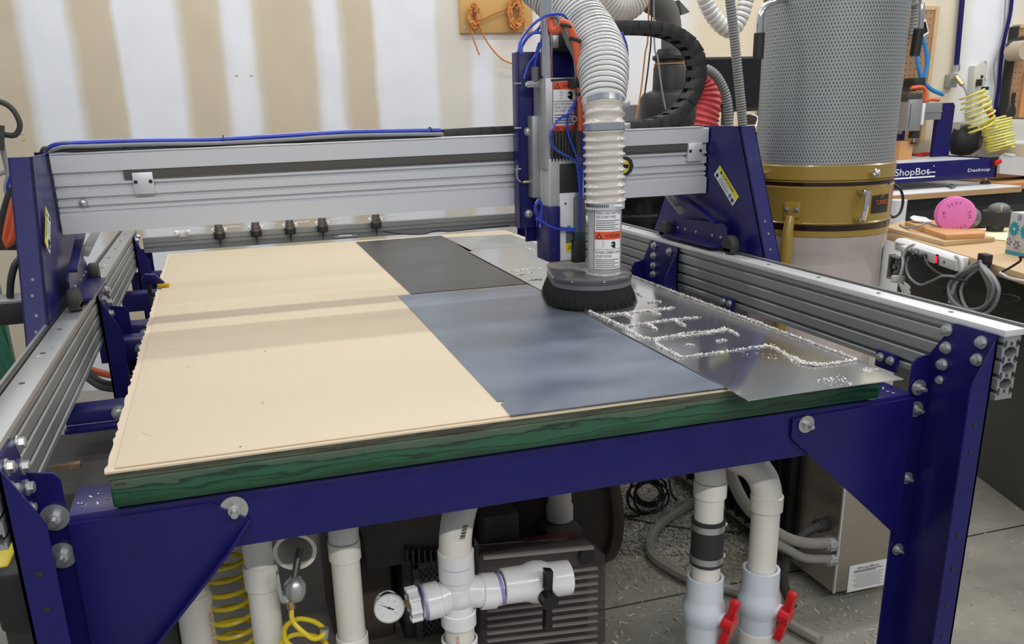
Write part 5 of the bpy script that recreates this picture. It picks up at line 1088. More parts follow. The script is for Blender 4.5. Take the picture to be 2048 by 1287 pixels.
# cable coil on the floor
b = MB('black_gloss'); rg = random.Random(4)
for k in range(7):
    c_ = at(1295+rg.uniform(-8, 8), 985+rg.uniform(-8, 10), Y=1.15); R_ = rad(c_, rg.uniform(28, 44)); pts = [c_+V((math.cos(a)*R_, rg.uniform(-0.004, 0.004)+0.02*math.sin(a), math.sin(a)*R_*0.75)) for a in [2*PI*i/24 for i in range(24)]]; b.sweep(pts, 0.0045, 8, closed=True)
b.tube([at(1212, 968, Y=1.1), at(1222, 1000, Y=1.12), at(1250, 1030, Y=1.1), at(1285, 1030, Y=1.15)], 0.004, 8); b.tube([at(1338, 960, Y=1.15), at(1345, 990, Y=1.2), at(1370, 1013, Y=1.22)], 0.004, 8)
tag(b.build('cable_coil'), 'coil of shiny black cable hanging below the beam behind the floor shavings', 'cable coil')
cable('floor_hose', 'conduit', [at(1392, 1002, Z=0.02), at(1365, 1018, Z=0.02), at(1325, 1045, Z=0.02), at(1302, 1075, Z=0.02), at(1305, 1110, Z=0.02), at(1345, 1140, Z=0.02), at(1400, 1165, Z=0.02), at(1480, 1185, Z=0.02), at(1560, 1235, Z=0.02), at(1640, 1280, Z=0.02)], 0.016, 'dusty grey hose snaking across the floor among the shavings', 'hose')
cable('floor_cable', 'dk_grey', [at(1200, 1000, Z=0.005), at(1240, 1030, Z=0.005), at(1300, 1045, Z=0.005), at(1380, 1057, Z=0.005), at(1480, 1065, Z=0.005)], 0.005, 'thin grey cord lying straight across the floor shavings')
# things under the left rail
b = MB('dk_grey'); q = at(170, 862, Y=0.36); b.box(-0.30, 0.36, 0.05, 0.035, 0.75, 0.705, 0.004); t_ = thing('steel_cabinet', 'dark grey steel cabinet with a rusty latch below the left rail', 'cabinet', (-0.04, 0.55, 0)); b.build('cabinet_body', t_)
b = MB(mat('rusty_latch', (0.20, 0.14, 0.09), 0.5, 0.4, var=0.3)); a_, c_ = at(102, 940, Y=0.355), at(140, 926, Y=0.355); b.box(a_.x, 0.348, a_.z, c_.x, 0.36, c_.z); a_, c_ = at(138, 938, Y=0.355), at(161, 921, Y=0.355); b.box(a_.x, 0.342, a_.z, c_.x, 0.36, c_.z, 0.002); b.build('toggle_latch', t_)
for k, (lab, m, r, P_) in enumerate((('orange cable lying between two cross beams at the left', 'orange', 0.012, [(170, 735), (200, 745), (235, 752), (270, 757), (330, 765)]), ('black cable draped between cross beams, upper of two', 'black_rubber', 0.01, [(175, 740), (200, 762), (240, 768), (320, 765)]), ('black cable draped between cross beams, lower of two', 'black_rubber', 0.009, [(172, 755), (205, 775), (250, 778), (320, 775)]))):
    cable('cable', m, [at(x, y, Z=0.66) for x, y in P_], r, lab, 'cable', 'cables between the cross beams')
t_ = thing('tool_case', 'yellow and black tool case standing at the far left under the rail', 'tool case', at(20, 1240, Y=0.2)); a_, c_ = at(-60, 1255, Y=0.2), at(18, 1128, Y=0.2); b = MB('yellow_case'); b.box(a_.x, 0.2, a_.z, c_.x, 0.42, c_.z, 0.01); b.build('case_shell', t_)
a_, c_ = at(5, 1262, Y=0.185), at(52, 1135, Y=0.185); b = MB('black'); b.box(a_.x, 0.17, a_.z, c_.x, 0.3, c_.z, 0.012); b.build('black_canister', t_)
# ================================================================== behind the table: dust collector
DC = V((2.182, 1.098, 0)); RD = 0.216
dc = thing('dust_collector', 'gold dust collector with tall grey perforated filter canister and clear bag beyond the right rail', 'dust collector', (DC.x, DC.y, 0))
def can_mat():
    m = mat('perforated_pleated_filter', (0.30, 0.32, 0.32), 0.45, 0.35); nt = m.node_tree; bs = nt.nodes['Principled BSDF']
    g = nt.nodes.new('ShaderNodeNewGeometry'); sp = nt.nodes.new('ShaderNodeSeparateXYZ'); nt.links.new(g.outputs['Position'], sp.inputs[0])
    ang = mathn(nt, 'ARCTAN2', mathn(nt, 'SUBTRACT', sp.outputs['Y'], DC.y), mathn(nt, 'SUBTRACT', sp.outputs['X'], DC.x))
    vz = mathn(nt, 'DIVIDE', sp.outputs['Z'], 0.0105); row = mathn(nt, 'FLOOR', vz); odd = mathn(nt, 'MULTIPLY', mathn(nt, 'MODULO', row, 2.0), 0.5)
    ux = mathn(nt, 'ADD', mathn(nt, 'MULTIPLY', ang, RD/0.0098), odd)
    fx = mathn(nt, 'SUBTRACT', mathn(nt, 'FRACT', ux), 0.5); fz = mathn(nt, 'SUBTRACT', mathn(nt, 'FRACT', vz), 0.5)
    d2 = mathn(nt, 'ADD', mathn(nt, 'POWER', mathn(nt, 'ABSOLUTE', mathn(nt, 'DIVIDE', fx, 0.20)), 2.0), mathn(nt, 'POWER', mathn(nt, 'ABSOLUTE', mathn(nt, 'DIVIDE', fz, 0.34)), 2.0))
    hole = mathn(nt, 'LESS_THAN', d2, 1.0)
    mx = nt.nodes.new('ShaderNodeMix'); mx.data_type = 'RGBA'; mx.inputs['A'].default_value = (0.36, 0.385, 0.385, 1); mx.inputs['B'].default_value = (0.085, 0.09, 0.09, 1)
    nt.links.new(hole, mx.inputs['Factor']); nt.links.new(mx.outputs['Result'], bs.inputs['Base Color']); 
    bp = nt.nodes.new('ShaderNodeBump'); bp.inputs['Strength'].default_value = 0.5; bp.inputs['Distance'].default_value = 0.003; nt.links.new(hole, bp.inputs['Height']); bp.invert = True; nt.links.new(bp.outputs[0], bs.inputs['Normal'])
    return m
z_top, z_b1 = 1.735, 1.205
b = MB(can_mat()); b.lathe([(RD, z_b1), (RD, z_top)], (DC.x, DC.y, 0), n=96); b.build('filter_canister', dc)
b = MB('gold'); b.lathe([(RD+0.001, z_top-0.012), (RD+0.006, z_top-0.010), (RD+0.008, z_top+0.004), (RD+0.004, z_top+0.012), (RD-0.02, z_top+0.012)], (DC.x, DC.y, 0), n=72); b.mat('dk_grey'); b.cyl((DC.x, DC.y, z_top+0.001), (DC.x, DC.y, z_top+0.008), RD-0.015, n=48); b.build('canister_rim', dc)
zz = lambda py, px=1650: at(px, py, Y=DC.y-RD*0.95).z
z1, z2, z3, z4, z5, z6 = zz(336), zz(363), zz(378), zz(448), zz(463), zz(476)
b = MB('gold'); b.lathe([(RD-0.004, z2), (RD+0.009, z2+0.001), (RD+0.009, z1+0.002), (RD+0.005, z1+0.006), (RD-0.002, z1+0.006)], (DC.x, DC.y, 0), n=80); b.build('clamp_band', dc)
b = MB('gold'); b.lathe([(RD+0.003, z2), (RD+0.006, z2-0.003), (RD+0.006, z3+0.002), (RD+0.010, z3), (RD+0.008, z3-0.005), (RD+0.007, z4), (RD+0.010, z4-0.003), (RD+0.006, z4-0.006), (RD+0.006, z5), (RD+0.006, z6), (RD-0.002, z6-0.008)], (DC.x, DC.y, 0), n=80)
drum = b.build('drum', dc)
for (za, zb) in ((z2-0.006, z3+0.005), (z4-0.007, z5-0.002)): b = MB('brown_stripe'); b.lathe([(RD+0.0068, za), (RD+0.0068, zb)], (DC.x, DC.y, 0), n=80); b.build('brown_stripe', drum)
def on_can(px, z, r=RD+0.009):
    """point on the drum wall in the direction of picture column px"""
    best = None
    for k in range(720):
        a = 2*PI*k/720; p = V((DC.x+math.cos(a)*r, DC.y+math.sin(a)*r, z)); n_ = V((math.cos(a), math.sin(a), 0))
        if n_.dot(p-CAMLOC) > 0: continue
        q = p-CAMLOC; x = CX+FPX*q.dot(RX)/q.dot(FX)
        if best is None or abs(x-px) < best[0]: best = (abs(x-px), p, n_)
    return best[1], best[2]
for px in (1530, 1743):
    p, n_ = on_can(px, (z1+z2)/2); b = MB('chrome'); b.cyl(p, p+n_*0.016, 0.006, n=12)
    for k in range(4): a = k*PI/2+0.5; u, w_ = orth(n_); c_ = p+n_*0.02+(u*math.cos(a)+w_*math.sin(a))*0.009; b.ball(c_, 0.0062, 10)
    b.ball(p+n_*0.022, 0.010, 12); b.build('star_knob', dc)
p, n_ = on_can(1722, z3-0.012); p2, _ = on_can(1712, z4+0.012); b = MB('chrome'); t_ = n_.cross(V((0, 0, 1)))
b.obox(p+n_*0.016, (0.032, 0.026, 0.012), (n_, t_, V((0, 0, 1))), 0.002); b.obox(p2+n_*0.016, (0.032, 0.02, 0.01), (n_, t_, V((0, 0, 1))), 0.002); dz = (p2-p); b.sweep(smooth([p+n_*0.034, (p+p2)/2+n_*0.038, p2+n_*0.034], 0.01), 0.0085, 10); b.build('lift_handle', dc)
z_l = (z3+z4)/2+0.004
b = MB('black')
L_ = []
for px in range(1744, 1780, 4): p, n_ = on_can(px, z_l, RD+0.009); L_.append((p, n_))
for (p, n_), (q, m_) in zip(L_, L_[1:]): b.face([p+V((0, 0, -0.034)), q+V((0, 0, -0.034)), q+V((0, 0, 0.022)), p+V((0, 0, 0.022))])
p, n_ = L_[1]; q, _ = L_[-2]; xd = (q-p).normalized(); b.mat('orange'); b.text('TURBO', p+n_*0.006+xd*0.001+V((0, 0, -0.006)), xd, (0, 0, 1), 0.014, (q-p).length*0.95)
b.mat('brass'); b.face([p+n_*0.006+xd*0.02+V((0, 0, 0.012)), p+n_*0.006+xd*0.045+V((0, 0, 0.032)), p+n_*0.006+xd*0.04+V((0, 0, 0.020))]); b.build('maker_label', drum, 'black label with orange lettering')
# translucent bag
b = MB('bag'); rg = random.Random(8); n = 72; rings = []
for j, (z, rr) in enumerate([(z6+0.004, RD+0.003), (z6-0.02, RD+0.004), (z6-0.06, RD-0.006), (0.80, RD-0.004), (0.6, RD-0.012), (0.35, RD-0.01), (0.12, RD-0.012), (0.03, RD-0.03)]):
    rings.append([V((DC.x+math.cos(2*PI*i/n)*(rr+0.0016*math.sin(i*1.9+j)*(j > 0)+0.0014*math.sin(i*0.7+j*2)), DC.y+math.sin(2*PI*i/n)*(rr+0.0016*math.sin(i*1.9+j)*(j > 0)), z)) for i in range(n)])
loft(b, rings); b.build('dust_bag', dc)
b = MB(mat('wood_dust_fill', (0.72, 0.62, 0.56), 0.9, var=0.1)); b.lathe([(0.001, 0.03), (RD-0.04, 0.03), (RD-0.03, 0.85), (RD-0.06, 0.9), (0.001, 0.92)], (DC.x, DC.y, 0), n=40); b.build('dust_fill', dc)
p, n_ = on_can(1585, zz(425)); t_ = n_.cross(V((0, 0, 1))); b = MB('gold'); b.obox(p+n_*0.003+V((0, 0, 0.004)), (0.005, 0.052, 0.05), (n_, t_, V((0, 0, 1))), 0.004)
b.sweep(smooth([p+n_*0.012+V((0, 0, -0.015)), p+n_*0.022+V((0, 0, -0.06)), p+n_*0.028+V((0, 0, -0.15)), p+n_*0.03+V((0, 0, -0.35)), V((p.x, p.y, 0))+n_*0.03], 0.02), lambda i: 0.014+0.006*min(1, i/4), 16); lg = b.build('support_leg', dc)
for s in (-1, 1): bolt(lg, p+n_*0.006+t_*s*0.016+V((0, 0, 0.006)), n_, s=0.6)
# filter cleaning frame of bent chrome tube
b = MB('chrome'); fr = [at(1519, 112, Y=1.0), at(1519, 55, Y=1.0), at(1524, 22, Y=1.0), at(1545, 5, Y=1.02), at(1600, -4, Y=1.1), at(1700, -14, Y=1.12), at(1800, -12, Y=1.1), at(1838, -4, Y=1.0), at(1843, 15, Y=0.98), at(1840, 60, Y=0.98)]
b.tube(fr, 0.0095, 14, 0.015); b.build('crank_frame', dc)
for a_, c_ in ((at(1519, 66, Y=1.0), at(1516, 118, Y=1.0)), (at(1838, 58, Y=0.98), at(1829, 112, Y=0.98))): b = MB('black'); b.cyl(a_, c_, 0.016, n=18); b.build('hand_grip', dc)
# ------------------------------------------------------------------ monitor, shelf, hoses, cyclone
YO = 2.95
mon = thing('monitor', 'black flat monitor with a blue power light behind the grey hoses', 'monitor', at(1470, 240, Y=YO)); b = MB('black'); a_, c_ = at(1400, 226, Y=YO), at(1534, 112, Y=YO); b.box(a_.x, YO, a_.z, c_.x, YO+0.04, c_.z, 0.004); b.build('bezel', mon)
b = MB('screen'); b.box(a_.x+0.012, YO-0.001, a_.z+0.02, c_.x-0.012, YO+0.002, c_.z-0.012); b.build('screen', mon)
p = at(1522, 218, Y=YO); b = MB('led_blue'); b.box(p.x-0.006, YO-0.002, p.z-0.004, p.x+0.006, YO+0.001, p.z+0.004); b.build('power_light', mon)
b = MB('black'); mx_ = (a_.x+c_.x)/2; b.box(mx_-0.03, YO+0.03, a_.z-0.16, mx_+0.03, YO+0.06, a_.z+0.1); b.box(mx_-0.13, YO-0.06, a_.z-0.17, mx_+0.13, YO+0.14, a_.z-0.155, 0.004); b.build('stand', mon)
zs = at(1505, 251, Y=2.75).z
b = MB('wood_lt'); b.box(2.62, 2.75, zs-0.035, 3.52, 3.5, zs, 0.002); t_ = thing('computer_desk', 'pale topped computer desk behind the right gantry leg', 'desk', (2.9, 3.1, 0)); b.build('desk_top', t_)
b = MB('dk_grey'); b.box(2.66, 2.8, 0, 3.5, 3.45, zs-0.035); b.build('desk_base', t_)
tag(MB('black').box(0, 0, 0, 0.001, 0.001, 0.001).build('x'), 'x', 'x') if False else None
b = MB('black'); a_, c_ = at(1495, 250, Y=2.9), at(1522, 228, Y=2.9); b.box(a_.x, 2.9, zs, c_.x, 2.96, c_.z, 0.004); b.mat(mat('maroon_plastic', (0.12, 0.03, 0.03), 0.4)); b.box(a_.x-0.03, 2.91, zs, a_.x, 2.95, c_.z-0.005, 0.003); tag(b.build('webcam_hub'), 'small maroon and black gadget on the desk below the monitor', 'gadget')
cable('cable', 'cable_white', [at(1503, 228, Y=2.88), at(1515, 234, Y=2.86), at(1512, 250, Y=2.74), at(1504, 262, Y=2.72), at(1498, 285, Y=2.73)], 0.004, 'thin white cord hanging over the computer desk edge')
def corr(name, m, md, P_, r, Y, label, pitch=0.014, amp=0.0035, cat='hose', rf=None, n=22):
    pts = smooth([at(x, y, Y=Y[i] if isinstance(Y, (list, tuple)) else Y) for i, (x, y) in enumerate(P_)], pitch/6); tot = [0]
    for a_, c_ in zip(pts, pts[1:]): tot.append(tot[-1]+(c_-a_).length)
    R_ = lambda i: (rf(tot[i]/tot[-1]) if rf else r)+amp*math.sin(PI*((tot[i]/pitch) % 1))**1.5
    t_ = thing(name, label, cat, pts[-1]); b = MB(m); b.sweep(pts, R_, n, cap=False); b.build('hose_wall', t_)
    if md:
        b = MB(md); q = 0
        for k in range(1, int(tot[-1]/pitch)):
            s_ = k*pitch
            while tot[q] < s_: q += 1
            b.ring(pts[q], pts[min(q+1, len(pts)-1)]-pts[q-1], (rf(tot[q]/tot[-1]) if rf else r)+0.0007, 0.0016, 22, 5)
        b.build('wire_helix', t_)
    return t_
p = at(1200, 100, Y=2.2)
corr('corrugated_hose', 'hose', 'hose_dark', [(1360, -330), (1380, -150), (1392, -60), (1405, -15), (1422, 25), (1444, 52), (1463, 60), (1478, 42), (1490, 8), (1502, -50), (1512, -150), (1520, -330)], rad(at(1440, 40, Y=3.0), 14), 3.0, 'pale hose hanging in a U from above in front of the right wall', 0.028, 0.006)
corr('corrugated_hose', 'hose_grey', None, [(1440, -330), (1450, -100), (1460, 0), (1467, 60), (1476, 150), (1483, 220), (1486, 262)], rad(at(1470, 100, Y=2.6), 8.5), 2.6, 'straight dark grey hose dropping in front of the monitor', 0.013, 0.004)
corr('corrugated_hose', 'hose_grey', None, [(1312, 250), (1316, 215), (1330, 180), (1360, 150), (1398, 136), (1428, 148), (1448, 180), (1456, 215), (1457, 262)], rad(at(1440, 160, Y=2.35), 8), 2.3, 'dark grey hose arching over the red hose', 0.013, 0.004)
corr('corrugated_hose', 'hose_red', None, [(1358, 235), (1362, 195), (1378, 160), (1402, 150), (1416, 168), (1414, 200), (1402, 235), (1392, 275), (1375, 340), (1350, 400)], 0, 2.42, 'thick red corrugated hose bending down beside the cable chain', 0.026, 0.009, rf=lambda t: rad(at(1400, 200, Y=2.42), 13+23*min(1, max(0, t-0.25)/0.32)))
corr('corrugated_hose', 'hose_low', None, [(1180, -330), (1190, -150), (1196, -70), (1208, -20), (1232, 8), (1258, 2), (1276, -30), (1290, -90), (1300, -330)], rad(at(1240, 0, Y=1.9), 34), 1.9, 'pale translucent hose sagging at the top behind the main dust hose', 0.01, 0.003, n=28)
# cyclone separator with fabric sleeve
YY = 2.15
cyc = thing('cyclone_separator', 'black plastic cyclone separator under a grey fabric duct behind the cable chain', 'cyclone separator', at(1335, 260, Y=YY))
def zl(pts, Y): return [(rad(at(px, py, Y=Y), h), at(px, py, Y=Y).z) for px, py, h in pts]
ax_ = at(1338, 150, Y=YY)
b = MB(mat('grey_fabric_duct', (0.13, 0.13, 0.125), 0.85, var=0.25, scale=8, bump=0.6, bscale=12)); b.sweep(smooth([at(1190, -110, Y=YY), at(1240, -60, Y=YY), at(1290, -15, Y=YY), at(1325, 15, Y=YY), at(1341, 50, Y=YY), at(1343, 98, Y=YY)], 0.02), lambda i: rad(ax_, max(20, 44-i*1.0)), 28); b.prism([at(1358, 0, Y=YY), at(1380, 24, Y=YY), at(1364, 30, Y=YY)], (0, 0.1, 0)); b.build('fabric_duct', cyc)
b = MB('black'); 
pr_ = [(1338, 98, 24), (1338, 108, 27), (1338, 112, 34), (1338, 118, 34), (1338, 122, 28), (1338, 130, 29), (1338, 134, 31), (1338, 180, 32), (1338, 186, 50), (1338, 196, 56), (1338, 235, 55), (1338, 262, 50)]
b.lathe([(0.001, at(1338, 98, Y=YY).z)]+zl(pr_, YY), (ax_.x, YY, 0), n=48); b.build('cyclone_body', cyc)
b = MB('rope'); b.ring((ax_.x, YY, at(1338, 128, Y=YY).z), (0, 0, 1), rad(ax_, 29.5), 0.003, 30, 6); b.build('cord_wrap', cyc)
for k, (m, lab, P_) in enumerate((('rope', 'orange and black cord hanging left of the cyclone separator', [(1297, -300), (1297, 40), (1290, 110), (1282, 180), (1272, 238)]), ('black', 'black cord hanging close to the cyclone separator', [(1304, -300), (1303, 40), (1298, 120), (1289, 190)]), ('cable_grey', 'thin pale cord crossing in front of the cyclone separator', [(1308, -300), (1308, 60), (1316, 120), (1324, 180), (1331, 218)]))):
    cable('hanging_cord', m, [at(x, y, Y=1.98-0.03*k) for x, y in P_], 0.0035, lab, 'cord', 'hanging cords')
b = MB('grey_plastic'); a_, c_ = at(1248, 262, Y=3.2), at(1285, 209, Y=3.2); b.box(a_.x-0.2, 3.2, 0, c_.x, 3.5, c_.z, 0.004); tag(b.build('storage_cabinet'), 'plain grey-green cabinet behind the cyclone separator', 'cabinet')
t_ = thing('steel_drum', 'glossy black drum with rolled rim beneath the right end of the gantry beam', 'drum', at(1310, 560, Y=2.3)); p = at(1312, 420, Y=2.15); R_ = rad(p, 105)
b = MB('black_gloss'); zt = at(1312, 400, Y=2.15-R_).z; b.lathe([(0.001, zt-0.02), (R_*0.94, zt-0.02), (R_*0.96, zt), (R_, zt+0.004), (R_*1.01, zt-0.01), (R_*0.98, zt-0.02), (R_*0.98, zt-0.09), (R_*1.02, zt-0.1), (R_*1.02, zt-0.115), (R_*0.98, zt-0.125), (R_*0.98, 0)], (p.x, 2.38, 0), n=56); b.build('drum_shell', t_)
# ------------------------------------------------------------------ wall things, centre
def peg_mat():
    m = mat('pegboard', srgb(170, 132, 98), 0.6, var=0.05); nt = m.node_tree; bs = nt.nodes['Principled BSDF']
    g = nt.nodes.new('ShaderNodeNewGeometry'); sp = nt.nodes.new('ShaderNodeSeparateXYZ'); nt.links.new(g.outputs['Position'], sp.inputs[0])
    fx = mathn(nt, 'SUBTRACT', mathn(nt, 'FRACT', mathn(nt, 'DIVIDE', sp.outputs['X'], 0.0381)), 0.5); fz = mathn(nt, 'SUBTRACT', mathn(nt, 'FRACT', mathn(nt, 'DIVIDE', sp.outputs['Z'], 0.0381)), 0.5)
    d2 = mathn(nt, 'ADD', mathn(nt, 'MULTIPLY', fx, fx), mathn(nt, 'MULTIPLY', fz, fz)); h = mathn(nt, 'LESS_THAN', d2, 0.013)
    old = bs.inputs['Base Color'].links[0].from_socket; mx = nt.nodes.new('ShaderNodeMix'); mx.data_type = 'RGBA'; mx.inputs['B'].default_value = (0.03, 0.02, 0.015, 1)
    nt.links.new(old, mx.inputs['A']); nt.links.new(h, mx.inputs['Factor']); nt.links.new(mx.outputs['Result'], bs.inputs['Base Color']); return m
PEG = peg_mat()
t_ = thing('pegboard', 'brown pegboard with pale wood edging on the wall behind the dust collector', 'pegboard', at(1690, 250, Y=YW-0.02)); a_, c_ = at(1512, 300, Y=YW-0.03), at(1878, 16, Y=YW-0.03)
b = MB(PEG); b.box(a_.x, YW-0.03, a_.z, c_.x, YW-0.022, c_.z); b.build('panel', t_)
b = MB('wood_lt'); 
for x0_, x1_ in ((a_.x-0.0, a_.x+0.045), (c_.x-0.03, c_.x)): b.box(x0_, YW-0.04, a_.z, x1_, YW-0.004, c_.z); 
b.box(a_.x, YW-0.034, c_.z-0.012, c_.x, YW-0.004, c_.z+0.012); b.build('wood_edging', t_)
t_ = thing('pegboard', 'light pegboard at the right edge of the picture holding a file and a paper roll', 'pegboard', at(2040, 240, Y=YW-0.05)); a_, c_ = at(2006, 236, Y=YW-0.06), at(2120, 52, Y=YW-0.06); b = MB(PEG); b.box(a_.x+0.02, YW-0.07, a_.z, c_.x, YW-0.062, c_.z); b.build('panel', t_)
b = MB('dk_grey'); b.box(a_.x+0.005, YW-0.07, a_.z, a_.x+0.02, YW-0.001, c_.z); b.mat('wood_lt'); b.box(a_.x+0.02, YW-0.075, c_.z-0.01, c_.x, YW-0.01, c_.z+0.012); b.mat('wood_or'); p = at(2040, 200, Y=YW-0.08); b.box(p.x, YW-0.09, a_.z, p.x+0.06, YW-0.07, p.z+0.18); b.build('wood_edging', t_)
t_ = thing('cord_board', 'plywood board on the wall with two hanks of orange cord', 'board', at(990, 66, Y=YW-0.02)); a_, c_ = at(921, 66, Y=YW-0.02), at(1064, -60, Y=YW-0.02); b = MB(mat('honey_plywood', srgb(205, 165, 100), 0.45, var=0.06, scale=5, stretch=(3, 3, 0.6))); b.box(a_.x, YW-0.02, a_.z, c_.x, YW, c_.z, 0.001); b.build('plywood_panel', t_)
for px in (928, 1052): p = at(px, 56, Y=YW-0.02); b = MB('steel'); b.cyl((p.x, YW-0.022, p.z), (p.x, YW-0.019, p.z), 0.008, n=12); b.build('screw', t_)
for px, py, s, lab in ((948, 32, 0.7, 'small hank of orange cord at the left of the plywood board'), (1031, 25, 1.0, 'larger hank of orange cord at the right of the plywood board')):
    c_ = at(px, py, Y=YW-0.045); b = MB('rope'); rg = random.Random(px)
    for k in range(9): R_ = (0.03+0.006*k*0.6)*s; b.sweep([c_+V((math.cos(a)*R_*0.75+rg.uniform(-1, 1)*0.004, rg.uniform(-0.012, 0.012), math.sin(a)*R_*1.6*(1 if s < 1 else 1.0))) for a in [2*PI*i/20 for i in range(20)]], 0.0055, 6, closed=True)
    b.mat('steel'); b.cyl(c_+V((0, 0.03, 0.03)), c_+V((0, -0.03, 0.02)), 0.006, n=8); tag(b.build('cord_hank'), lab, 'cord', 'hanks of orange cord')
for lab, P_ in (('orange cord strung between the two hanks', [(956, 42), (985, 28), (1018, 14)]), ('orange cord end dangling below the left hank', [(943, 50), (946, 75), (952, 92), (959, 110)]), ('orange cord sagging from the board to the spindle', [(958, 50), (975, 85), (1000, 115), (1024, 127), (1034, 126)]), ('orange cord hanging from the right hank', [(1046, 22), (1049, 50), (1044, 80)])):
    cable('cord', 'rope', [at(x, y, Y=YW-0.035) for x, y in P_], 0.0045, lab, 'cord', None, 6)
# ------------------------------------------------------------------ far bench with the small router
bench = thing('workbench', 'white topped far workbench with a plywood edge carrying the small blue router', 'workbench', (5.0, 3.2, 0)); zb_ = 0.862; e0, e1 = at(1760, 396, Z=zb_), at(2043, 371, Z=zb_); YB = 2.86
xr = at(2043, 371, Y=YB).x; zb_ = at(1920, 380, Y=YB).z
b = MB('white_lami'); b.box(3.55, YB, zb_-0.006, xr, 3.58, zb_, 0.001); b.build('laminate_top', bench); b = MB('wood_edge'); b.box(3.55, YB-0.004, zb_-0.036, xr+0.003, 3.58, zb_-0.0062); b.build('plywood_edge', bench)
b = MB('black'); b.box(3.6, YB+0.05, 0, xr-0.05, 3.5, zb_-0.037); b.build('base_cabinet', bench)
b = MB('wood_or'); b.box(xr+0.006, YB+0.12, zb_-0.034, xr+1.2, 3.58, zb_+0.004); b.mat('dk_grey'); b.box(xr+0.02, YB+0.2, 0, xr+1.2, 3.5, zb_-0.036); tag(b.build('side_counter'), 'brown wooden counter at the right edge beyond the white topped bench', 'counter')
YD = 3.02
dt = thing('desktop_router', 'small dark blue desktop router with white lettering on the far bench', 'desktop router', (4.6, 3.2, zb_))
a_, c_ = at(1765, 360, Y=YD), at(1998, 309, Y=YD); zt = at(1900, 321, Y=YD).z; zb2 = zb_+0.045; x0_ = a_.x; x1_ = c_.x
b = MB('navy'); b.box(x0_, YD, zb2, x1_, YD+0.012, zt, 0.001); b.box(x0_, YD+0.50, zb2, x1_, YD+0.512, zt, 0.001); b.box(x1_-0.012, YD, zb2, x1_, YD+0.5, zt); b.box(x0_, YD, zb2, x0_+0.012, YD+0.5, zt); base_ = b.build('base_frame', dt)
b = MB('alu_x'); b.box(x0_+0.01, YD+0.01, zt-0.012, x1_-0.14, YD+0.5, zt+0.004, 0.001); b.build('aluminium_bed', dt)
b = MB('white_paint'); p, q = at(1789, 351, Y=YD), at(1864, 349, Y=YD); hh = (zt-zb2); L_ = q.x-p.x; zc = zb2+hh*0.38
b.text('ShopBot', (p.x, YD-0.0012, zc), (1, 0, 0), (0, 0, 1), hh*0.36, L_*0.92); b.box(p.x+L_*0.85, YD-0.0015, zc+hh*0.06, p.x+L_*1.08, YD-0.0008, zc+hh*0.11); b.box(p.x-L_*0.1, YD-0.0015, zc-hh*0.17, p.x+L_*1.08, YD-0.0008, zc-hh*0.09); b.cyl((p.x+L_*1.02, YD-0.0015, zc+hh*0.40), (p.x+L_*1.02, YD-0.0008, zc+hh*0.40), 0.004, n=12)
b.text('Desktop', (at(1935, 345, Y=YD).x, YD-0.0012, zb2+hh*0.36), (1, 0, 0), (0, 0, 1), hh*0.17, at(1979, 345, Y=YD).x-at(1935, 345, Y=YD).x); b.build('lettering', base_)
b = MB('black'); 
p = at(1978, 368, Y=YD+0.03); b.cyl((p.x, YD+0.06, zb_), (p.x, YD+0.06, zb_+0.018), 0.034, 0.022, n=24); b.mat('steel'); b.cyl((p.x, YD+0.06, zb_+0.018), (p.x, YD+0.06, zb2), 0.006, n=10); b.build('levelling_foot', dt)
b = MB('black'); b.cyl((x0_+0.06, YD+0.06, zb_), (x0_+0.06, YD+0.06, zb2), 0.022, n=20); b.build('levelling_foot', dt)
b = MB('black'); p, q = at(1982, 335, Y=YD-0.002), at(1997, 313, Y=YD-0.002); b.box(p.x, YD-0.004, p.z, q.x, YD, q.z); b.build('switch_plate', dt)
b = MB('red'); p = at(1996, 324, Y=YD-0.02); b.obox(p, (0.05, 0.02, 0.028), (V((0.95, 0, 0.25)).normalized(), V((0, 1, 0)), V((-0.25, 0, 0.95)).normalized()), 0.008); b.build('emergency_stop', dt)
Yc = YD+0.28
b = MB('navy'); a_, c_ = at(1866, 312, Y=Yc), at(1911, 205, Y=Yc); b.prism([(a_.x, Yc, zt+0.004), (c_.x, Yc, zt+0.004), (c_.x, Yc, c_.z-0.02), (c_.x-0.015, Yc, c_.z), (a_.x+0.01, Yc, c_.z), (a_.x, Yc, c_.z-0.012)], (0, 0.03, 0)); b.build('gantry_column', dt)
b = MB('navy'); a_, c_ = at(1800, 312, Y=Yc), at(1816, 215, Y=Yc); b.box(a_.x-0.02, Yc, zt+0.004, c_.x, Yc+0.03, c_.z); b.build('gantry_column', dt)
b = MB('alu'); a_, c_ = at(1846, 240, Y=Yc-0.01), at(1881, 205, Y=Yc-0.01); b.box(a_.x-0.15, Yc-0.03, a_.z, c_.x, Yc+0.0, c_.z, 0.002); b.box(a_.x-0.15, Yc-0.036, (a_.z+c_.z)/2-0.006, c_.x, Yc, (a_.z+c_.z)/2+0.004); b.build('cross_rail', dt)
Yz = Yc-0.13; b = MB('alu'); pxbox(b, (1812, 262), (1846, 198), Yz, 0.10, 0.003); b.mat('black'); pxbox(b, (1817, 255), (1823, 208), Yz-0.002, 0.003); b.build('spindle_body', dt)
b = MB('dk_grey'); pxbox(b, (1814, 202), (1846, 186), Yz+0.01, 0.08, 0.004); b.mat('white_paint'); pxbox(b, (1841, 250), (1852, 206), Yz+0.02, 0.06, 0.003); b.build('spindle_cap', dt)
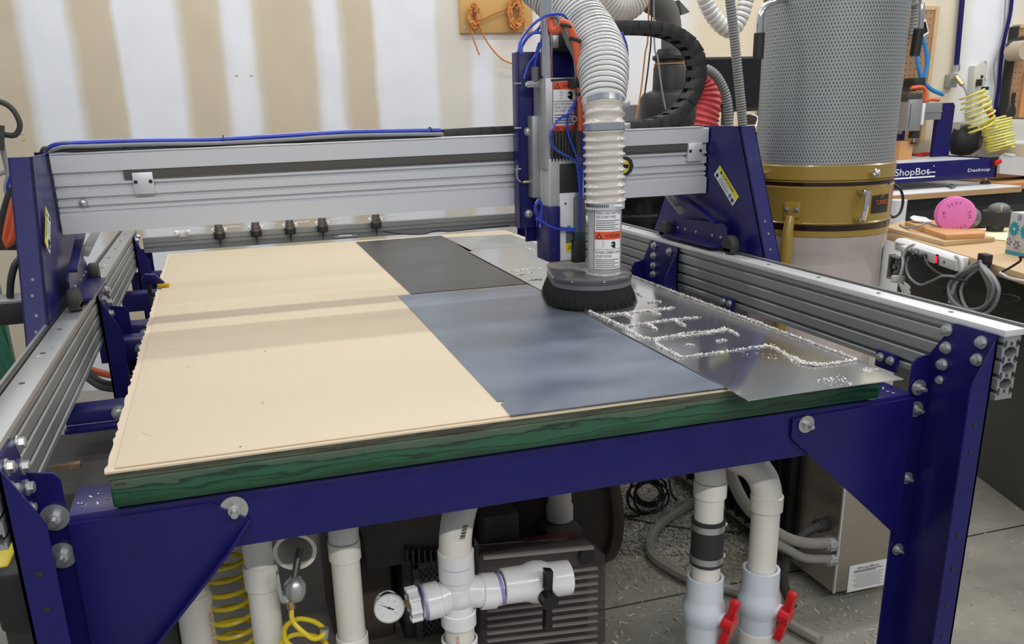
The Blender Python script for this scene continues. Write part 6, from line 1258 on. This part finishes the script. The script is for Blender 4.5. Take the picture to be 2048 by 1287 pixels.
b = MB('black'); p, q = at(1829, 262, Y=Yz+0.04), at(1828, 276, Y=Yz+0.04); b.cyl((p.x, Yz+0.04, p.z), (p.x, Yz+0.04, q.z), 0.032, n=20); b.mat('chrome'); r_ = at(1827, 286, Y=Yz+0.04); b.cyl((p.x, Yz+0.04, q.z), (p.x, Yz+0.04, r_.z), 0.010, n=12); b.mat('black'); b.cyl((p.x, Yz+0.04, r_.z+0.006), (p.x, Yz+0.04, r_.z-0.006), 0.017, n=8); b.build('collet', dt)
b = MB('alu'); pxbox(b, (1804, 268), (1811, 200), Yz+0.05, 0.05); b.build('z_slide', dt)
b = MB('wood_or'); a_, c_ = at(1798, 306, Y=YD+0.2), at(1827, 281, Y=YD+0.2); b.box(a_.x, YD+0.2, zt+0.0045, c_.x, YD+0.28, c_.z); tag(b.build('wood_block'), 'orange-brown wood block standing on the small router bed', 'wood block')
t_ = thing('pliers', 'red handled pliers lying on the small router bed', 'pliers', (4.6, 3.1, zt)); zp = zt+0.012
b = MB('red'); b.tube([at(1826, 309, Z=zp), at(1842, 307, Z=zp), at(1860, 306, Z=zp)], 0.008, 8); b.tube([at(1826, 309, Z=zp), at(1842, 310, Z=zp), at(1858, 308.5, Z=zp)], 0.007, 8); b.build('handle', t_)
b = MB('steel_dark'); p, q = at(1801, 311, Z=zp), at(1826, 309, Z=zp); b.cyl(p, q, 0.004, 0.010, n=10); b.build('jaw', t_)
# blue hoses, bracket and tablet on the pegboard
Yp = YW-0.12
for k, (lab, P_, r) in enumerate((('blue air hose curving down the pegboard, right of two', [(1845, 75), (1852, 100), (1854, 128), (1849, 156)], 0.013), ('blue air hose curving down the pegboard, left of two', [(1833, 105), (1836, 130), (1842, 155)], 0.013), ('short blue hose end sticking out right of the black bracket', [(1848, 166), (1865, 180), (1886, 189)], 0.013))):
    cable('air_hose', 'azure', [at(x, y, Y=Yp) for x, y in P_], r, lab, 'hose', 'blue hoses', 10)
b = MB('black'); pxbox(b, (1828, 180), (1852, 155), Yp-0.03, 0.10, 0.003); pxbox(b, (1800, 183), (1832, 174), Yp-0.02, 0.03); tag(b.build('mount_bracket'), 'black square bracket above the small router spindle', 'bracket')
cable('cable', 'orange', [at(1822, 176, Y=Yp-0.1), at(1843, 174, Y=Yp-0.1), at(1851, 182, Y=Yp-0.1), at(1850, 202, Y=Yp-0.1)], 0.012, 'orange cable curling over the small router spindle')
cable('cable', 'orange', [at(1848, 202, Y=Yp-0.1), at(1862, 199, Y=Yp-0.1), at(1878, 200, Y=Yp-0.1)], 0.010, 'short orange cable running along the small router rail')
t_ = thing('tablet', 'small white framed tablet tilted beside the filter canister', 'tablet', at(1850, 60, Y=Yp)); c4 = [at(1842, 76, Y=Yp), at(1858, 66, Y=Yp), at(1852, 38, Y=Yp), at(1838, 44, Y=Yp)]
b = MB('white_paint'); b.prism(c4, (0, 0.02, 0)); b.build('frame', t_); b = MB('screen'); m_ = sum(c4, V((0, 0, 0)))/4; b.prism([m_+(q-m_)*0.72+V((0, -0.001, 0)) for q in c4], (0, -0.002, 0)); b.build('screen', t_)
corr('corrugated_hose', 'hose_grey', None, [(1830, -330), (1826, -30), (1834, 10), (1832, 40), (1828, 70)], 0.03, Yp, 'short grey ribbed hose showing behind the canister at top right', 0.02, 0.006)
# vents, round fan, coils, outlets
t_ = thing('vent_panel', 'beige louvred vent box standing on the far bench', 'vent box', at(1925, 300, Y=3.35)); b = MB('beige'); pxbox(b, (1911, 303), (1938, 243), 3.35, 0.12, 0.003); b.build('casing', t_)
for k in range(3): b = MB('cable_grey'); pxbox(b, (1919, 298-18*k), (1934, 285-18*k), 3.348, 0.004); b.build('louvre', t_)
b = MB('black'); p = at(1955, 280, Y=3.3); b.lathe([(0.001, -0.02), (rad(p, 17), -0.02), (rad(p, 29), 0.03), (rad(p, 31), 0.09), (rad(p, 28), 0.14), (0.001, 0.14)], p, (-0.5, 0.8, 0), n=32); b.mat('black_gloss'); tag(b.build('round_blower'), 'round black blower housing next to the beige vent box', 'blower')
coil('coiled_air_hose', 'yellow_pale', at(1946, 185, Y=3.25), at(1968, 262, Y=3.2), 0.078, 0.0062, 8, 'pale yellow coiled hose hanging from the wall fitting, upper one', 0.08, 2)
coil('coiled_air_hose', 'yellow_pale', at(1992, 238, Y=3.2), at(2001, 300, Y=3.15), 0.082, 0.0062, 11, 'pale yellow coiled hose heaped on the counter, lower one', 0.06, 5)
b = MB('brass'); p, q = at(1972, 216, Y=3.2), at(1985, 238, Y=3.2); b.cyl(p, q, 0.012, n=10); b.mat('red'); b.cyl(p.lerp(q, 0.4), p.lerp(q, 0.7), 0.014, n=10); tag(b.build('hose_connector'), 'brass and red connector between the two yellow coils', 'connector')
t_ = thing('wall_outlet', 'grey metal wall outlet box at the foot of the blue pipe', 'outlet box', at(1912, 160, Y=YW)); b = MB('alu'); pxbox(b, (1898, 175), (1917, 148), YW-0.05, 0.05, 0.004); b.build('box', t_); b = MB('steel'); p = at(1912, 143, Y=YW-0.04); b.cyl(p, p+V((0, 0, 0.04)), 0.022, n=14); b.build('coupling', t_)
b = MB('brass'); p, q = at(1912, 153, Y=YW-0.07), at(1925, 170, Y=YW-0.12); b.cyl(p, q, 0.016, n=12); b.build('nozzle', t_)
cable('fitting_tail', 'cable_grey', [at(1925, 170, Y=3.48), at(1931, 180, Y=3.4), at(1935, 190, Y=3.3)], 0.007, 'short grey hose tail from the wall fitting to the yellow coil', 'hose')
b = MB('navy'); b.cyl(at(1912, 140, Y=YW-0.03), at(1955, -350, Y=YW-0.03), 0.017, n=14); tag(b.build('air_pipe'), 'dark blue air pipe running straight up the white wall', 'pipe')
cable('wall_cable', 'navy', [at(2065, -350, Y=YW-0.02), at(2027, -30, Y=YW-0.02), at(2020, 30, Y=YW-0.02), at(2008, 80, Y=YW-0.02), at(2002, 120, Y=YW-0.02), at(1998, 170, Y=YW-0.02), at(1992, 215, Y=YW-0.02), at(1998, 236, Y=YW-0.02)], 0.012, 'dark blue cable snaking down the wall left of the light pegboard')
cable('wall_cable', 'cable_grey', [at(2050, -350, Y=YW-0.03), at(2014, -30, Y=YW-0.03), at(2008, 50, Y=YW-0.03), at(1998, 100, Y=YW-0.03), at(1988, 130, Y=YW-0.03), at(1990, 180, Y=YW-0.03), at(1984, 215, Y=YW-0.03)], 0.005, 'thin grey cable beside the dark blue wall cable')
t_ = thing('power_strip', 'beige power strip mounted upright on the wall', 'power strip', at(1955, 230, Y=YW)); b = MB('beige'); c4 = [at(1950, 131, Y=YW-0.05), at(1973, 129, Y=YW-0.05), at(1962, 232, Y=YW-0.05), at(1941, 234, Y=YW-0.05)]; b.prism(c4, (0, 0.05, 0), 0.004); b.build('casing', t_)
b = MB('black'); pxbox(b, (1962, 156), (1967, 150), YW-0.054, 0.004); b.build('rocker_switch', t_)
b = MB('beige'); b.tube([at(1962, 130, Y=YW-0.03), at(1966, 123, Y=YW-0.03), at(1973, 127, Y=YW-0.03), at(1972, 160, Y=YW-0.06)], 0.008, 8); b.build('cord', t_)
b = MB('black'); pxbox(b, (1960, 172), (1966, 158), YW-0.09, 0.04, 0.003); tag(b.build('plug'), 'upper black plug in the upright beige power strip', 'plug'); b = MB('black'); pxbox(b, (1969, 180), (1979, 173), YW-0.08, 0.07, 0.003); tag(b.build('plug'), 'black plug sticking out right of the upright beige power strip', 'plug'); b = MB('cable_white'); pxbox(b, (1966, 205), (1980, 190), YW-0.09, 0.09, 0.004); tag(b.build('plug_adapter'), 'white adapter block right of the upright beige power strip', 'adapter')
t_ = thing('paint_spatula', 'black handled brush hanging at the foot of the light pegboard', 'brush', at(2025, 235, Y=YW-0.1)); b = MB('black'); b.tube([at(2028, 185, Y=YW-0.1), at(2025, 210, Y=YW-0.1)], 0.012, 10); c_ = at(2021, 225, Y=YW-0.1); b.ball(c_, 0.045, 14, (1, 0.3, 1.3)); b.build('handle', t_)
b = MB('dk_grey'); b.prism([at(2010, 92, Y=YW-0.1), at(2022, 80, Y=YW-0.1), at(2060, 68, Y=YW-0.1), at(2060, 78, Y=YW-0.1), at(2024, 90, Y=YW-0.1)], (0, 0.012, 0)); tag(b.build('hand_saw'), 'grey blade poking left from the light pegboard', 'hand tool')
b = MB(mat('kraft_roll', srgb(190, 172, 150), 0.7)); p = at(2053, 100, Y=YW-0.2); b.cyl(p, p+V((0.0, 0.12, 0)), rad(p, 19), n=36); tag(b.build('paper_roll'), 'round end of a paper roll cut off by the right edge', 'roll')
t_ = thing('storage_bin', 'off-white curved bin on the counter at the right edge', 'bin', at(2040, 305, Y=3.2)); b = MB('beige'); c4 = [at(2008, 285, Y=3.3), at(2012, 247, Y=3.3), at(2025, 238, Y=3.3), at(2100, 240, Y=3.3), at(2100, 285, Y=3.3)]; b.prism(c4, (0, 0.25, 0), 0.006); b.build('bin_back', t_)
b = MB('white_paint'); c4 = [at(2012, 288, Y=3.22), at(2012, 281, Y=3.22), at(2100, 283, Y=3.22), at(2100, 290, Y=3.22)]; b.prism(c4, (0, 0.08, 0), 0.003); b.build('bin_lip', t_)
t_ = thing('cardboard_box', 'pale grey open box on the counter at the right edge', 'box', at(2030, 350, Y=3.1)); b = MB('carton'); c4 = [at(1999, 347, Y=3.12), at(2001, 311, Y=3.12), at(2100, 318, Y=3.12), at(2100, 356, Y=3.12)]; b.prism(c4, (0, 0.2, 0)); b.build('box_body', t_)
b = MB('carton'); b.prism([at(2001, 311, Y=3.12), at(2012, 305, Y=3.3), at(2033, 306, Y=3.3), at(2028, 314, Y=3.12)], (0, 0, 0.003)); b.build('flap', t_)
b = MB('grey_plastic'); a_, c_ = at(1800, 383, Z=zb_+0.001), at(1900, 368, Z=zb_+0.001); b.prism([at(1895, 374, Z=zb_+0.001), at(1904, 378, Z=zb_+0.001), at(1912, 375, Z=zb_+0.001), at(1903, 371, Z=zb_+0.001)], (0, 0, 0.012)); tag(b.build('eraser'), 'small grey block on the white bench top below the blue router', 'block')
# ------------------------------------------------------------------ near bench
ZB = 0.845
nb = thing('workbench', 'near workbench with a thick maple plywood top at the right edge', 'workbench', (3.4, 1.2, 0))
k0, k1 = at(1773, 462, Z=ZB), at(1925, 503, Z=ZB); k2 = at(2048, 547, Z=ZB)
ed = (V((k2.x, k2.y, 0))-V((k0.x, k0.y, 0))).normalized(); nn = V((-ed.y, ed.x, 0)); nn = nn if nn.x > 0 else -nn
def NB(s, d, z): return V((k0.x, k0.y, 0))+ed*s+nn*d+V((0, 0, z))
LB = 2.1
b = MB('wood_lt'); b.prism([NB(0, 0, ZB-0.036), NB(LB, 0, ZB-0.036), NB(LB, 1.15, ZB-0.036), NB(0, 1.15, ZB-0.036)], (0, 0, 0.036), 0.001); b.build('plywood_top', nb)
b = MB(mat('dark_bench_panel', (0.060, 0.058, 0.052), 0.45, var=0.15, scale=3, rvar=0.1)); b.prism([NB(0.02, 0.10, 0), NB(LB, 0.10, 0), NB(LB, 1.1, 0), NB(0.02, 1.1, 0)], (0, 0, ZB-0.037)); b.build('front_panel', nb)
def onb(px, py, z=ZB): return at(px, py, Z=z)
def slab_on(name, pts, z0, t, m, lab, cat='board'):
    b = MB(m); b.prism([at(x, y, Z=z0+t) for x, y in pts], (0, 0, -t), 0.0008); return tag(b.build(name), lab, cat)
slab_on('plywood_offcut', [(1770, 453), (1806, 441), (1990, 474), (1889, 483)], ZB+0.001, 0.018, 'wood', 'lower light plywood offcut overhanging the near bench corner')
slab_on('plywood_offcut', [(1810, 443), (1852, 437), (1971, 461), (1970, 466), (1893, 470)], ZB+0.0195, 0.020, 'wood_or', 'upper plywood offcut stacked on another under the pink respirator')
slab_on('sticky_notes', [(1945, 462), (1990, 452), (2040, 468), (2012, 480), (1982, 477)], ZB+0.001, 0.004, 'paper_yellow', 'pad of pale yellow paper under the ear muffs', 'notepad')
ZO = ZB+0.0405
t_ = thing('respirator', 'respirator mask with round pink filters resting on the stacked offcuts', 'respirator', onb(1910, 460, ZO))
fc = at(1913, 430, Z=ZO+0.052); u_ax = (CAMLOC-fc).normalized(); u_ax = V((u_ax.x, u_ax.y, u_ax.z*0.6)).normalized(); RR = rad(fc, 35)
b = MB('pink'); b.lathe([(0.001, 0.014), (RR*0.8, 0.013), (RR*0.97, 0.009), (RR, 0.004), (RR*0.97, -0.004), (0.001, -0.005)], fc, u_ax, n=48); f1 = b.build('round_filter', t_)
ur = RX-u_ax*RX.dot(u_ax); ur.normalize(); uu = u_ax.cross(ur); uu = uu if uu.z > 0 else -uu
b = MB('pink_dk')
def arc_text(body, r, a_mid, da, h):
    for i, ch in enumerate(body):
        a = a_mid-(i-(len(body)-1)/2)*da; c_ = fc+u_ax*0.0136+(ur*math.cos(a)+uu*math.sin(a))*r; b.text(ch, c_, ur*math.sin(a)-uu*math.cos(a), ur*math.cos(a)+uu*math.sin(a), h)
arc_text('2097', RR*0.58, PI*0.62, 0.30, RR*0.17); arc_text('3M', RR*0.55, PI*0.08, 0.32, RR*0.20); arc_text('2097', RR*0.66, -PI*0.38, 0.28, RR*0.17); arc_text('3M', RR*0.55, PI*1.05, 0.32, RR*0.18)
b.build('filter_print', f1)
b = MB('pink'); f2 = fc-u_ax*0.02-ur*0.012+uu*0.004; b.lathe([(0.001, 0.01), (RR*0.96, 0.008), (RR, 0.0), (RR*0.95, -0.01), (0.001, -0.012)], f2, u_ax, n=40); b.build('round_filter', t_)
b = MB('grey_plastic'); b.ball(fc-u_ax*0.05+ur*RR*0.55-uu*0.012, RR*0.75, 20, (1, 1, 0.85)); b.ball(fc-u_ax*0.045-ur*RR*0.2-uu*0.014, RR*0.6, 18); b.mat('cable_grey'); c_ = fc-u_ax*0.02+ur*RR*1.02-uu*RR*0.4; b.cyl(c_, c_+u_ax*0.012, 0.008, n=16); b.build('face_piece', t_)
b = MB('cable_grey'); b.tube([fc-ur*RR*0.8-uu*RR*0.75-u_ax*0.03, at(1855, 446, Z=ZO+0.012), at(1838, 452, Z=ZO+0.006), at(1812, 455, Z=ZB+0.024), at(1800, 449, Z=ZB+0.024)], 0.005, 8); b.build('strap', t_)
b = MB('cable_white'); b.prism([at(1820, 434, Z=ZO+0.02), at(1826, 430, Z=ZO+0.02), at(1852, 434, Z=ZO+0.012), at(1864, 442, Z=ZO+0.006), at(1850, 443, Z=ZO+0.006), at(1828, 440, Z=ZO+0.012)], (0, 0, -0.006), 0.001); b.build('buckle', t_, 'pale plastic buckle')
t_ = thing('ear_muffs', 'folded black ear muffs with yellow trim between the respirator and tissue box', 'ear muffs', onb(1992, 462)); p = at(1993, 436, Z=ZB+0.06)
b = MB('black'); b.obox(p, (rad(p, 54)*1.0, 0.06, rad(p, 32)), (ur, V((-ur.y, ur.x, 0)), V((0, 0, 1))), 0.008); b.build('ear_cup', t_)
b = MB('grey_plastic'); b.ball(p+V((0.0, 0.01, rad(p, 18)))+ur*0.012, rad(p, 20), 18, (1, 1, 0.62)); b.mat('yellow_pale'); c_ = p+V((0, 0.0, rad(p, 16))); b.sweep([c_+ur*0.012+V((0, 0, 0.0))+u_ax*0.036*math.cos(a)+V((0, 0, 0.026*math.sin(a))) for a in [PI*i/12 for i in range(13)]], 0.0015, 6); b.build('ear_cup', t_)
b = MB('black'); b.ball(p-V((0, 0, rad(p, 20))), rad(p, 16), 16, (1, 1, 0.8)); b.mat('chrome'); b.tube([p-ur*0.04+V((0, 0, 0.02)), p-ur*0.03+V((0, 0, 0.045)), p+ur*0.01+V((0, 0, 0.055))], 0.002, 6); b.tube([p-ur*0.044-V((0, 0, 0.02)), p-ur*0.03-V((0, 0, 0.045)), p-ur*0.005-V((0, 0, 0.05))], 0.002, 6); b.build('head_band', t_)
# tissue box
def tissue_mat():
    m = mat('floral_print', srgb(196, 198, 200), 0.5, var=0.03); return m
t_ = thing('tissue_box', 'tissue box printed with blue flowers at the right edge of the near bench', 'tissue box', onb(2030, 510)); b0, b1_ = at(2010, 506, Z=ZB), at(2075, 521, Z=ZB); zt = at(2019, 424, Y=b0.y).z; exx = (b1_-b0); exx.z = 0; eyy = V((-exx.y, exx.x, 0)).normalized()*0.12; exx = exx.normalized()*0.13
b = MB(tissue_mat()); b.prism([b0+V((0, 0, 0.001)), b0+exx+V((0, 0, 0.001)), b0+exx+eyy+V((0, 0, 0.001)), b0+eyy+V((0, 0, 0.001))], (0, 0, zt-ZB), 0.001); tb = b.build('carton', t_)
b = MB('teal'); fn = exx.cross(V((0, 0, 1))).normalized(); fn = fn if fn.dot(CAMLOC-b0) > 0 else -fn; H_ = zt-ZB; o_ = b0+fn*0.0008; xe = exx.normalized()
b.face([o_+V((0, 0, 0.001)), o_+exx+V((0, 0, 0.001)), o_+exx+V((0, 0, 0.014)), o_+V((0, 0, 0.014))])
def flower(cx_, cz, r, mm, n_):
    b.mat(mm); c_ = o_+xe*cx_+V((0, 0, cz))+fn*0.0004
    for k in range(n_): a = 2*PI*k/n_; d_ = xe*math.cos(a)+V((0, 0, math.sin(a))); s_ = xe*-math.sin(a)+V((0, 0, math.cos(a))); b.face([c_+d_*r*0.15, c_+d_*r*0.6+s_*r*0.2, c_+d_*r, c_+d_*r*0.6-s_*r*0.2])
    b.mat('white_paint'); b.face([c_+fn*0.0004+(xe*math.cos(t)+V((0, 0, math.sin(t))))*r*0.16 for t in [2*PI*i/10 for i in range(10)]])
flower(0.030, H_*0.62, 0.030, 'teal', 12); flower(0.012, H_*0.30, 0.018, 'mauve', 5); flower(0.055, H_*0.25, 0.020, 'mauve', 6); flower(0.05, H_*0.90, 0.014, 'mauve', 6); flower(0.075, H_*0.18, 0.014, 'lime', 5); flower(0.09, H_*0.6, 0.03, 'teal', 12); flower(0.034, H_*0.40, 0.012, 'lime', 4)
b.build('flower_print', tb)
# power strip on the bench edge
t_ = thing('power_strip', 'white power strip with red lit switch screwed to the near bench edge', 'power strip', NB(0.2, -0.02, ZB-0.03)); s0 = None
def edge_s(px, py, z): 
    """distance along the bench edge of a picture point on it"""
    best = min(range(0, 2100), key=lambda k: (lambda q: abs(CX+FPX*(q-CAMLOC).dot(RX)/(q-CAMLOC).dot(FX)-px))(NB(k/1000, -0.03, z))); return best/1000
sa, sb_ = edge_s(1797, 490, ZB-0.03), edge_s(1922, 520, ZB-0.03)
zs0, zs1 = ZB-0.052, ZB-0.002
b = MB('white_paint'); b.prism([NB(sa, -0.004, zs0), NB(sa, -0.045, zs0), NB(sa, -0.050, zs1-0.012), NB(sa, -0.036, zs1), NB(sa, -0.004, zs1)], ed*(sb_-sa), 0.002); st = b.build('casing', t_)
for k in range(4):
    b = MB('black'); s_ = sa+0.03+k*0.062
    for dz_, ds in ((0.008, -0.007), (0.008, 0.007), (-0.009, 0)): c_ = NB(s_+ds, -0.0492, (zs0+zs1)/2-0.004+dz_); b.obox(c_, (0.0022, 0.0025, 0.008 if dz_ > 0 else 0.005), (ed, nn, V((0, 0, 1))))
    b.build('socket', t_)
sw = edge_s(1884, 512, ZB-0.03); b = MB('black'); b.obox(NB(sw, -0.0485, (zs0+zs1)/2-0.004), (0.022, 0.005, 0.038), (ed, nn, V((0, 0, 1)))); b.mat('led'); b.obox(NB(sw, -0.0515, (zs0+zs1)/2-0.004), (0.013, 0.004, 0.026), (ed, nn, V((0, 0, 1)))); b.build('lit_switch', t_, 'red lit rocker switch')
sw = edge_s(1896, 514, ZB-0.03); b = MB('grey_plastic'); b.cyl(NB(sw+0.01, -0.045, (zs0+zs1)/2-0.004), NB(sw+0.01, -0.051, (zs0+zs1)/2-0.004), 0.005, n=12); b.build('breaker_button', t_)
def hang(name, m, P_, r, lab, cat='cable', off=0.02):
    # pixels read on the vertical plane of the bench front
    out_ = []
    for i, (x, y) in enumerate(P_):
        d_ = ray(x, y); o__ = NB(0, -off if not isinstance(off, list) else -off[i], 0); t__ = (o__-CAMLOC).dot(nn)/d_.dot(nn); out_.append(CAMLOC+d_*t__)
    b = MB(m); b.tube(out_, r, 8, 0.01); return tag(b.build(name), lab, cat)
hang('cable', 'cable_white', [(1830, 488), (1815, 495), (1807, 510), (1806, 530), (1801, 550), (1795, 560)], 0.006, 'white cord dropping from the first plug of the strip', off=0.07)
hang('cable', 'cable_grey', [(1833, 503), (1818, 515), (1813, 535), (1820, 555), (1840, 569), (1862, 562), (1885, 552), (1910, 553)], 0.005, 'grey cord swooping low from the black plugs', off=0.07)
hang('cable', 'dk_grey', [(1848, 512), (1855, 528), (1875, 545), (1905, 556), (1935, 562)], 0.005, 'dark cord running right from the black plugs', off=0.06)
hang('cable', 'cable_white', [(1912, 512), (1921, 518), (1924, 535), (1920, 548), (1908, 575), (1900, 605)], 0.0075, 'thick white cord leaving the right end of the strip', off=0.04)
hang('cable', 'cable_white', [(2000, 545), (2020, 556), (2060, 564)], 0.005, 'pale cord running off the right edge below the bench top', off=0.02)
hang('cable', 'black', [(2005, 543), (2025, 532), (2042, 520), (2040, 513), (2060, 516)], 0.004, 'black cord looping over the bench edge at the far right', off=0.03)
hang('cable', 'dk_grey', [(1850, 560), (1880, 575), (1900, 570), (1885, 588), (1935, 575), (1960, 600), (2010, 605), (2040, 598), (2020, 590), (1990, 592)], 0.004, 'tangle of dark cords in the shade under the near bench', off=0.0)
for px, py, lab in ((1842, 500, 'left of the two black plugs in the white power strip'), (1860, 503, 'right of the two black plugs in the white power strip')): b = MB('black'); c_ = NB(edge_s(px, py, ZB-0.03), -0.065, ZB-0.034); b.obox(c_, (0.032, 0.036, 0.022), (ed, nn, V((0, 0, 1))), 0.005); tag(b.build('plug'), lab, 'plug')
c_ = NB(edge_s(1827, 493, ZB-0.03), -0.062, ZB-0.026); b = MB('cable_white'); b.obox(c_, (0.034, 0.03, 0.024), (ed, nn, V((0, 0, 1))), 0.004); tag(b.build('plug'), 'white plug in the left half of the power strip', 'plug')
# bundled white cord
b = MB('cable_white'); q0 = NB(edge_s(1795, 560, ZB-0.15), -0.05, 0)
def onplane(x, y, off=0.05):
    d_ = ray(x, y); o__ = NB(0, -off, 0); return CAMLOC+d_*((o__-CAMLOC).dot(nn)/d_.dot(nn))
c_ = onplane(1796, 558); 
for k in range(4): b.ring(c_+V((0, 0, 0.006*(k-1.5))), (0.2, 0.2, 1), 0.024, 0.005, 20, 6)
for k in range(4): b.tube([c_+V((0, 0, -0.01)), onplane(1804+k*4, 578), onplane(1808+k*4, 588), onplane(1820-k*2, 575), onplane(1808, 564)], 0.0035, 6)
tag(b.build('cord_bundle'), 'bundled white cord hanging in front of the small fan', 'cord')
t_ = thing('fan', 'small square black fan on the dark panel under the near bench', 'fan', onplane(1793, 555, -0.09)); c_ = onplane(1792, 536, -0.085); S_ = rad(c_, 22)
b = MB('cable_grey'); U, W3 = ed, V((0, 0, 1))
for s in (-1, 1): b.obox(c_+U*s*S_, (0.006, 0.03, S_*2+0.012), (U, nn, W3)); b.obox(c_+W3*s*S_, (S_*2, 0.03, 0.006), (U, nn, W3))
b.build('frame', t_); b = MB('black'); b.obox(c_+nn*0.012, (S_*1.95, 0.006, S_*1.95), (U, nn, W3)); b.ring(c_-nn*0.004, nn, S_*0.88, 0.004, 30, 6); b.build('housing', t_)
for k in range(5):
    a = 2*PI*k/5+0.4; b = MB('cable_grey'); pts_ = []
    for (rr, aa) in ((0.2, 0.0), (0.5, -0.25), (0.82, -0.2), (0.84, 0.45), (0.5, 0.55), (0.22, 0.7)): pts_.append(c_+(U*math.cos(a+aa)+W3*math.sin(a+aa))*S_*rr)
    b.prism(pts_, nn*0.003); b.build('fan_blade', t_)
# big grey cable coil hung on the bench edge
b = MB('cable_grey'); rg = random.Random(12); top_ = onplane(1965, 522, 0.03)
for k in range(9):
    cx_, cy_ = 1948+rg.uniform(-8, 12), 573+rg.uniform(-3, 8); hx, hy = rg.uniform(36, 52), rg.uniform(44, 54); pts_ = []
    for i in range(30):
        a = 2*PI*i/30; x = cx_+hx*math.cos(a)*(1-0.25*(math.sin(a) > 0)*math.sin(a)); y = cy_-hy*math.sin(a); wgt = max(0, math.sin(a))**3; x = x*(1-wgt*0.8)+1966*wgt*0.8
        pts_.append(onplane(x, y, 0.02+0.005*k+0.004*math.sin(a*2)))
    b.sweep(pts_, 0.0058, 8, closed=True)
tag(b.build('cable_coil'), 'large coil of thick grey cable hung from a hook on the near bench edge', 'cable coil')
b = MB('black'); c_ = onplane(1970, 517, 0.02); b.obox(c_, (0.05, 0.03, 0.035), (ed, nn, V((0, 0, 1))), 0.004); b.ring(c_+V((0, 0, -0.02)), ed, 0.02, 0.004, 16, 6); tag(b.build('cable_hook'), 'black hook holding the grey cable coil', 'hook')
# white pot and looped cable between collector and bench
b = MB('white_lami'); p = at(1787, 480, Y=2.55); b.cyl((p.x, 2.55, 0), (p.x, 2.55, at(1787, 400, Y=2.55).z), rad(p, 17), n=28); tag(b.build('bucket'), 'tall white cylinder seen between the gold drum and the far bench', 'bucket')
cable('cable', 'black', [on_can(1776, z2-0.02, RD+0.006)[0], at(1780, 365, Y=1.25), at(1800, 378, Y=1.25), at(1806, 400, Y=1.25), at(1800, 425, Y=1.25), at(1785, 434, Y=1.25), at(1776, 422, Y=1.25), at(1778, 400, Y=1.25)], 0.005, 'black cable loop dangling right of the gold drum')
# ------------------------------------------------------------------ far left
YL = 1.5
b = MB('green_rack')
a_, c_ = at(22, 770, Y=1.7), at(-6, 530, Y=1.7); b.box(a_.x-0.07, 1.7, 0, a_.x+0.02, 1.74, c_.z); t_ = thing('pallet_rack', 'green slotted rack upright at the far left edge', 'rack', (a_.x, 1.7, 0)); b.build('upright', t_)
b = MB('green_rack'); b.sweep([at(-10, 650, Y=1.68), at(35, 770, Y=1.68)], 0.016, 8); b.build('diagonal_brace', t_)
t_ = thing('drive_motor', 'black drive motor box outside the left gantry leg', 'motor', at(20, 620, Y=1.15)); b = MB('black'); a_, c_ = at(-40, 655, Y=1.0), at(52, 600, Y=1.0); b.box(a_.x, 1.0, a_.z, c_.x, 1.12, c_.z, 0.004); b.build('motor_body', t_)
b = MB('alu'); a_, c_ = at(-40, 612, Y=0.998), at(50, 597, Y=0.998); b.box(a_.x, 0.996, a_.z, c_.x, 1.1, c_.z, 0.002); b.build('end_plate', t_)
b = MB('black'); b.tube([at(20, 594, Y=1.03), at(22, 560, Y=1.03), at(30, 530, Y=1.05), at(42, 515, Y=1.08)], 0.009, 10); b.build('motor_lead', t_)
for lab, m, r, P_ in (('thick orange hose hanging at the far left behind the gantry leg', 'orange', 0.013, [(28, 395), (18, 440), (10, 478), (16, 490), (26, 470), (30, 430)]), ('black hose bundle hanging beside the orange hose at far left', 'black_rubber', 0.012, [(24, 375), (8, 430), (2, 475), (8, 495)]), ('blue tube bending down behind the left gantry leg', 'blue_tube', 0.007, [(55, 318), (28, 340), (14, 370), (16, 390)]), ('grey tube bending down behind the left gantry leg', 'cable_grey', 0.007, [(50, 322), (22, 345), (12, 375), (20, 400)])):
    cable('cable', m, [at(x, y, Y=1.35) for x, y in P_], r, lab, 'cable', 'cables behind the left gantry leg')
for lab, r, P_ in (('dark cable curling out from the left wall edge, topmost', 0.011, [(-20, 200), (8, 206), (28, 222), (40, 250), (30, 270), (5, 268), (-15, 262)]), ('grey cable hanging down the left wall', 0.011, [(0, 260), (6, 300), (16, 345), (20, 380)]), ('thin grey cable crossing to the left leg near the wall', 0.008, [(-20, 362), (0, 348), (18, 343), (30, 350)])):
    cable('wall_cable', 'cable_grey' if 'grey' in lab else 'dk_grey', [at(x, y, Y=2.6) for x, y in P_], r, lab)
b = MB('dk_grey'); p, q = at(-2, 250, Y=2.55), at(-2, 300, Y=2.55); b.cyl(p, q, 0.02, n=14); tag(b.build('cable_sleeve'), 'dark sleeve cut off by the left edge where wall cables meet', 'sleeve')
b = MB('black'); c4 = [at(-60, 500, Y=1.45), at(-60, 478, Y=1.45), at(46, 474, Y=1.45), at(46, 500, Y=1.45)]; b.prism(c4, (0, 0.08, 0)); tag(b.build('cable_tray'), 'black cable tray edge behind the left gantry leg', 'cable tray')
# torn paper marks on the drywall
for px, py in ((473, 151), (503, 151), (43, 268), (47, 280)):
    p = at(px, py, Y=YW-0.001); b = MB('wood'); b.box(p.x-0.008, YW-0.0012, p.z-0.004, p.x+0.008, YW, p.z+0.003); structure(b.build('trim_2'))
